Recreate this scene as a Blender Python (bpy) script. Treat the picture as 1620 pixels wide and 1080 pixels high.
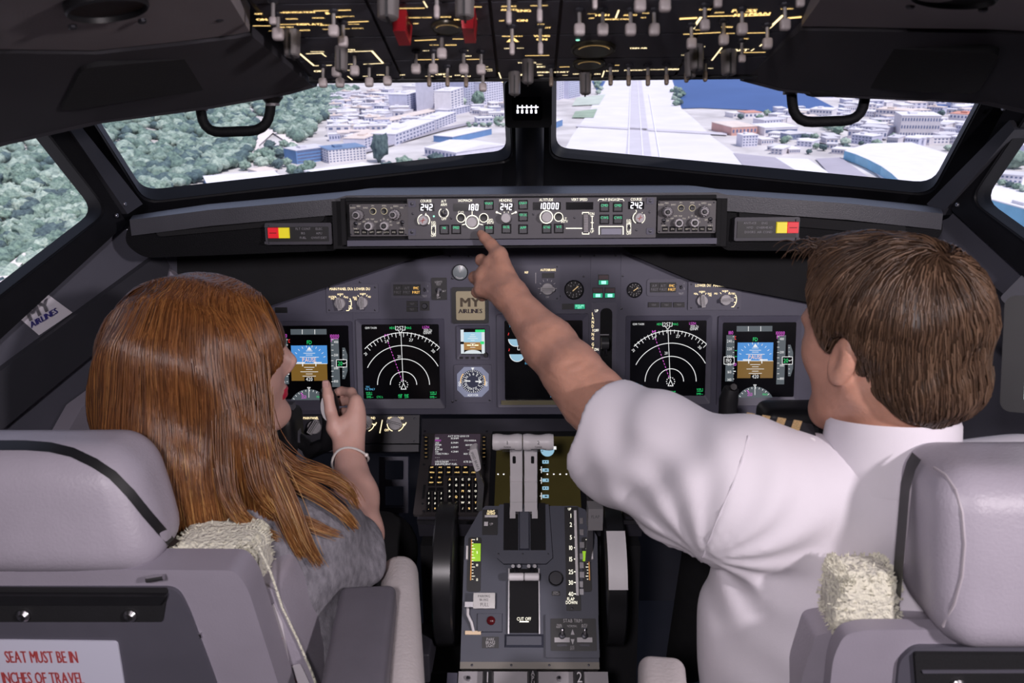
import bpy, math, random
import numpy as np
from mathutils import Vector, Matrix, noise as mnoise

# ------------------------------------------------------------------ camera, light, exposure
scene = bpy.context.scene
for o_ in list(bpy.data.objects):
    bpy.data.objects.remove(o_)
W, H, F = 1620.0, 1080.0, 1350.0          # frame of the photograph, focal length in its pixels
PITCH, YAW, ROLL = math.radians(14.8), math.radians(1.15), math.radians(0.55)
CAM = Vector((0.0, 0.0, 1.25))
CROT = (Matrix.Rotation(YAW, 3, 'Z') @ Matrix.Rotation(math.pi / 2 - PITCH, 3, 'X') @ Matrix.Rotation(-ROLL, 3, 'Z'))
cam_data = bpy.data.cameras.new('camera')
cam = bpy.data.objects.new('camera', cam_data)
scene.collection.objects.link(cam)
cam.matrix_world = Matrix.Translation(CAM) @ CROT.to_4x4()
cam_data.sensor_width = 36.0
cam_data.lens = 36.0 * F / W
cam_data.clip_start = 0.02
cam_data.clip_end = 30000
cam_data.dof.use_dof = True
cam_data.dof.focus_distance = 2.15
cam_data.dof.aperture_fstop = 9.0
scene.camera = cam
scene.view_settings.view_transform = 'Standard'
scene.view_settings.look = 'None'
scene.view_settings.gamma = 1.0
scene.view_settings.use_curve_mapping = False
scene.view_settings.exposure = 0.0

world = bpy.data.worlds.new('world')
scene.world = world
world.use_nodes = True
nt = world.node_tree
nt.nodes['Background'].inputs['Color'].default_value = (0.62, 0.70, 1.0, 1)
nt.nodes['Background'].inputs['Strength'].default_value = 0.75

col = scene.collection
def add_light(name, kind, energy, color, loc, target=None, **kw):
    d = bpy.data.lights.new(name, kind)
    d.energy = energy
    d.color = color
    for k, v in kw.items():
        setattr(d, k, v)
    o = bpy.data.objects.new(name, d)
    col.objects.link(o)
    o.location = loc
    if target is not None:
        o.rotation_euler = (Vector(target) - Vector(loc)).to_track_quat('-Z', 'Y').to_euler()
    return o
# daylight over the landscape, high behind the aircraft's right shoulder
add_light('sun', 'SUN', 3.4, (1.0, 0.95, 0.93), (60, -120, 300), (60 - 70, -120 + 100, 300 - 170), angle=0.02)
# unseen lamps behind the camera: right one follows the cast shadows, weaker left one is added fill
add_light('key_lamp', 'SPOT', 76.0, (1.0, 0.90, 0.94), (1.08, -0.30, 1.46), (0.10, 1.25, 0.62), shadow_soft_size=0.06, spot_size=math.radians(74), spot_blend=0.55)
add_light('fill_lamp', 'SPOT', 64.0, (1.0, 0.91, 0.96), (-0.22, -0.50, 1.58), (-0.20, 1.2, 0.55), shadow_soft_size=0.09, spot_size=math.radians(98), spot_blend=0.75)

# ------------------------------------------------------------------ pixel helpers
CR, CU, CF = CROT @ Vector((1, 0, 0)), CROT @ Vector((0, 1, 0)), CROT @ Vector((0, 0, -1))
def ray(px, py):
    return CF + CR * ((px - W / 2) / F) - CU * ((py - H / 2) / F)
def PD(px, py, d):                       # point at depth d along the optical axis
    return CAM + ray(px, py) * d
def PY(px, py, y):                       # point on the cross-section at forward distance y
    r = ray(px, py)
    return CAM + r * ((y - CAM.y) / r.y)
def PZ(px, py, z):
    r = ray(px, py)
    return CAM + r * ((z - CAM.z) / r.z)
def proj(p):
    v = Vector(p) - CAM
    d = v.dot(CF)
    return (W / 2 + F * v.dot(CR) / d, H / 2 - F * v.dot(CU) / d, d)

class Fr:
    """a flat face: origin o, right u, up v, outward n"""
    def __init__(s, o, u=(1, 0, 0), v=(0, 0, 1)):
        s.o = Vector(o)
        s.u = Vector(u).normalized()
        v = Vector(v)
        s.v = (v - s.u * v.dot(s.u)).normalized()
        s.n = s.u.cross(s.v)
    def P(s, a, b, w=0.0):
        return s.o + s.u * a + s.v * b + s.n * w
    def hit(s, px, py, w=0.0):
        r = ray(px, py)
        t = (s.o + s.n * w - CAM).dot(s.n) / r.dot(s.n)
        p = CAM + r * t - s.o
        return p.dot(s.u), p.dot(s.v)
    def hp(s, px, py, w=0.0):
        a, b = s.hit(px, py, w)
        return s.P(a, b, w)
    def rect(s, x0, y0, x1, y1, w=0.0):
        cx, cy = (x0 + x1) / 2, (y0 + y1) / 2
        return (s.hit(x0, cy, w)[0], s.hit(cx, y1, w)[1], s.hit(x1, cy, w)[0], s.hit(cx, y0, w)[1])
    def k(s, px, py):                    # metres per pixel sideways
        return s.hit(px + 1, py)[0] - s.hit(px, py)[0]
    def kv(s, px, py):
        return s.hit(px, py - 1)[1] - s.hit(px, py)[1]
WF = Fr((0, 0, 0), (1, 0, 0), (0, 1, 0))

# ------------------------------------------------------------------ materials
MATS = {}
def mat(name, c, rough=0.5, metal=0.0, var=0.0, scale=30.0, bump=0.0, bscale=None, emit=None, es=1.0, stretch=None, c2=None, spec=0.5, coat=0.0, sheen=0.0, sub=0.0):
    if name in MATS:
        return MATS[name]
    m = bpy.data.materials.new(name)
    m.use_nodes = True
    t = m.node_tree
    b = t.nodes['Principled BSDF']
    b.inputs['Base Color'].default_value = (*c, 1)
    b.inputs['Roughness'].default_value = rough
    b.inputs['Metallic'].default_value = metal
    b.inputs['Specular IOR Level'].default_value = spec
    b.inputs['Coat Weight'].default_value = coat
    b.inputs['Sheen Weight'].default_value = sheen
    if sub:
        b.inputs['Subsurface Weight'].default_value = sub
        b.inputs['Subsurface Radius'].default_value = (0.012, 0.004, 0.002)
        b.inputs['Subsurface Scale'].default_value = 0.6
    if emit:
        b.inputs['Emission Color'].default_value = (*emit, 1)
        b.inputs['Emission Strength'].default_value = es
    if var or bump or c2:
        tc = t.nodes.new('ShaderNodeTexCoord')
        src = tc.outputs['Object']
        if stretch:
            mp = t.nodes.new('ShaderNodeMapping')
            mp.inputs['Scale'].default_value = stretch
            t.links.new(src, mp.inputs['Vector'])
            src = mp.outputs['Vector']
        if var or c2:
            n = t.nodes.new('ShaderNodeTexNoise')
            n.inputs['Scale'].default_value = scale
            n.inputs['Detail'].default_value = 5.0
            t.links.new(src, n.inputs['Vector'])
            r = t.nodes.new('ShaderNodeValToRGB')
            lo = c2 if c2 else tuple(max(0, x * (1 - var)) for x in c)
            hi = c if c2 else tuple(min(1, x * (1 + var)) for x in c)
            r.color_ramp.elements[0].position = 0.3
            r.color_ramp.elements[1].position = 0.7
            r.color_ramp.elements[0].color = (*lo, 1)
            r.color_ramp.elements[1].color = (*hi, 1)
            t.links.new(n.outputs['Fac'], r.inputs['Fac'])
            t.links.new(r.outputs['Color'], b.inputs['Base Color'])
        if bump:
            n2 = t.nodes.new('ShaderNodeTexNoise')
            n2.inputs['Scale'].default_value = bscale or scale * 4
            n2.inputs['Detail'].default_value = 4.0
            t.links.new(src, n2.inputs['Vector'])
            bp = t.nodes.new('ShaderNodeBump')
            bp.inputs['Strength'].default_value = bump
            bp.inputs['Distance'].default_value = 0.01
            t.links.new(n2.outputs['Fac'], bp.inputs['Height'])
            t.links.new(bp.outputs['Normal'], b.inputs['Normal'])
    MATS[name] = m
    return m
def glow(name, c, s):
    return mat(name, (0.02, 0.02, 0.02), 0.6, emit=c, es=s)

PANEL = mat('panel_grey', (0.096, 0.094, 0.136), 0.55, var=0.05, scale=20, bump=0.05, bscale=700)
PANEL2 = mat('panel_grey_raised', (0.106, 0.103, 0.145), 0.5, var=0.05, scale=25, bump=0.05, bscale=700)
PDARK = mat('panel_dark', (0.050, 0.048, 0.062), 0.5, var=0.08, scale=30)
BLACK = mat('black_plastic', (0.010, 0.010, 0.012), 0.45, var=0.1, scale=40)
MATTE = mat('matte_black', (0.006, 0.006, 0.008), 0.85, var=0.2, scale=15, bump=0.1, bscale=300)
VINYL = mat('black_vinyl', (0.0045, 0.0045, 0.006), 0.6, var=0.1, scale=12, bump=0.2, bscale=500, spec=0.15)
SCREEN = mat('screen_black', (0.004, 0.004, 0.006), 0.18)
KNOBG = mat('knob_grey', (0.36, 0.34, 0.36), 0.45, var=0.08, scale=90)
KNOBL = mat('knob_light', (0.52, 0.50, 0.52), 0.4, var=0.06, scale=90)
WHITEP = mat('white_plastic', (0.90, 0.87, 0.89), 0.38, var=0.03, scale=40)
STEEL = mat('steel', (0.55, 0.54, 0.56), 0.28, metal=1.0, var=0.08, scale=60)
SCREW = mat('dark_screw', (0.05, 0.05, 0.06), 0.4, metal=0.6)
AMBERG = glow('backlit_ivory', (1.0, 0.80, 0.46), 1.9)
IVORY = glow('backlit_white', (1.0, 0.94, 0.78), 1.6)
GOLD = glow('backlit_gold', (1.0, 0.66, 0.24), 1.9)
GOLDD = glow('backlit_gold_dim', (1.0, 0.62, 0.22), 0.45)
LED = glow('led_white', (0.93, 0.90, 1.0), 2.6)
GREENL = glow('green_legend', (0.05, 0.95, 0.42), 0.9)
GREENB = glow('green_lamp', (0.35, 1.0, 0.72), 1.4)
AMBL = glow('amber_legend', (1.0, 0.55, 0.12), 1.5)
SWHITE = glow('symbol_white', (0.86, 0.86, 0.86), 1.0)
SGREEN = glow('symbol_green', (0.02, 0.85, 0.22), 0.8)
SMAG = glow('symbol_magenta', (0.85, 0.12, 0.80), 0.8)
SCYAN = glow('symbol_cyan', (0.15, 0.60, 1.0), 0.8)
SBLUE = glow('sky_blue', (0.075, 0.31, 0.76), 0.85)
SBROWN = glow('earth_brown', (0.20, 0.105, 0.015), 0.9)
SGREY = glow('tape_grey', (0.085, 0.105, 0.12), 0.9)
SRED = glow('symbol_red', (0.9, 0.03, 0.03), 0.8)
SPALE = glow('pale_blue', (0.32, 0.56, 0.72), 0.9)
PRINTW = mat('white_print', (0.62, 0.60, 0.62), 0.6)
PRINTD = mat('dim_print', (0.26, 0.25, 0.28), 0.6)

# ------------------------------------------------------------------ mesh builder
class MB:
    def __init__(s, fr=None, mats=None):
        s.v, s.f, s.m = [], [], []
        s.fr = fr or WF
        s.mats = mats or []
        s.cur = 0
    def mt(s, m):
        if m not in s.mats:
            s.mats.append(m)
        s.cur = s.mats.index(m)
        return s
    def add(s, pts, faces):
        b = len(s.v)
        s.v.extend([tuple(p) for p in pts])
        for f in faces:
            s.f.append(tuple(i + b for i in f))
            s.m.append(s.cur)
        return s
    def L(s, pts, faces):
        return s.add([s.fr.P(*p) for p in pts], faces)
    def box(s, a0, b0, a1, b1, w0, w1, taper=0.0):
        t = taper
        return s.L([(a0, b0, w0), (a1, b0, w0), (a1, b1, w0), (a0, b1, w0),
                    (a0 + t, b0 + t, w1), (a1 - t, b0 + t, w1), (a1 - t, b1 - t, w1), (a0 + t, b1 - t, w1)],
                   [(3, 2, 1, 0), (4, 5, 6, 7), (0, 1, 5, 4), (1, 2, 6, 5), (2, 3, 7, 6), (3, 0, 4, 7)])
    def quad(s, a0, b0, a1, b1, w):
        return s.L([(a0, b0, w), (a1, b0, w), (a1, b1, w), (a0, b1, w)], [(0, 1, 2, 3)])
    def bpx(s, x0, y0, x1, y1, w0, w1, taper=0.0):
        return s.box(*s.fr.rect(x0, y0, x1, y1), w0, w1, taper)
    def qpx(s, x0, y0, x1, y1, w):
        return s.quad(*s.fr.rect(x0, y0, x1, y1), w)
    def prism(s, poly, w0, w1):          # poly: ccw list of (a,b)
        n = len(poly)
        return s.L([(a, b, w0) for a, b in poly] + [(a, b, w1) for a, b in poly],
                   [tuple(range(n - 1, -1, -1)), tuple(range(n, 2 * n))] + [(i, (i + 1) % n, n + (i + 1) % n, n + i) for i in range(n)])
    def ring(s, outer, inner, w0, w1, w2=None):   # same-length loops, hole through
        n = len(outer)
        w2 = w1 if w2 is None else w2
        p = [(a, b, w0) for a, b in outer] + [(a, b, w1) for a, b in outer] + [(a, b, w2) for a, b in inner] + [(a, b, w0) for a, b in inner]
        fs = []
        for i in range(n):
            j = (i + 1) % n
            for k in range(4):
                q = (k + 1) % 4
                fs.append((k * n + i, k * n + j, q * n + j, q * n + i))
        return s.L(p, fs)
    def poly(s, pts, w):
        return s.L([(a, b, w) for a, b in pts], [tuple(range(len(pts)))])
    def disc(s, a, b, r, w, n=16, rb=None):
        rb = rb or r
        return s.poly([(a + r * math.cos(6.2832 * i / n), b + rb * math.sin(6.2832 * i / n)) for i in range(n)], w)
    def arc(s, a, b, r, t, a0, a1, w, n=24):      # flat arc band, degrees ccw from right
        pts, fs = [], []
        for i in range(n + 1):
            g = math.radians(a0 + (a1 - a0) * i / n)
            pts += [(a + (r - t) * math.cos(g), b + (r - t) * math.sin(g), w), (a + r * math.cos(g), b + r * math.sin(g), w)]
            if i < n:
                fs.append((2 * i, 2 * i + 1, 2 * i + 3, 2 * i + 2))
        return s.L(pts, fs)
    def line(s, a0, b0, a1, b1, t, w):
        d = Vector((a1 - a0, b1 - b0))
        if d.length < 1e-9:
            return s
        q = Vector((-d.y, d.x)).normalized() * (t / 2)
        return s.L([(a0 - q.x, b0 - q.y, w), (a1 - q.x, b1 - q.y, w), (a1 + q.x, b1 + q.y, w), (a0 + q.x, b0 + q.y, w)], [(0, 1, 2, 3)])
    def lathe(s, a, b, prof, n=20, sc=(1, 1), flute=0.0, nf=0):   # prof: (r, w) pairs
        pts, fs = [], []
        m = len(prof)
        for i in range(n):
            g = 6.2832 * i / n
            for r, w in prof:
                rr = r * (1 + flute * math.cos(nf * g)) if nf else r
                pts.append((a + rr * math.cos(g) * sc[0], b + rr * math.sin(g) * sc[1], w))
        for i in range(n):
            j = (i + 1) % n
            for k in range(m - 1):
                fs.append((i * m + k, j * m + k, j * m + k + 1, i * m + k + 1))
        fs.append(tuple(i * m + m - 1 for i in range(n)))
        return s.L(pts, fs)
    def tube(s, path, r, n=8, caps=True):  # world path
        path = [Vector(p) for p in path]
        rr = r if isinstance(r, (list, tuple)) else [r] * len(path)
        pts, fs = [], []
        t0 = (path[1] - path[0]).normalized()
        ref = Vector((0, 0, 1)) if abs(t0.z) < 0.9 else Vector((1, 0, 0))
        u = t0.cross(ref).normalized()
        for i, p in enumerate(path):
            t = (path[min(i + 1, len(path) - 1)] - path[max(i - 1, 0)]).normalized()
            u = (u - t * u.dot(t)).normalized()
            v = t.cross(u)
            for k in range(n):
                g = 6.2832 * k / n
                pts.append(p + (u * math.cos(g) + v * math.sin(g)) * rr[i])
        for i in range(len(path) - 1):
            for k in range(n):
                j = (k + 1) % n
                fs.append((i * n + k, i * n + j, (i + 1) * n + j, (i + 1) * n + k))
        if caps:
            fs.append(tuple(range(n - 1, -1, -1)))
            fs.append(tuple(range(len(path) * n - n, len(path) * n)))
        return s.add(pts, fs)
    def rbox(s, c, h, r, n=3, M=None, fn=None):   # rounded box: centre, half sizes, radius
        h = Vector(h)
        c = Vector(c)
        r = min(r, h.x * 0.999, h.y * 0.999, h.z * 0.999)
        idx, pts, fs = {}, [], []
        def coords(L):
            e = [-L + r * (1 - math.cos(math.pi / 2 * i / n)) for i in range(n + 1)]
            mid = [-(L - r) + 2 * (L - r) * i / 4 for i in range(1, 4)] if L - r > 1e-6 else []
            return e + mid + [-x for x in reversed(e)]
        def put(p):
            q = Vector([max(-(h[i] - r), min(h[i] - r, p[i])) for i in range(3)])
            d = Vector(p) - q
            p = q + d.normalized() * r if d.length > 1e-9 else Vector(p)
            key = (round(p.x, 6), round(p.y, 6), round(p.z, 6))
            if key not in idx:
                idx[key] = len(pts)
                p2 = Vector(p)
                if fn:
                    p2 = Vector(fn(p2))
                pts.append((M @ p2 if M else p2) + c)
            return idx[key]
        for ax in range(3):
            b1, b2 = (ax + 1) % 3, (ax + 2) % 3
            U, V = coords(h[b1]), coords(h[b2])
            for sg in (-1, 1):
                for i in range(len(U) - 1):
                    for j in range(len(V) - 1):
                        q = []
                        for (x, y) in ((U[i], V[j]), (U[i + 1], V[j]), (U[i + 1], V[j + 1]), (U[i], V[j + 1])):
                            p = [0, 0, 0]
                            p[ax], p[b1], p[b2] = sg * h[ax], x, y
                            q.append(put(p))
                        if sg < 0:
                            q.reverse()
                        q2 = []
                        for k_ in q:
                            if k_ not in q2:
                                q2.append(k_)
                        if len(q2) > 2:
                            fs.append(tuple(q2))
        return s.add(pts, fs)
    def text(s, string, a, b, h, w, align='c', sx=1.0, ang=0.0, bold=0.0):
        ca, sa = math.cos(ang), math.sin(ang)
        x = 0.0
        runs = []
        for ch in string:
            if ch == ' ':
                x += 0.42
                continue
            g = GLYPH.get(ch) or GLYPH['-']
            runs.append((x, g))
            x += g[2] + 0.13
        wid = max(0.0, x - 0.13)
        off = {'c': -wid / 2, 'l': 0.0, 'r': -wid}[align]
        for gx, g in [(q_ + o_, g_) for q_, g_ in runs for o_ in ((0.0,) if not bold else (-bold, 0.0, bold))]:
            s.L([(a + ((px + gx + off) * sx * ca - (py - 0.5) * sa) * h, b + ((px + gx + off) * sx * sa + (py - 0.5) * ca) * h, w) for px, py in g[0]], g[1])
        return s
    def build(s, name, m=None, parent=None, smooth=True, angle=35):
        me = bpy.data.meshes.new(name)
        v = np.array(s.v, dtype=np.float64)
        lo, hi = v.min(0), v.max(0)
        org = np.array([(lo[0] + hi[0]) / 2, (lo[1] + hi[1]) / 2, lo[2]])
        me.from_pydata((v - org).tolist(), [], s.f)
        ml = s.mats if s.mats else [m]
        for x in ml:
            me.materials.append(x)
        if len(ml) > 1:
            me.polygons.foreach_set('material_index', s.m)
        if smooth:
            me.polygons.foreach_set('use_smooth', [True] * len(me.polygons))
            me.set_sharp_from_angle(angle=math.radians(angle))
        me.update()
        o = link(name, me, Vector(org), parent)
        if name in STUFF:
            o['kind'] = 'stuff'
        return o
STUFF = {'lettering', 'symbology', 'lit_legend', 'lit_scale', 'key_print', 'scale_print'}
def link(name, me, loc, parent=None):
    o = bpy.data.objects.new(name, me)
    col.objects.link(o)
    if parent:
        o.parent = parent
        loc = Vector(loc) - ABS[parent.name]
        ABS[o.name] = Vector(loc) + ABS[parent.name]
    else:
        ABS[o.name] = Vector(loc)
    o.location = loc
    return o
ABS = {}
def tag(o, label=None, cat=None, group=None, kind=None):
    if label: o['label'] = label
    if cat: o['category'] = cat
    if group: o['group'] = group
    if kind: o['kind'] = kind
    return o
def thing(name, label, cat, loc, group=None):
    o = bpy.data.objects.new(name, None)
    o.empty_display_size = 0.05
    col.objects.link(o)
    o.location = loc
    ABS[o.name] = Vector(loc)
    return tag(o, label, cat, group)
def struct(o, label=None):
    o['kind'] = 'structure'
    if label: o['label'] = label
    return o
def rrect(a0, b0, a1, b1, r, n=4):       # rounded rectangle loop, ccw
    out = []
    for cx, cy, g0 in ((a1 - r, b0 + r, -90), (a1 - r, b1 - r, 0), (a0 + r, b1 - r, 90), (a0 + r, b0 + r, 180)):
        for i in range(n + 1):
            g = math.radians(g0 + 90 * i / n)
            out.append((cx + r * math.cos(g), cy + r * math.sin(g)))
    return out
def round_poly(pts, r, n=5):
    out = []
    m = len(pts)
    for i in range(m):
        p, q, s = Vector(pts[i - 1]), Vector(pts[i]), Vector(pts[(i + 1) % m])
        d0, d1 = (p - q), (s - q)
        rr = min(r, d0.length * 0.45, d1.length * 0.45)
        A, B = q + d0.normalized() * rr, q + d1.normalized() * rr
        for k in range(n + 1):
            t = k / n
            out.append(tuple(A * (1 - t) ** 2 + q * 2 * t * (1 - t) + B * t * t))
    return out
# glyph outlines from the built-in typeface, one flat mesh per character
GLYPH = {}
def make_glyphs():
    chars = 'ABCDEFGHIJKLMNOPQRSTUVWXYZabcdefghijklmnopqrstuvwxyz0123456789-/.<>+%[]:'
    cu = bpy.data.curves.new('glyph', 'FONT')
    cu.resolution_u = 2
    ob = bpy.data.objects.new('glyph', cu)
    col.objects.link(ob)
    for ch in chars:
        cu.body = ch
        dg = bpy.context.evaluated_depsgraph_get()
        me = bpy.data.meshes.new_from_object(ob.evaluated_get(dg))
        v = [(p.co.x, p.co.y) for p in me.vertices]
        x0 = min(p[0] for p in v); x1 = max(p[0] for p in v)
        S = 1.0 / 0.729
        GLYPH[ch] = ([((x - x0) * S, y * S) for x, y in v], [tuple(p.vertices) for p in me.polygons], (x1 - x0) * S)
        bpy.data.meshes.remove(me)
    bpy.data.objects.remove(ob)
    bpy.data.curves.remove(cu)
make_glyphs()
# ------------------------------------------------------------------ flight deck shell
WALL = mat('wall_grey', (0.100, 0.100, 0.128), 0.6, var=0.06, scale=8, bump=0.06, bscale=400)
WALLD = mat('wall_dark', (0.035, 0.035, 0.045), 0.65, var=0.1, scale=8)
LINER = mat('ceiling_liner', (0.24, 0.215, 0.225), 0.7, var=0.06, scale=10, bump=0.08, bscale=500)  # raised tone stands in for light caught by the flat panel
LINERD = mat('ceiling_fascia', (0.040, 0.038, 0.046), 0.65, var=0.08, scale=10)
FRAME = mat('window_frame_black', (0.005, 0.005, 0.007), 0.55, var=0.2, scale=20, spec=0.2)
def glass_mat():
    m = bpy.data.materials.new('window_glass')
    m.use_nodes = True
    t = m.node_tree
    t.nodes.remove(t.nodes['Principled BSDF'])
    tr = t.nodes.new('ShaderNodeBsdfTransparent')
    gl = t.nodes.new('ShaderNodeBsdfGlossy')
    gl.inputs['Roughness'].default_value = 0.02
    fr = t.nodes.new('ShaderNodeFresnel')
    fr.inputs['IOR'].default_value = 1.25
    mx = t.nodes.new('ShaderNodeMixShader')
    t.links.new(fr.outputs[0], mx.inputs[0])
    t.links.new(tr.outputs[0], mx.inputs[1])
    t.links.new(gl.outputs[0], mx.inputs[2])
    t.links.new(mx.outputs[0], t.nodes['Material Output'].inputs['Surface'])
    return m
GLASS = glass_mat()

b = MB(mats=[WALLD]); b.box(-1.5, -1.0, 1.5, 2.3, -0.16, -0.12); struct(b.build('floor'), 'dark flight deck floor')
b = MB(mats=[LINERD]); b.box(-1.6, -1.0, 1.6, 1.72, 1.66, 1.70); struct(b.build('ceiling'), 'dark roof shell over the flight deck')
b = MB(mats=[WALLD]); b.box(-1.6, -1.04, 1.6, -1.0, -0.16, 1.70); struct(b.build('wall_rear'), 'dark aft bulkhead')
b = MB(mats=[WALLD]); b.box(-1.0, 2.22, 1.0, 2.26, -0.16, 0.95); struct(b.build('wall_front'), 'dark forward bulkhead under the windscreens')

def window(name, fr, opening, outer, label):
    op = [fr.hit(*p) for p in opening]
    ou = [fr.hit(*p) for p in outer]
    lo, li = round_poly(ou, 0.01), round_poly(op, 0.035)
    b = MB(fr, [FRAME])
    b.ring(lo, li, -0.03, 0.015, 0.006)
    root = struct(b.build(name), label)
    g = MB(fr, [GLASS])
    g.poly(round_poly(op, 0.03), -0.012)
    g.build('pane', parent=root)
    lip = MB(fr, [mat('frame_lip', (0.008, 0.008, 0.010), 0.4, spec=0.2)])
    mid = [tuple(Vector(p) + (Vector(q) - Vector(p)) * 0.05) for p, q in zip(li, lo)]
    lip.ring(mid, li, 0.005, 0.010, 0.004)
    lip.build('retainer_strip', parent=root)
    return root
B0, C0, T0 = PY(230, 316, 1.80), PY(808, 250, 2.15), PY(150, 190, 1.65)
WL = Fr(B0, C0 - B0, T0 - B0)
window('window_1', WL, [(230, 316), (808, 250), (797, 20), (99, 110)], [(165, 358), (836, 296), (834, -60), (10, 45)],
       'left windscreen in a black frame looking onto the wooded hill')
B1, C1, T1 = PY(1472, 304, 1.80), PY(873, 245, 2.15), PY(1552, 155, 1.65)
WR = Fr(C1, B1 - C1, T1 - B1)
window('window_2', WR, [(873, 245), (1472, 304), (1602, 62), (873, 20)], [(834, 296), (1545, 350), (1690, -10), (834, -60)],
       'right windscreen in a black frame looking onto the runway')
# side windows stand in upright planes running aft and outboard
SLo = PY(158, 333, 1.66)
SL = Fr(SLo, (0.363, 0.932, 0), (0, 0, 1))
SRo = PY(1545, 312, 1.66)
SR = Fr(SRo, (0.363, -0.932, 0), (0, 0, 1))
opl = [(-170, 595), (166, 334), (-2, 120), (-170, 60)]
oul = [(-190, 700), (192, 352), (30, 100), (-190, -60)]
window('window_3', SL, opl, oul, 'left side window in a black frame filled by forest')
opr = [(1540, 316), (1800, 505), (1800, 40), (1690, 95)]
our = [(1512, 330), (1830, 620), (1830, -80), (1650, 80)]
window('window_4', SR, opr, our, 'right side window in a black frame over the pale apron')
def side(name, fr, sg, label):
    z0 = -0.14 - fr.o.z
    zt = 1.68 - fr.o.z
    b = MB(fr, [WALL])
    ins = [fr.hit(*p) for p in (oul if sg < 0 else our)]
    if sg < 0:
        pl = [ins[0], ins[1]]
        fwd, aft = 0.22, -1.3
        low = [(aft, z0), (fwd, z0), (fwd, fr.hit(262, 400)[1]), (fr.hit(200, 362)[0], fr.hit(200, 362)[1]), ins[1], ins[0], (aft, ins[0][1])]
    else:
        fwd, aft = -0.22, 1.3
        low = [(fwd, z0), (aft, z0), (aft, ins[1][1]), ins[1], ins[0], (fr.hit(1498, 345)[0], fr.hit(1498, 345)[1]), (fwd, fr.hit(1420, 390)[1])]
    b.prism(low, -0.05, -0.004)
    # above and aft of the window
    if sg < 0:
        b.prism([(aft, ins[0][1]), (ins[0][0], ins[0][1]), (ins[3][0], zt), (aft, zt)], -0.05, -0.004)
    else:
        b.prism([(ins[1][0], ins[1][1]), (aft, ins[1][1]), (aft, zt), (ins[2][0], zt)], -0.05, -0.004)
    zl = max(q_[1] for q_ in ins[2:]) - .03
    b.prism([(-1.3, zl), (.06, zl), (.06, zt), (-1.3, zt)] if sg < 0 else [(-.06, zl), (1.3, zl), (1.3, zt), (-.06, zt)], -0.05, -0.004)
    return struct(b.build(name), label)
wl_ = side('wall_left', SL, -1, 'grey sidewall lining under the left side window')
wr_ = side('wall_right', SR, 1, 'grey sidewall lining under the right side window')
b = MB(mats=[WALLD]); b.box(-1.62, -1.0, -1.58, 1.3, -0.16, 1.7); b.build('outer_skin', parent=wl_)
b = MB(mats=[WALLD]); b.box(1.58, -1.0, 1.62, 1.3, -0.16, 1.7); b.build('outer_skin', parent=wr_)
# post trims between front and side windows
for i, (fr, pts, nm) in enumerate(((SL, [(98, 205), (116, 200), (214, 322), (190, 338)], 'trim_1'), (SR, [(1610, 190), (1618, 205), (1500, 340), (1478, 322)], 'trim_2'))):
    b = MB(fr, [WALLD])
    q = [fr.hit(*p) for p in pts]
    if i == 0: q = q[::-1]
    b.prism(q, -0.03, 0.02)
    struct(b.build(nm), 'dark post trim between %s windscreen and side window' % ('left', 'right')[i])
# centre post
b = MB(mats=[FRAME])
p0, p1 = PY(838, 292, 2.10), PY(838, 60, 1.98)
for x in (-0.018, 0.018):
    b.tube([p0 + Vector((x, 0, 0)), p1 + Vector((x, 0, 0))], 0.014, 10)
b.tube([p0 + Vector((0, 0.012, -0.02)), p1 + Vector((0, 0.012, 0))], 0.034, 14)
struct(b.build('trim_3'), 'black centre post between the two windscreens')
# small bolts on the frames
BOLT = mat('bolt_head', (0.30, 0.30, 0.33), 0.3, metal=0.8)
def bolt(fr, px, py, r, parent, w=0.016, m=BOLT, name='bolt'):
    b = MB(fr, [m]); a, c = fr.hit(px, py, w)
    b.lathe(a, c, [(r, w - 0.002), (r, w + 0.001), (r * 0.7, w + 0.002)], 8)
    return b.build(name, parent=parent)
for (fr, px, py) in ((SL, 185, 341), (SL, 198, 323)):
    bolt(fr, px, py, 0.004, wl_, 0.022)
for (fr, px, py) in ((SR, 1514, 324), (SR, 1587, 172)):
    bolt(fr, px, py, 0.004, wr_, 0.022)

b = MB(SL, [mat('tag_beige', (.45, .40, .42), .5)]); q = [SL.hit(*p) for p in ((222, 352), (256, 347), (256, 341), (222, 345))]; b.prism(q, .0, .012); b.build('sill_tag', parent=wl_)
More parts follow.
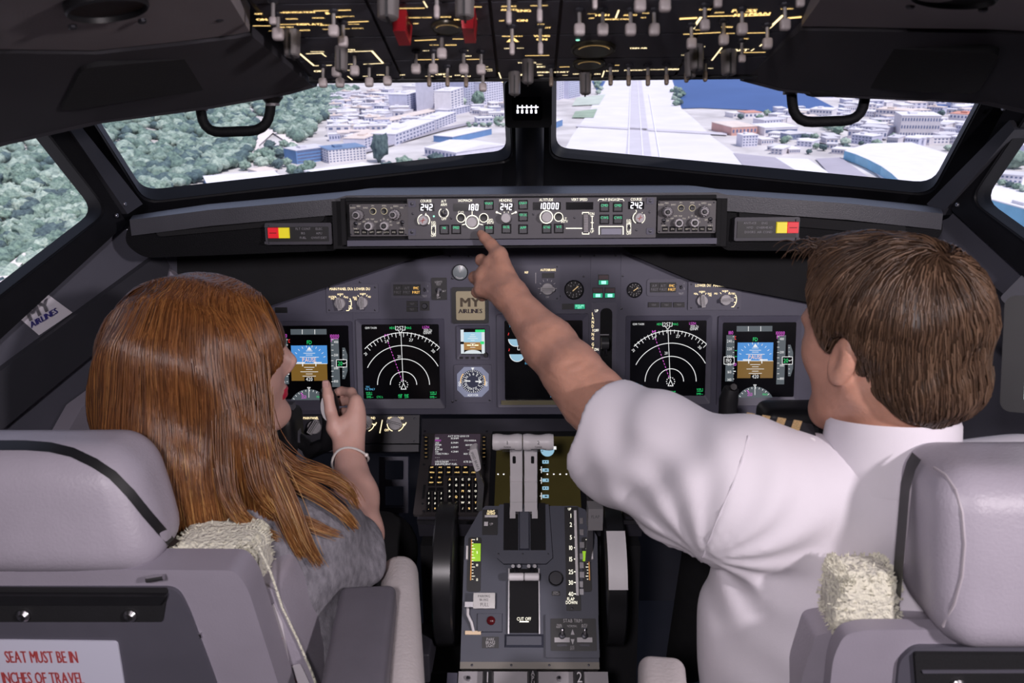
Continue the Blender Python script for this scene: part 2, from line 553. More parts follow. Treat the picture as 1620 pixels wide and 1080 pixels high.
# ------------------------------------------------------------------ ceiling liners with round outlets
def liner(sg, label):
    X = lambda px: px if sg < 0 else 1676 - px
    low = [(-260, 300), (0, 226), (150, 192), (330, 168), (450, 146), (492, 134)]
    if sg > 0:
        low = [(1936, 250), (1676, 185), (1560, 160), (1330, 150), (1240, 140), (1180, 124)]
    ylow = [1.12, 1.20, 1.25, 1.28, 1.28, 1.27]
    mid = [(-260, 120), (0, 78), (150, 80), (280, 66), (370, 55), (395, 50)]
    if sg > 0:
        mid = [(1936, 70), (1676, 52), (1560, 46), (1400, 44), (1300, 42), (1268, 42)]
    ymid = [0.92, 1.0, 1.03, 1.05, 1.06, 1.06]
    top = [(-500, -120), (-200, -140), (40, -150), (180, -160), (250, -165), (265, -165)]
    if sg > 0:
        top = [(2176, -120), (1876, -140), (1636, -150), (1500, -160), (1430, -165), (1412, -165)]
    ytop = [0.55, 0.60, 0.64, 0.66, 0.67, 0.67]
    rows = []
    L = [PY(x, y, d) for (x, y), d in zip(low, ylow)]
    Mi = [PY(x, y, d) for (x, y), d in zip(mid, ymid)]
    T = [PY(x, y, d) for (x, y), d in zip(top, ytop)]
    back = [p + Vector((0, 0.05, 0.06)) for p in L]
    def sheet(m, A, B_, name, parent=None, thick=0.03, rowsn=1):
        b = MB(mats=[m])
        n = len(A)
        pts = A + B_ + [p + Vector((0, 0.01, thick)) for p in A] + [p + Vector((0, 0.01, thick)) for p in B_]
        fs = []
        for i in range(n - 1):
            fs += [(i, i + 1, n + i + 1, n + i), (2 * n + i, 3 * n + i, 3 * n + i + 1, 2 * n + i + 1)]
            fs += [(i, 2 * n + i, 2 * n + i + 1, i + 1), (n + i, n + i + 1, 3 * n + i + 1, 3 * n + i)]
        fs += [(0, n, 3 * n, 2 * n), (n - 1, 3 * n - 1, 4 * n - 1, 2 * n - 1)]
        if sg > 0:
            fs = [f[::-1] for f in fs]
        b.add(pts, fs)
        return b.build(name, parent=parent, angle=25)
    root = tag(sheet(LINER, Mi, T, 'ceiling_panel'), label, 'ceiling panel')
    sheet(LINERD, L, [p + Vector((0, 0.004, -0.004)) for p in Mi], 'fascia', root)
    # rounded lower lip
    b = MB(mats=[LINERD]); b.tube([p + Vector((0, 0.012, 0.010)) for p in L], 0.014, 10); b.build('lower_lip', parent=root)
    # recess in the fascia
    u = (L[3] - L[1]).normalized() * (1 if sg < 0 else -1)
    c = (L[2] + L[3] + Mi[2] + Mi[3]) / 4
    fr = Fr(c, u, (Mi[2] + Mi[3] - L[2] - L[3]))
    rp = [(95, 120), (135, 180), (440, 122), (370, 84)]
    if sg > 0:
        rp = [(1236, 128), (1545, 148), (1585, 82), (1300, 70)]
    else:
        rp = [(95, 175), (440, 122), (375, 84), (130, 105)]
    q = round_poly([fr.hit(x, y, 0.004) for x, y in rp], 0.02)
    b = MB(fr, [MATTE])
    b.prism(q, -0.01, 0.006)
    b.build('recess', parent=root)
    # round outlet in the flat panel
    tc_ = (Mi[2] + Mi[3] + T[2] + T[3]) / 4
    fr2 = Fr(tc_, u, T[2] - Mi[2])
    ex, ey, er = ((168, 6, 70) if sg < 0 else (1510, -12, 70))
    a, bb = fr2.hit(ex, ey)
    r = er * abs(fr2.k(ex, ey))
    b = MB(fr2, [BLACK])
    b.lathe(a, bb, [(r * 1.05, -0.002), (r * 1.05, 0.006), (r, 0.008), (r * 0.96, 0.003), (r * 0.7, 0.002), (0.01, 0.002)], 40)
    b.build('round_outlet', parent=root)
    for (x, y) in (((115, 43), (225, 34), (348, 31), (440, 114)) if sg < 0 else ((1320, 14), (1440, 11), (1555, 16), (1231, 97))):
        f_ = fr2 if y < 60 else fr
        bolt(f_, x, y, 0.0045, root, 0.006, SCREW, 'screw')
    return root
lin_l = liner(-1, 'dark grey ceiling liner with round black outlet above the left windscreen')
lin_r = liner(1, 'dark grey ceiling liner with round black outlet above the right windscreen')

# ------------------------------------------------------------------ grab handles under the liners
def handle(pts, d, knob, label):
    root = thing('grab_handle', label, 'handle', PY(pts[0][0], pts[0][1], d))
    path = []
    P3 = [PY(x, y, d) for x, y in pts]
    path = [P3[0]]
    for i in range(1, len(P3) - 1):
        q = P3[i]
        A, B_ = q + (P3[i - 1] - q).normalized() * 0.028, q + (P3[i + 1] - q).normalized() * 0.028
        for k in range(6):
            t = k / 5
            path.append(A * (1 - t) ** 2 + q * 2 * t * (1 - t) + B_ * t * t)
    path.append(P3[-1])
    b = MB(mats=[VINYL]); b.tube(path, 0.0078, 12); b.build('bar', parent=root)
    for i in (0, -1):
        c = P3[i]
        b = MB(mats=[BLACK]); b.tube([c + Vector((0, 0, 0.03)), c + Vector((0, 0, -0.004)), c + Vector((0, 0, -0.012))], [0.0165, 0.0165, 0.010], 14)
        mt_ = b.build('mount', parent=root)
        b = MB(mats=[mat('collar', (0.12, 0.11, 0.12), 0.4)]); b.tube([c + Vector((0, 0, -0.012)), c + Vector((0, 0, -0.016))], 0.0105, 14); b.build('collar', parent=mt_)
    return root
handle([(316, 158), (322, 210), (424, 206), (430, 150)], 1.33, 0, 'black rubber grab handle hanging over the left windscreen')
handle([(1251, 132), (1256, 194), (1364, 190), (1370, 138)], 1.33, 0, 'black rubber grab handle hanging over the right windscreen')
# dark boom mount next to the right handle
b = MB(mats=[MATTE])
c = PY(1318, 128, 1.30)
b.rbox(c, (0.042, 0.03, 0.022), 0.018)
tag(b.build('lamp_pod'), 'black rounded map lamp pod under the right ceiling liner', 'lamp')

# ------------------------------------------------------------------ standby compass on the centre post
cf = Fr(PY(836, 165, 1.86), (1, 0, 0), (0, -0.10, 1))
root = thing('standby_compass', 'black compass box with small lit scale on the centre post', 'compass', cf.P(0, -0.06, -0.03))
b = MB(cf, [BLACK])
a0, b0, a1, b1 = cf.rect(799, 128, 873, 202)
b.prism(rrect(a0, b0, a1, b1, 0.008), -0.05, 0.0)
b.build('housing', parent=root)
b = MB(cf, [SCREEN]); b.prism(rrect(*cf.rect(810, 153, 858, 190), 0.006), 0.0, 0.002)
win = b.build('scale_window', parent=root)
b = MB(cf, [LED])
for i in range(5):
    x = 819 + i * 7.2
    b.qpx(x - 0.9, 166, x + 0.9, 172, 0.0035)
    b.qpx(x - 1.6, 173.5, x + 1.6, 179, 0.0035)
b.qpx(818, 168.5, 852, 170.2, 0.0034)
b.build('lit_scale', parent=win)
b = MB(cf, [MATTE]); b.bpx(822, 95, 855, 130, -0.04, -0.01); b.build('bracket', parent=root)

# ------------------------------------------------------------------ glareshield
gz = thing('glareshield', 'black glareshield with padded wings under the windscreens', 'glareshield', (0, 1.75, 0.95))
GTOP = mat('glareshield_top', (0.060, 0.060, 0.072), 0.42, var=0.15, scale=6, bump=0.12, bscale=500)
MC = Fr((0, 1.592, 1.066), (1, 0, 0), (0, 0.09, 1))
lip = [PY(205, 348, 1.62), PY(330, 332, 1.60), PY(532, 314, 1.61), PY(548, 309, 1.612), PY(1134, 304, 1.612), PY(1150, 308, 1.61), PY(1345, 322, 1.60), PY(1492, 338, 1.62)]
bk = [PY(215, 340, 1.84), PY(330, 322, 1.90), PY(545, 302, 2.04), PY(600, 296, 2.07), PY(1075, 292, 2.07), PY(1130, 298, 2.04), PY(1345, 312, 1.90), PY(1485, 326, 1.84)]
mid_ = [a.lerp(c, 0.5) + Vector((0, 0, 0.004)) for a, c in zip(lip, bk)]
b = MB(mats=[GTOP])
n = len(lip)
low = [p + Vector((0, 0, -0.03)) for p in lip]
fs = []
for i in range(n - 1):
    for k in range(3):
        fs.append((k * n + i, k * n + i + 1, (k + 1) * n + i + 1, (k + 1) * n + i))
b.add(low + lip + mid_ + bk, fs)
b.build('top_sheet', parent=gz, angle=25)
b = MB(mats=[GTOP])
b.tube([p + Vector((0, 0.006, -0.004)) for p in lip], 0.004, 10); b.build('front_roll', parent=gz)
for sg in (-1, 1):
    wf = Fr((0, 1.625, 1.03))
    pp = [(196, 384), (226, 408), (540, 396), (540, 322), (240, 344), (204, 352)] if sg < 0 else [(1140, 396), (1450, 398), (1492, 372), (1490, 340), (1440, 332), (1140, 318)]
    q = [wf.hit(*p) for p in pp]
    if sg < 0:
        q = q
    b = MB(wf, [VINYL])
    area = sum(q[i][0] * q[(i + 1) % len(q)][1] - q[(i + 1) % len(q)][0] * q[i][1] for i in range(len(q)))
    if area < 0: q = q[::-1]
    b.prism(round_poly(q, 0.02), -0.14, 0.0)
    b.build('padded_wing', parent=gz)
    b = MB(wf, [MATTE])
    pp = [(250, 350), (250, 374), (515, 350), (515, 328)] if sg < 0 else [(1168, 324), (1168, 350), (1430, 372), (1430, 346)]
    q = [wf.hit(*p) for p in pp]
    b.prism(round_poly(q, 0.012), -0.01, 0.008)
    b.build('pad_ridge', parent=gz)
b = MB(MC, [MATTE]); b.bpx(524, 316, 1152, 392, -0.16, -0.012); b.build('centre_box', parent=gz)

# main panel plane, leaning slightly back at the top
MP = Fr((0, 1.842, 0.72), (1, 0, 0), (0, 0.12, 1))
for sg in (-1, 1):
    pp = [(276, 392), (696, 388), (704, 402), (640, 413), (430, 483), (276, 532)] if sg < 0 else [(980, 388), (1402, 388), (1402, 505), (1280, 478), (1090, 442), (998, 403)]
    q = [MP.hit(*p) for p in pp][::-1]
    area = sum(q[i][0] * q[(i + 1) % len(q)][1] - q[(i + 1) % len(q)][0] * q[i][1] for i in range(len(q)))
    if area < 0: q = q[::-1]
    b = MB(MP, [MATTE]); b.prism(q, 0.004, 0.03); b.build('under_shroud', parent=gz)

# red and yellow warning annunciators on the wings
def warn(x0, x1, y0, y1, red, yel, label, flip):
    fr = Fr((0, 1.618, 1.03), (1, 0, 0), (0, 0.05, 1))
    root = thing('warning_annunciator', label, 'annunciator', fr.hp((x0 + x1) / 2, y1))
    b = MB(fr, [PDARK]); b.prism(rrect(*fr.rect(x0, y0, x1, y1), 0.003), -0.01, 0.010); b.build('housing', parent=root)
    b = MB(fr, [BLACK]); b.bpx(x0 + 4, y0 + 6, x1 - 5, y1 - 5, 0.010, 0.0115); b.build('face', parent=root)
    b = MB(fr, [mat('red_lens', (0.55, 0.01, 0.02), 0.35, emit=(0.8, 0.015, 0.03), es=0.45)]); b.bpx(*red, 0.011, 0.016, 0.0008); lr = b.build('red_lens', parent=root)
    b = MB(fr, [mat('lens_print', (0.25, 0.0, 0.0), 0.5)])
    cx, cy = (red[0] + red[2]) / 2, (red[1] + red[3]) / 2
    b.qpx(red[0] + 3, cy - 0.7, red[2] - 3, cy + 0.7, 0.0163); b.build('print', parent=lr)
    b = MB(fr, [mat('yellow_lens', (0.60, 0.50, 0.02), 0.35, emit=(0.75, 0.62, 0.02), es=0.55)]); b.bpx(*yel, 0.011, 0.016, 0.0008); ly = b.build('yellow_lens', parent=root)
    b = MB(fr, [PRINTD])
    k = fr.k(x0, y0)
    words = (('FLT CONT', 'ELEC'), ('IRS', 'APU'), ('FUEL', 'OVHT/DET')) if not flip else (('ANTI-ICE', 'ENG'), ('HYD', 'OVERHEAD'), ('DOORS', 'AIR COND'))
    for r_, ws in enumerate(words):
        for c_, t in enumerate(ws):
            px = (482, 507)[c_] if not flip else (1184, 1207)[c_]
            py = (361, 368, 375)[r_] if not flip else (352, 359, 366)[r_]
            a, bb = fr.hit(px, py); b.text(t, a, bb, 3.6 * k, 0.0118)
    b.build('lettering', parent=root)
    xx = x0 if not flip else x1 - 6
    for yy in (y0 + 3, y1 - 5):
        b = MB(fr, [PDARK]); b.bpx(xx, yy, xx + 6, yy + 4, 0.01, 0.014); b.build('latch', parent=root)
warn(422, 527, 352, 386, (427, 359, 444, 376), (444, 359, 461, 376), 'warning light box on the left glareshield wing, red lens outboard of yellow', False)
warn(1160, 1262, 343, 380, (1242, 350, 1260, 368), (1225, 350, 1242, 368), 'warning light box on the right glareshield wing, red lens outboard of yellow', True)
# ------------------------------------------------------------------ landscape below the aircraft (nose pitched down: the ground is tilted)
TILT = math.radians(6.6)
HGT = 128.0
EX, EY, EZ = Vector((1, 0, 0)), Vector((0, math.cos(TILT), math.sin(TILT))), Vector((0, -math.sin(TILT), math.cos(TILT)))
GO = CAM - EZ * HGT
GM = Matrix(((EX.x, EY.x, EZ.x), (EX.y, EY.y, EZ.y), (EX.z, EY.z, EZ.z)))
def GW(x, y, z=0.0):
    return GO + EX * x + EY * y + EZ * z
def G(px, py, z=0.0):                    # pixel to ground coordinates (metres right, metres ahead)
    r = ray(px, py)
    t = -(HGT - z) / r.dot(EZ)
    p = CAM + r * t - GO
    return p.dot(EX), p.dot(EY)
rng = random.Random(5)
def hill(x, y):
    t = max(0.0, min(1.0, (-x - 300) / 520.0))
    return 150.0 * t * t * (3 - 2 * t) * max(0.0, min(1.0, (1500 - y) / 500.0))
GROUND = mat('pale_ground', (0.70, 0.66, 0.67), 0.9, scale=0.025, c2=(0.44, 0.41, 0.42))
def gmesh(name, m, polys, z, label, cat=None, kind=None, group=None):
    b = MB(mats=[m])
    for pl in polys:
        pts = [GW(*G(*p), z) for p in pl]
        b.add(pts, [tuple(range(len(pts)))])
    o = b.build(name, smooth=False)
    return tag(o, label, cat, group, kind)
# terrain grid with the wooded hill on the left
b = MB(mats=[GROUND])
xs = [-3200, -2200, -1600] + [-1300 + 50 * i for i in range(23)] + [-150, 0, 400, 1200, 2400, 3600]
ys = [-400, 0] + [100 + 100 * i for i in range(16)] + [2000, 2600]
pts = [GW(x, y, hill(x, y) - 0.5) for y in ys for x in xs]
nx = len(xs)
b.add(pts, [(j * nx + i, j * nx + i + 1, (j + 1) * nx + i + 1, (j + 1) * nx + i) for j in range(len(ys) - 1) for i in range(nx - 1)])
struct(b.build('landscape_ground'), 'pale built-up ground rising into a wooded hill')
SEA = mat('sea_water', (0.060, 0.120, 0.310), 0.55, var=0.08, scale=0.01, spec=0.15)
b = MB(mats=[SEA])
b.add([GW(-9000, 2590, -1.5), GW(9000, 2590, -1.5), GW(9000, 15000, -1.5), GW(-9000, 15000, -1.5)], [(0, 1, 2, 3)])
struct(b.build('far_sea'), 'flat blue sea beyond the land')
sea_r = [(1058, 120), (1062, 150), (1072, 172), (1110, 171), (1180, 174), (1240, 180), (1262, 183), (1345, 183), (1262, 140), (1290, 118)]
struct(gmesh('bay_water', SEA, [sea_r], 0.3, 'blue bay beside the runway', 'water'))
struct(gmesh('bay_inlet', SEA, [[(1375, 145), (1410, 152), (1560, 163), (1640, 172), (1640, 120), (1380, 118)], [(1480, 165), (1500, 180), (1545, 178), (1600, 172), (1600, 166)], [(936, 128), (948, 150), (958, 128)]], 0.3, 'narrow blue inlets behind the harbour town', 'water'))
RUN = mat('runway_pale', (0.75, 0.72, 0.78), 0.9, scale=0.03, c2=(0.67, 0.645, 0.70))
struct(gmesh('runway', RUN, [[(962, 122), (946, 150), (930, 180), (905, 215), (845, 330), (1200, 330), (1330, 330), (1160, 241), (1128, 218), (1100, 190), (1078, 172), (1062, 122)]], 0.4, 'wide white runway strip running away towards the sea'))
DG = mat('apron_grey', (0.40, 0.37, 0.44), 0.9, scale=0.03, var=0.08)
LGT = mat('apron_white', (0.74, 0.72, 0.77), 0.9, scale=0.03, var=0.03)
struct(gmesh('apron', DG, [[(1160, 243), (1226, 250), (1290, 290), (1190, 282)], [(1290, 252), (1330, 250), (1400, 300), (1330, 296)]], 0.7, 'grey taxiway patches on the right apron'))
struct(gmesh('apron_slab', LGT, [[(1224, 250), (1278, 252), (1345, 296), (1285, 290)], [(1350, 240), (1420, 228), (1480, 240), (1476, 320), (1420, 310)], [(1540, 300), (1620, 285), (1800, 330), (1800, 420), (1540, 340)]], 0.6, 'white concrete slabs on the right apron'))
LINE = mat('runway_line', (0.80, 0.78, 0.83), 0.9)
LINED = mat('runway_tread', (0.58, 0.55, 0.62), 0.9, var=0.05, scale=0.05)
rm = gmesh('runway_marking', LINED, [[(1000, 124), (1014, 124), (1040, 320), (985, 320)], [(912, 199), (912, 201.5), (1150, 215), (1150, 211)]], 0.9, 'darker tread band along the runway middle', 'marking')
rm2 = gmesh('runway_stripe', LINE, [[(997, 128), (998, 128), (994.5, 270), (992.5, 270)], [(1026, 150), (1027, 150), (1049, 270), (1046.5, 270)], [(1008, 128), (1008.7, 128), (1018, 250), (1016, 250)]], 1.3, 'thin white line painted along the runway', 'marking')
ROAD = mat('street_asphalt', (0.34, 0.32, 0.37), 0.9, var=0.1, scale=0.05)
gmesh('street', ROAD, [[(560, 244), (566, 247), (700, 208), (800, 186), (800, 183.5), (696, 204)]], 1.0, 'grey avenue running past the lavender blocks', 'street')
gmesh('street', ROAD, [[(596, 212), (600, 214), (648, 182), (684, 168), (680, 167), (640, 182)]], 1.0, 'grey street between town slope and towers', 'street')
gmesh('street', ROAD, [[(1268, 222), (1350, 236), (1440, 236), (1440, 233), (1352, 232), (1270, 219)]], 1.0, 'grey street along the edge of the apron', 'street')
gmesh('street', ROAD, [[(1300, 196), (1400, 222), (1404, 220), (1310, 194)]], 1.0, 'grey street beside the hedge trees', 'street')
GRASS = mat('grass_patch', (0.30, 0.38, 0.30), 0.95, scale=0.05, var=0.15)
gmesh('grass_field', GRASS, [[(910, 177), (945, 173), (939, 187), (905, 187)]], 0.8, 'dark green grass rectangle left of the runway', 'grass')
gmesh('grass_field', mat('grass_pale', (0.50, 0.55, 0.50), 0.95, scale=0.05, var=0.1), [[(912, 155), (958, 150), (948, 166), (905, 168)]], 0.8, 'pale grass rectangle left of the runway, beyond the dark one', 'grass')
PATH = mat('sandy_path', (0.80, 0.72, 0.72), 0.9, scale=0.05, var=0.05)
gmesh('hill_path', PATH, [[(396, 160), (404, 160), (420, 190), (472, 230), (468, 236), (432, 212), (410, 232), (412, 262), (402, 262), (398, 232), (412, 206)]], 1.5, 'sandy track winding out of the forest', 'path')
gmesh('hill_path', PATH, [[(420, 140), (520, 134), (600, 170), (540, 160), (470, 148)]], 1.5, 'sandy strip between forest and town', 'path')
gmesh('hill_path', PATH, [[(-60, 505), (60, 408), (62, 414), (-60, 560)]], 8, 'bright road under the forest in the left side window', 'road')

# ---------------- buildings
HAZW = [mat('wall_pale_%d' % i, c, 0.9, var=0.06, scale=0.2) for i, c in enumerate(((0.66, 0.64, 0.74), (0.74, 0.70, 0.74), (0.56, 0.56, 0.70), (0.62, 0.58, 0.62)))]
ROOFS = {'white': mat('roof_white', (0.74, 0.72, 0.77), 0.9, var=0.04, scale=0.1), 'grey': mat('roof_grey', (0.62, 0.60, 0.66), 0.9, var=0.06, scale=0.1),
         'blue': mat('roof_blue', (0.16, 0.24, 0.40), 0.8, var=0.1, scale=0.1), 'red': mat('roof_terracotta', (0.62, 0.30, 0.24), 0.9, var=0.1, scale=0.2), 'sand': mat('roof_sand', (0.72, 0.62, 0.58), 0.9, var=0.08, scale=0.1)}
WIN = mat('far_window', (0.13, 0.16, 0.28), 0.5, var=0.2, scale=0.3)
BLUEW = mat('wall_blue', (0.14, 0.26, 0.50), 0.7, var=0.1, scale=0.1)
CYANW = mat('wall_cyan', (0.20, 0.46, 0.66), 0.6, var=0.12, scale=0.1)
def gloc(name, mb_local, x, y, z, az, parent=None):
    """object whose mesh is in local building metres, stood on the tilted ground"""
    me = bpy.data.meshes.new(name)
    me.from_pydata([tuple(p) for p in mb_local.v], [], mb_local.f)
    for m in mb_local.mats: me.materials.append(m)
    if len(mb_local.mats) > 1: me.polygons.foreach_set('material_index', mb_local.m)
    me.update()
    o = bpy.data.objects.new(name, me)
    col.objects.link(o)
    if parent:
        o.parent = parent
    else:
        o.matrix_world = Matrix.Translation(GW(x, y, z)) @ (GM @ Matrix.Rotation(az, 3, 'Z')).to_4x4()
    return o
def building(A, B, hpx, depth, wall, roof, rows, cols, label, group=None, gable=0.0, side_cols=0, band=False, name='far_building', sidewall=None):
    ax, ay = G(*A); bx, by = G(*B)
    Lm = math.hypot(bx - ax, by - ay)
    az = math.atan2(by - ay, bx - ax)
    dist = (GW(ax, ay) - CAM).dot(CF)
    h = hpx * dist / F
    fr = Fr((0, 0, 0), (1, 0, 0), (0, 0, 1))
    m = MB(None, [wall]); m.box(0, 0, Lm, depth, -1.0, h)
    root = gloc(name, m, ax, ay, 0, az)
    tag(root, label, 'building', group)
    for t_ in (0.2, 0.5, 0.8):
        REG.append((ax + (bx - ax) * t_ - math.sin(az) * depth / 2, ay + (by - ay) * t_ + math.cos(az) * depth / 2, max(depth * 0.6, Lm * 0.25)))
    r = MB(None, [roof])
    if gable:
        g = gable * h
        r.add([(-.5, -.5, h), (Lm + .5, -.5, h), (Lm + .5, depth + .5, h), (-.5, depth + .5, h), (-.5, depth / 2, h + g), (Lm + .5, depth / 2, h + g)],
              [(0, 1, 5, 4), (2, 3, 4, 5), (0, 4, 3), (1, 2, 5), (3, 2, 1, 0)])
    else:
        r.box(-.4, -.4, Lm + .4, depth + .4, h, h + 0.6)
        if h > 8 and Lm > 10:
            r.box(Lm * .25, depth * .3, Lm * .45, depth * .6, h + .6, h + 2.4)
    gloc('roof', r, 0, 0, 0, 0, root)
    if rows:
        w = MB(None, [WIN])
        for i in range(rows):
            z0 = h * (i + 0.30) / rows; z1 = h * (i + 0.72) / rows
            if band:
                w.box(Lm * .03, -.15, Lm * .97, 0, z0, z1)
            else:
                for j in range(cols):
                    x0 = Lm * (j + 0.25) / cols; x1 = Lm * (j + 0.75) / cols
                    w.box(x0, -.15, x1, 0, z0, z1)
            for j in range(side_cols):
                y0 = depth * (j + 0.25) / side_cols; y1 = depth * (j + 0.75) / side_cols
                w.box(-.15, y0, 0, y1, z0, z1)
                w.box(Lm, y0, Lm + .15, y1, z0, z1)
        tag(gloc('windows', w, 0, 0, 0, 0, root), kind='stuff')
    return root
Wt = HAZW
REG = []                                 # footprints already taken: x, y, radius
def free(x, y, r, k=0.8):
    return all((x - a) ** 2 + (y - c) ** 2 > (k * (r + q)) ** 2 for a, c, q in REG)
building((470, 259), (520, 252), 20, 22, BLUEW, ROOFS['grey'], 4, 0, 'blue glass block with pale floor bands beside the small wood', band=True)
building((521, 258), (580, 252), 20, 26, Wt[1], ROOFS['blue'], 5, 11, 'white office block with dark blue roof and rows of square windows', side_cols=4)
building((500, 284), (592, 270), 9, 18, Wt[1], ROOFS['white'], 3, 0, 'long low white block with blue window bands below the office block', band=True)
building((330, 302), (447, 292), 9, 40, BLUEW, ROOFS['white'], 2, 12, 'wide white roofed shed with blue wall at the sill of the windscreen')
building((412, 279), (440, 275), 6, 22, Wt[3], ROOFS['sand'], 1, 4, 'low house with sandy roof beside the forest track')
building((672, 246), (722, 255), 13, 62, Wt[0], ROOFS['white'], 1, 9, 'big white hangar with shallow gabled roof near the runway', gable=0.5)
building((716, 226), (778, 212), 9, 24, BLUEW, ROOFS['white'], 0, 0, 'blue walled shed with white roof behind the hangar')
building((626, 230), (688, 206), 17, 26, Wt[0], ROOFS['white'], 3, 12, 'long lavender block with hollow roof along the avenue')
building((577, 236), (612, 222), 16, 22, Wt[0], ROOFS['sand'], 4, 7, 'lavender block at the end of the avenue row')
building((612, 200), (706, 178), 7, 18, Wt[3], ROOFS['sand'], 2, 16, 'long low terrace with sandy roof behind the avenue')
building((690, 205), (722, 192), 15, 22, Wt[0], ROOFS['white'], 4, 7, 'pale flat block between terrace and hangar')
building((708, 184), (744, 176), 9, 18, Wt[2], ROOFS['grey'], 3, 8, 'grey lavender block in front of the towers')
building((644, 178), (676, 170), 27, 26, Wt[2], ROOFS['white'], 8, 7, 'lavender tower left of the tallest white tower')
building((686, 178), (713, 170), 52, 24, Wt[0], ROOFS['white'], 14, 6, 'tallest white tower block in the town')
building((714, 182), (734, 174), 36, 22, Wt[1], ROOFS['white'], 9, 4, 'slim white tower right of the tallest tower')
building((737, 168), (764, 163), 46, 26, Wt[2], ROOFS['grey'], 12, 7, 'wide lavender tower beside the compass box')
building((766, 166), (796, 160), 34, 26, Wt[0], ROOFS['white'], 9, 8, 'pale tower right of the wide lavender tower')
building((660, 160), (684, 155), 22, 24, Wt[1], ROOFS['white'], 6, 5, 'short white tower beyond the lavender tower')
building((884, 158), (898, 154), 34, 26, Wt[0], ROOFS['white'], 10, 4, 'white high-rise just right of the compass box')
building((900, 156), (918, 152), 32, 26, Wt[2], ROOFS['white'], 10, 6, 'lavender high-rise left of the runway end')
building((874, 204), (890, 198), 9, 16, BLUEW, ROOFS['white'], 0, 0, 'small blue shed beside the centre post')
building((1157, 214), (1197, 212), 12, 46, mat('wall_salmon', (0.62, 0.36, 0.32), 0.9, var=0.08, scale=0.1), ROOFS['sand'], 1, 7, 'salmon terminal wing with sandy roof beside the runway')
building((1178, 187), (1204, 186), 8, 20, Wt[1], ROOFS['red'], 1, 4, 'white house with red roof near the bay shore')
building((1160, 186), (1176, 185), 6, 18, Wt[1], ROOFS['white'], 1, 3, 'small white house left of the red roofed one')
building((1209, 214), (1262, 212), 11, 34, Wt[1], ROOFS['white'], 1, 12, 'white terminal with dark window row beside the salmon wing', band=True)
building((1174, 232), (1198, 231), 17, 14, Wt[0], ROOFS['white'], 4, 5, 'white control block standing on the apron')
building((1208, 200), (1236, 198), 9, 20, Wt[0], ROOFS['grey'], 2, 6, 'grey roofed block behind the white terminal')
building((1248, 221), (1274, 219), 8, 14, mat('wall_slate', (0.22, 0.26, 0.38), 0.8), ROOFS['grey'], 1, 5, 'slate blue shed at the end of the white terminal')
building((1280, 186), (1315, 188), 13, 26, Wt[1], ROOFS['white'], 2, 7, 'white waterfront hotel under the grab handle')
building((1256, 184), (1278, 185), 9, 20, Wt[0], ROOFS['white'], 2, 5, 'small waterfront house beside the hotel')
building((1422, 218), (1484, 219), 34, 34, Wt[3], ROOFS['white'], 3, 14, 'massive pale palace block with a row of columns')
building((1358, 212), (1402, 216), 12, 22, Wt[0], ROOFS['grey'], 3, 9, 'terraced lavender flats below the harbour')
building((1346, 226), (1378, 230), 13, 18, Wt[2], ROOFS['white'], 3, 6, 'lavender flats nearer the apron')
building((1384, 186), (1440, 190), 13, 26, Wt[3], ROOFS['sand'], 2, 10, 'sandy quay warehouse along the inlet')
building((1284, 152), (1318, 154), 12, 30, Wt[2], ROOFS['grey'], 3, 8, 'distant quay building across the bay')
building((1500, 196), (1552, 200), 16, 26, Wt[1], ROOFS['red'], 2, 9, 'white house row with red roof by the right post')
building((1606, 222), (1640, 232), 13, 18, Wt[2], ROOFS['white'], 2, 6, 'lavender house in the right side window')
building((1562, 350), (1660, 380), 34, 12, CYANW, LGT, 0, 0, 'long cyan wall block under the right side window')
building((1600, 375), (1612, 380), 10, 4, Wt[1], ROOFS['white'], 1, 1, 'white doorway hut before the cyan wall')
# curved cyan hangar wall beside the right windscreen
b = MB(mats=[CYANW])
arc_px = [(1334, 252), (1352, 258), (1372, 267), (1392, 278), (1408, 290), (1424, 306)]
base = [G(*p) for p in arc_px]
root = None
for i in range(len(base) - 1):
    (x0, y0), (x1, y1) = base[i], base[i + 1]
    dv = Vector((x1 - x0, y1 - y0)); nrm = Vector((-dv.y, dv.x)).normalized() * 3.0
    hgt = 7.5
    q = [GW(x0, y0, 0), GW(x1, y1, 0), GW(x1 + nrm.x, y1 + nrm.y, 0), GW(x0 + nrm.x, y0 + nrm.y, 0),
         GW(x0, y0, hgt), GW(x1, y1, hgt), GW(x1 + nrm.x, y1 + nrm.y, hgt), GW(x0 + nrm.x, y0 + nrm.y, hgt)]
    seg = MB(mats=[CYANW if i % 2 == 0 else mat('wall_cyan_light', (0.26, 0.52, 0.70), 0.6, var=0.1, scale=0.1)])
    seg.add(q, [(0, 1, 5, 4), (1, 2, 6, 5), (2, 3, 7, 6), (3, 0, 4, 7), (4, 5, 6, 7)])
    if root is None:
        root = thing('curved_hangar', 'curved cyan hangar wall with broad white roof beside the apron', 'building', GW(x0, y0, 0))
    seg.build('wall_panel', parent=root, smooth=False)
rf = MB(mats=[ROOFS['white']])
top = [GW(*p, 7.6) for p in base] + [GW(*G(1490, 318), 7.6), GW(*G(1510, 262), 7.6), GW(*G(1440, 238), 7.6), GW(*G(1370, 240), 7.6)]
rf.add(top, [tuple(range(len(top)))])
rf.build('roof', parent=root, smooth=False)
rr = random.Random(11)
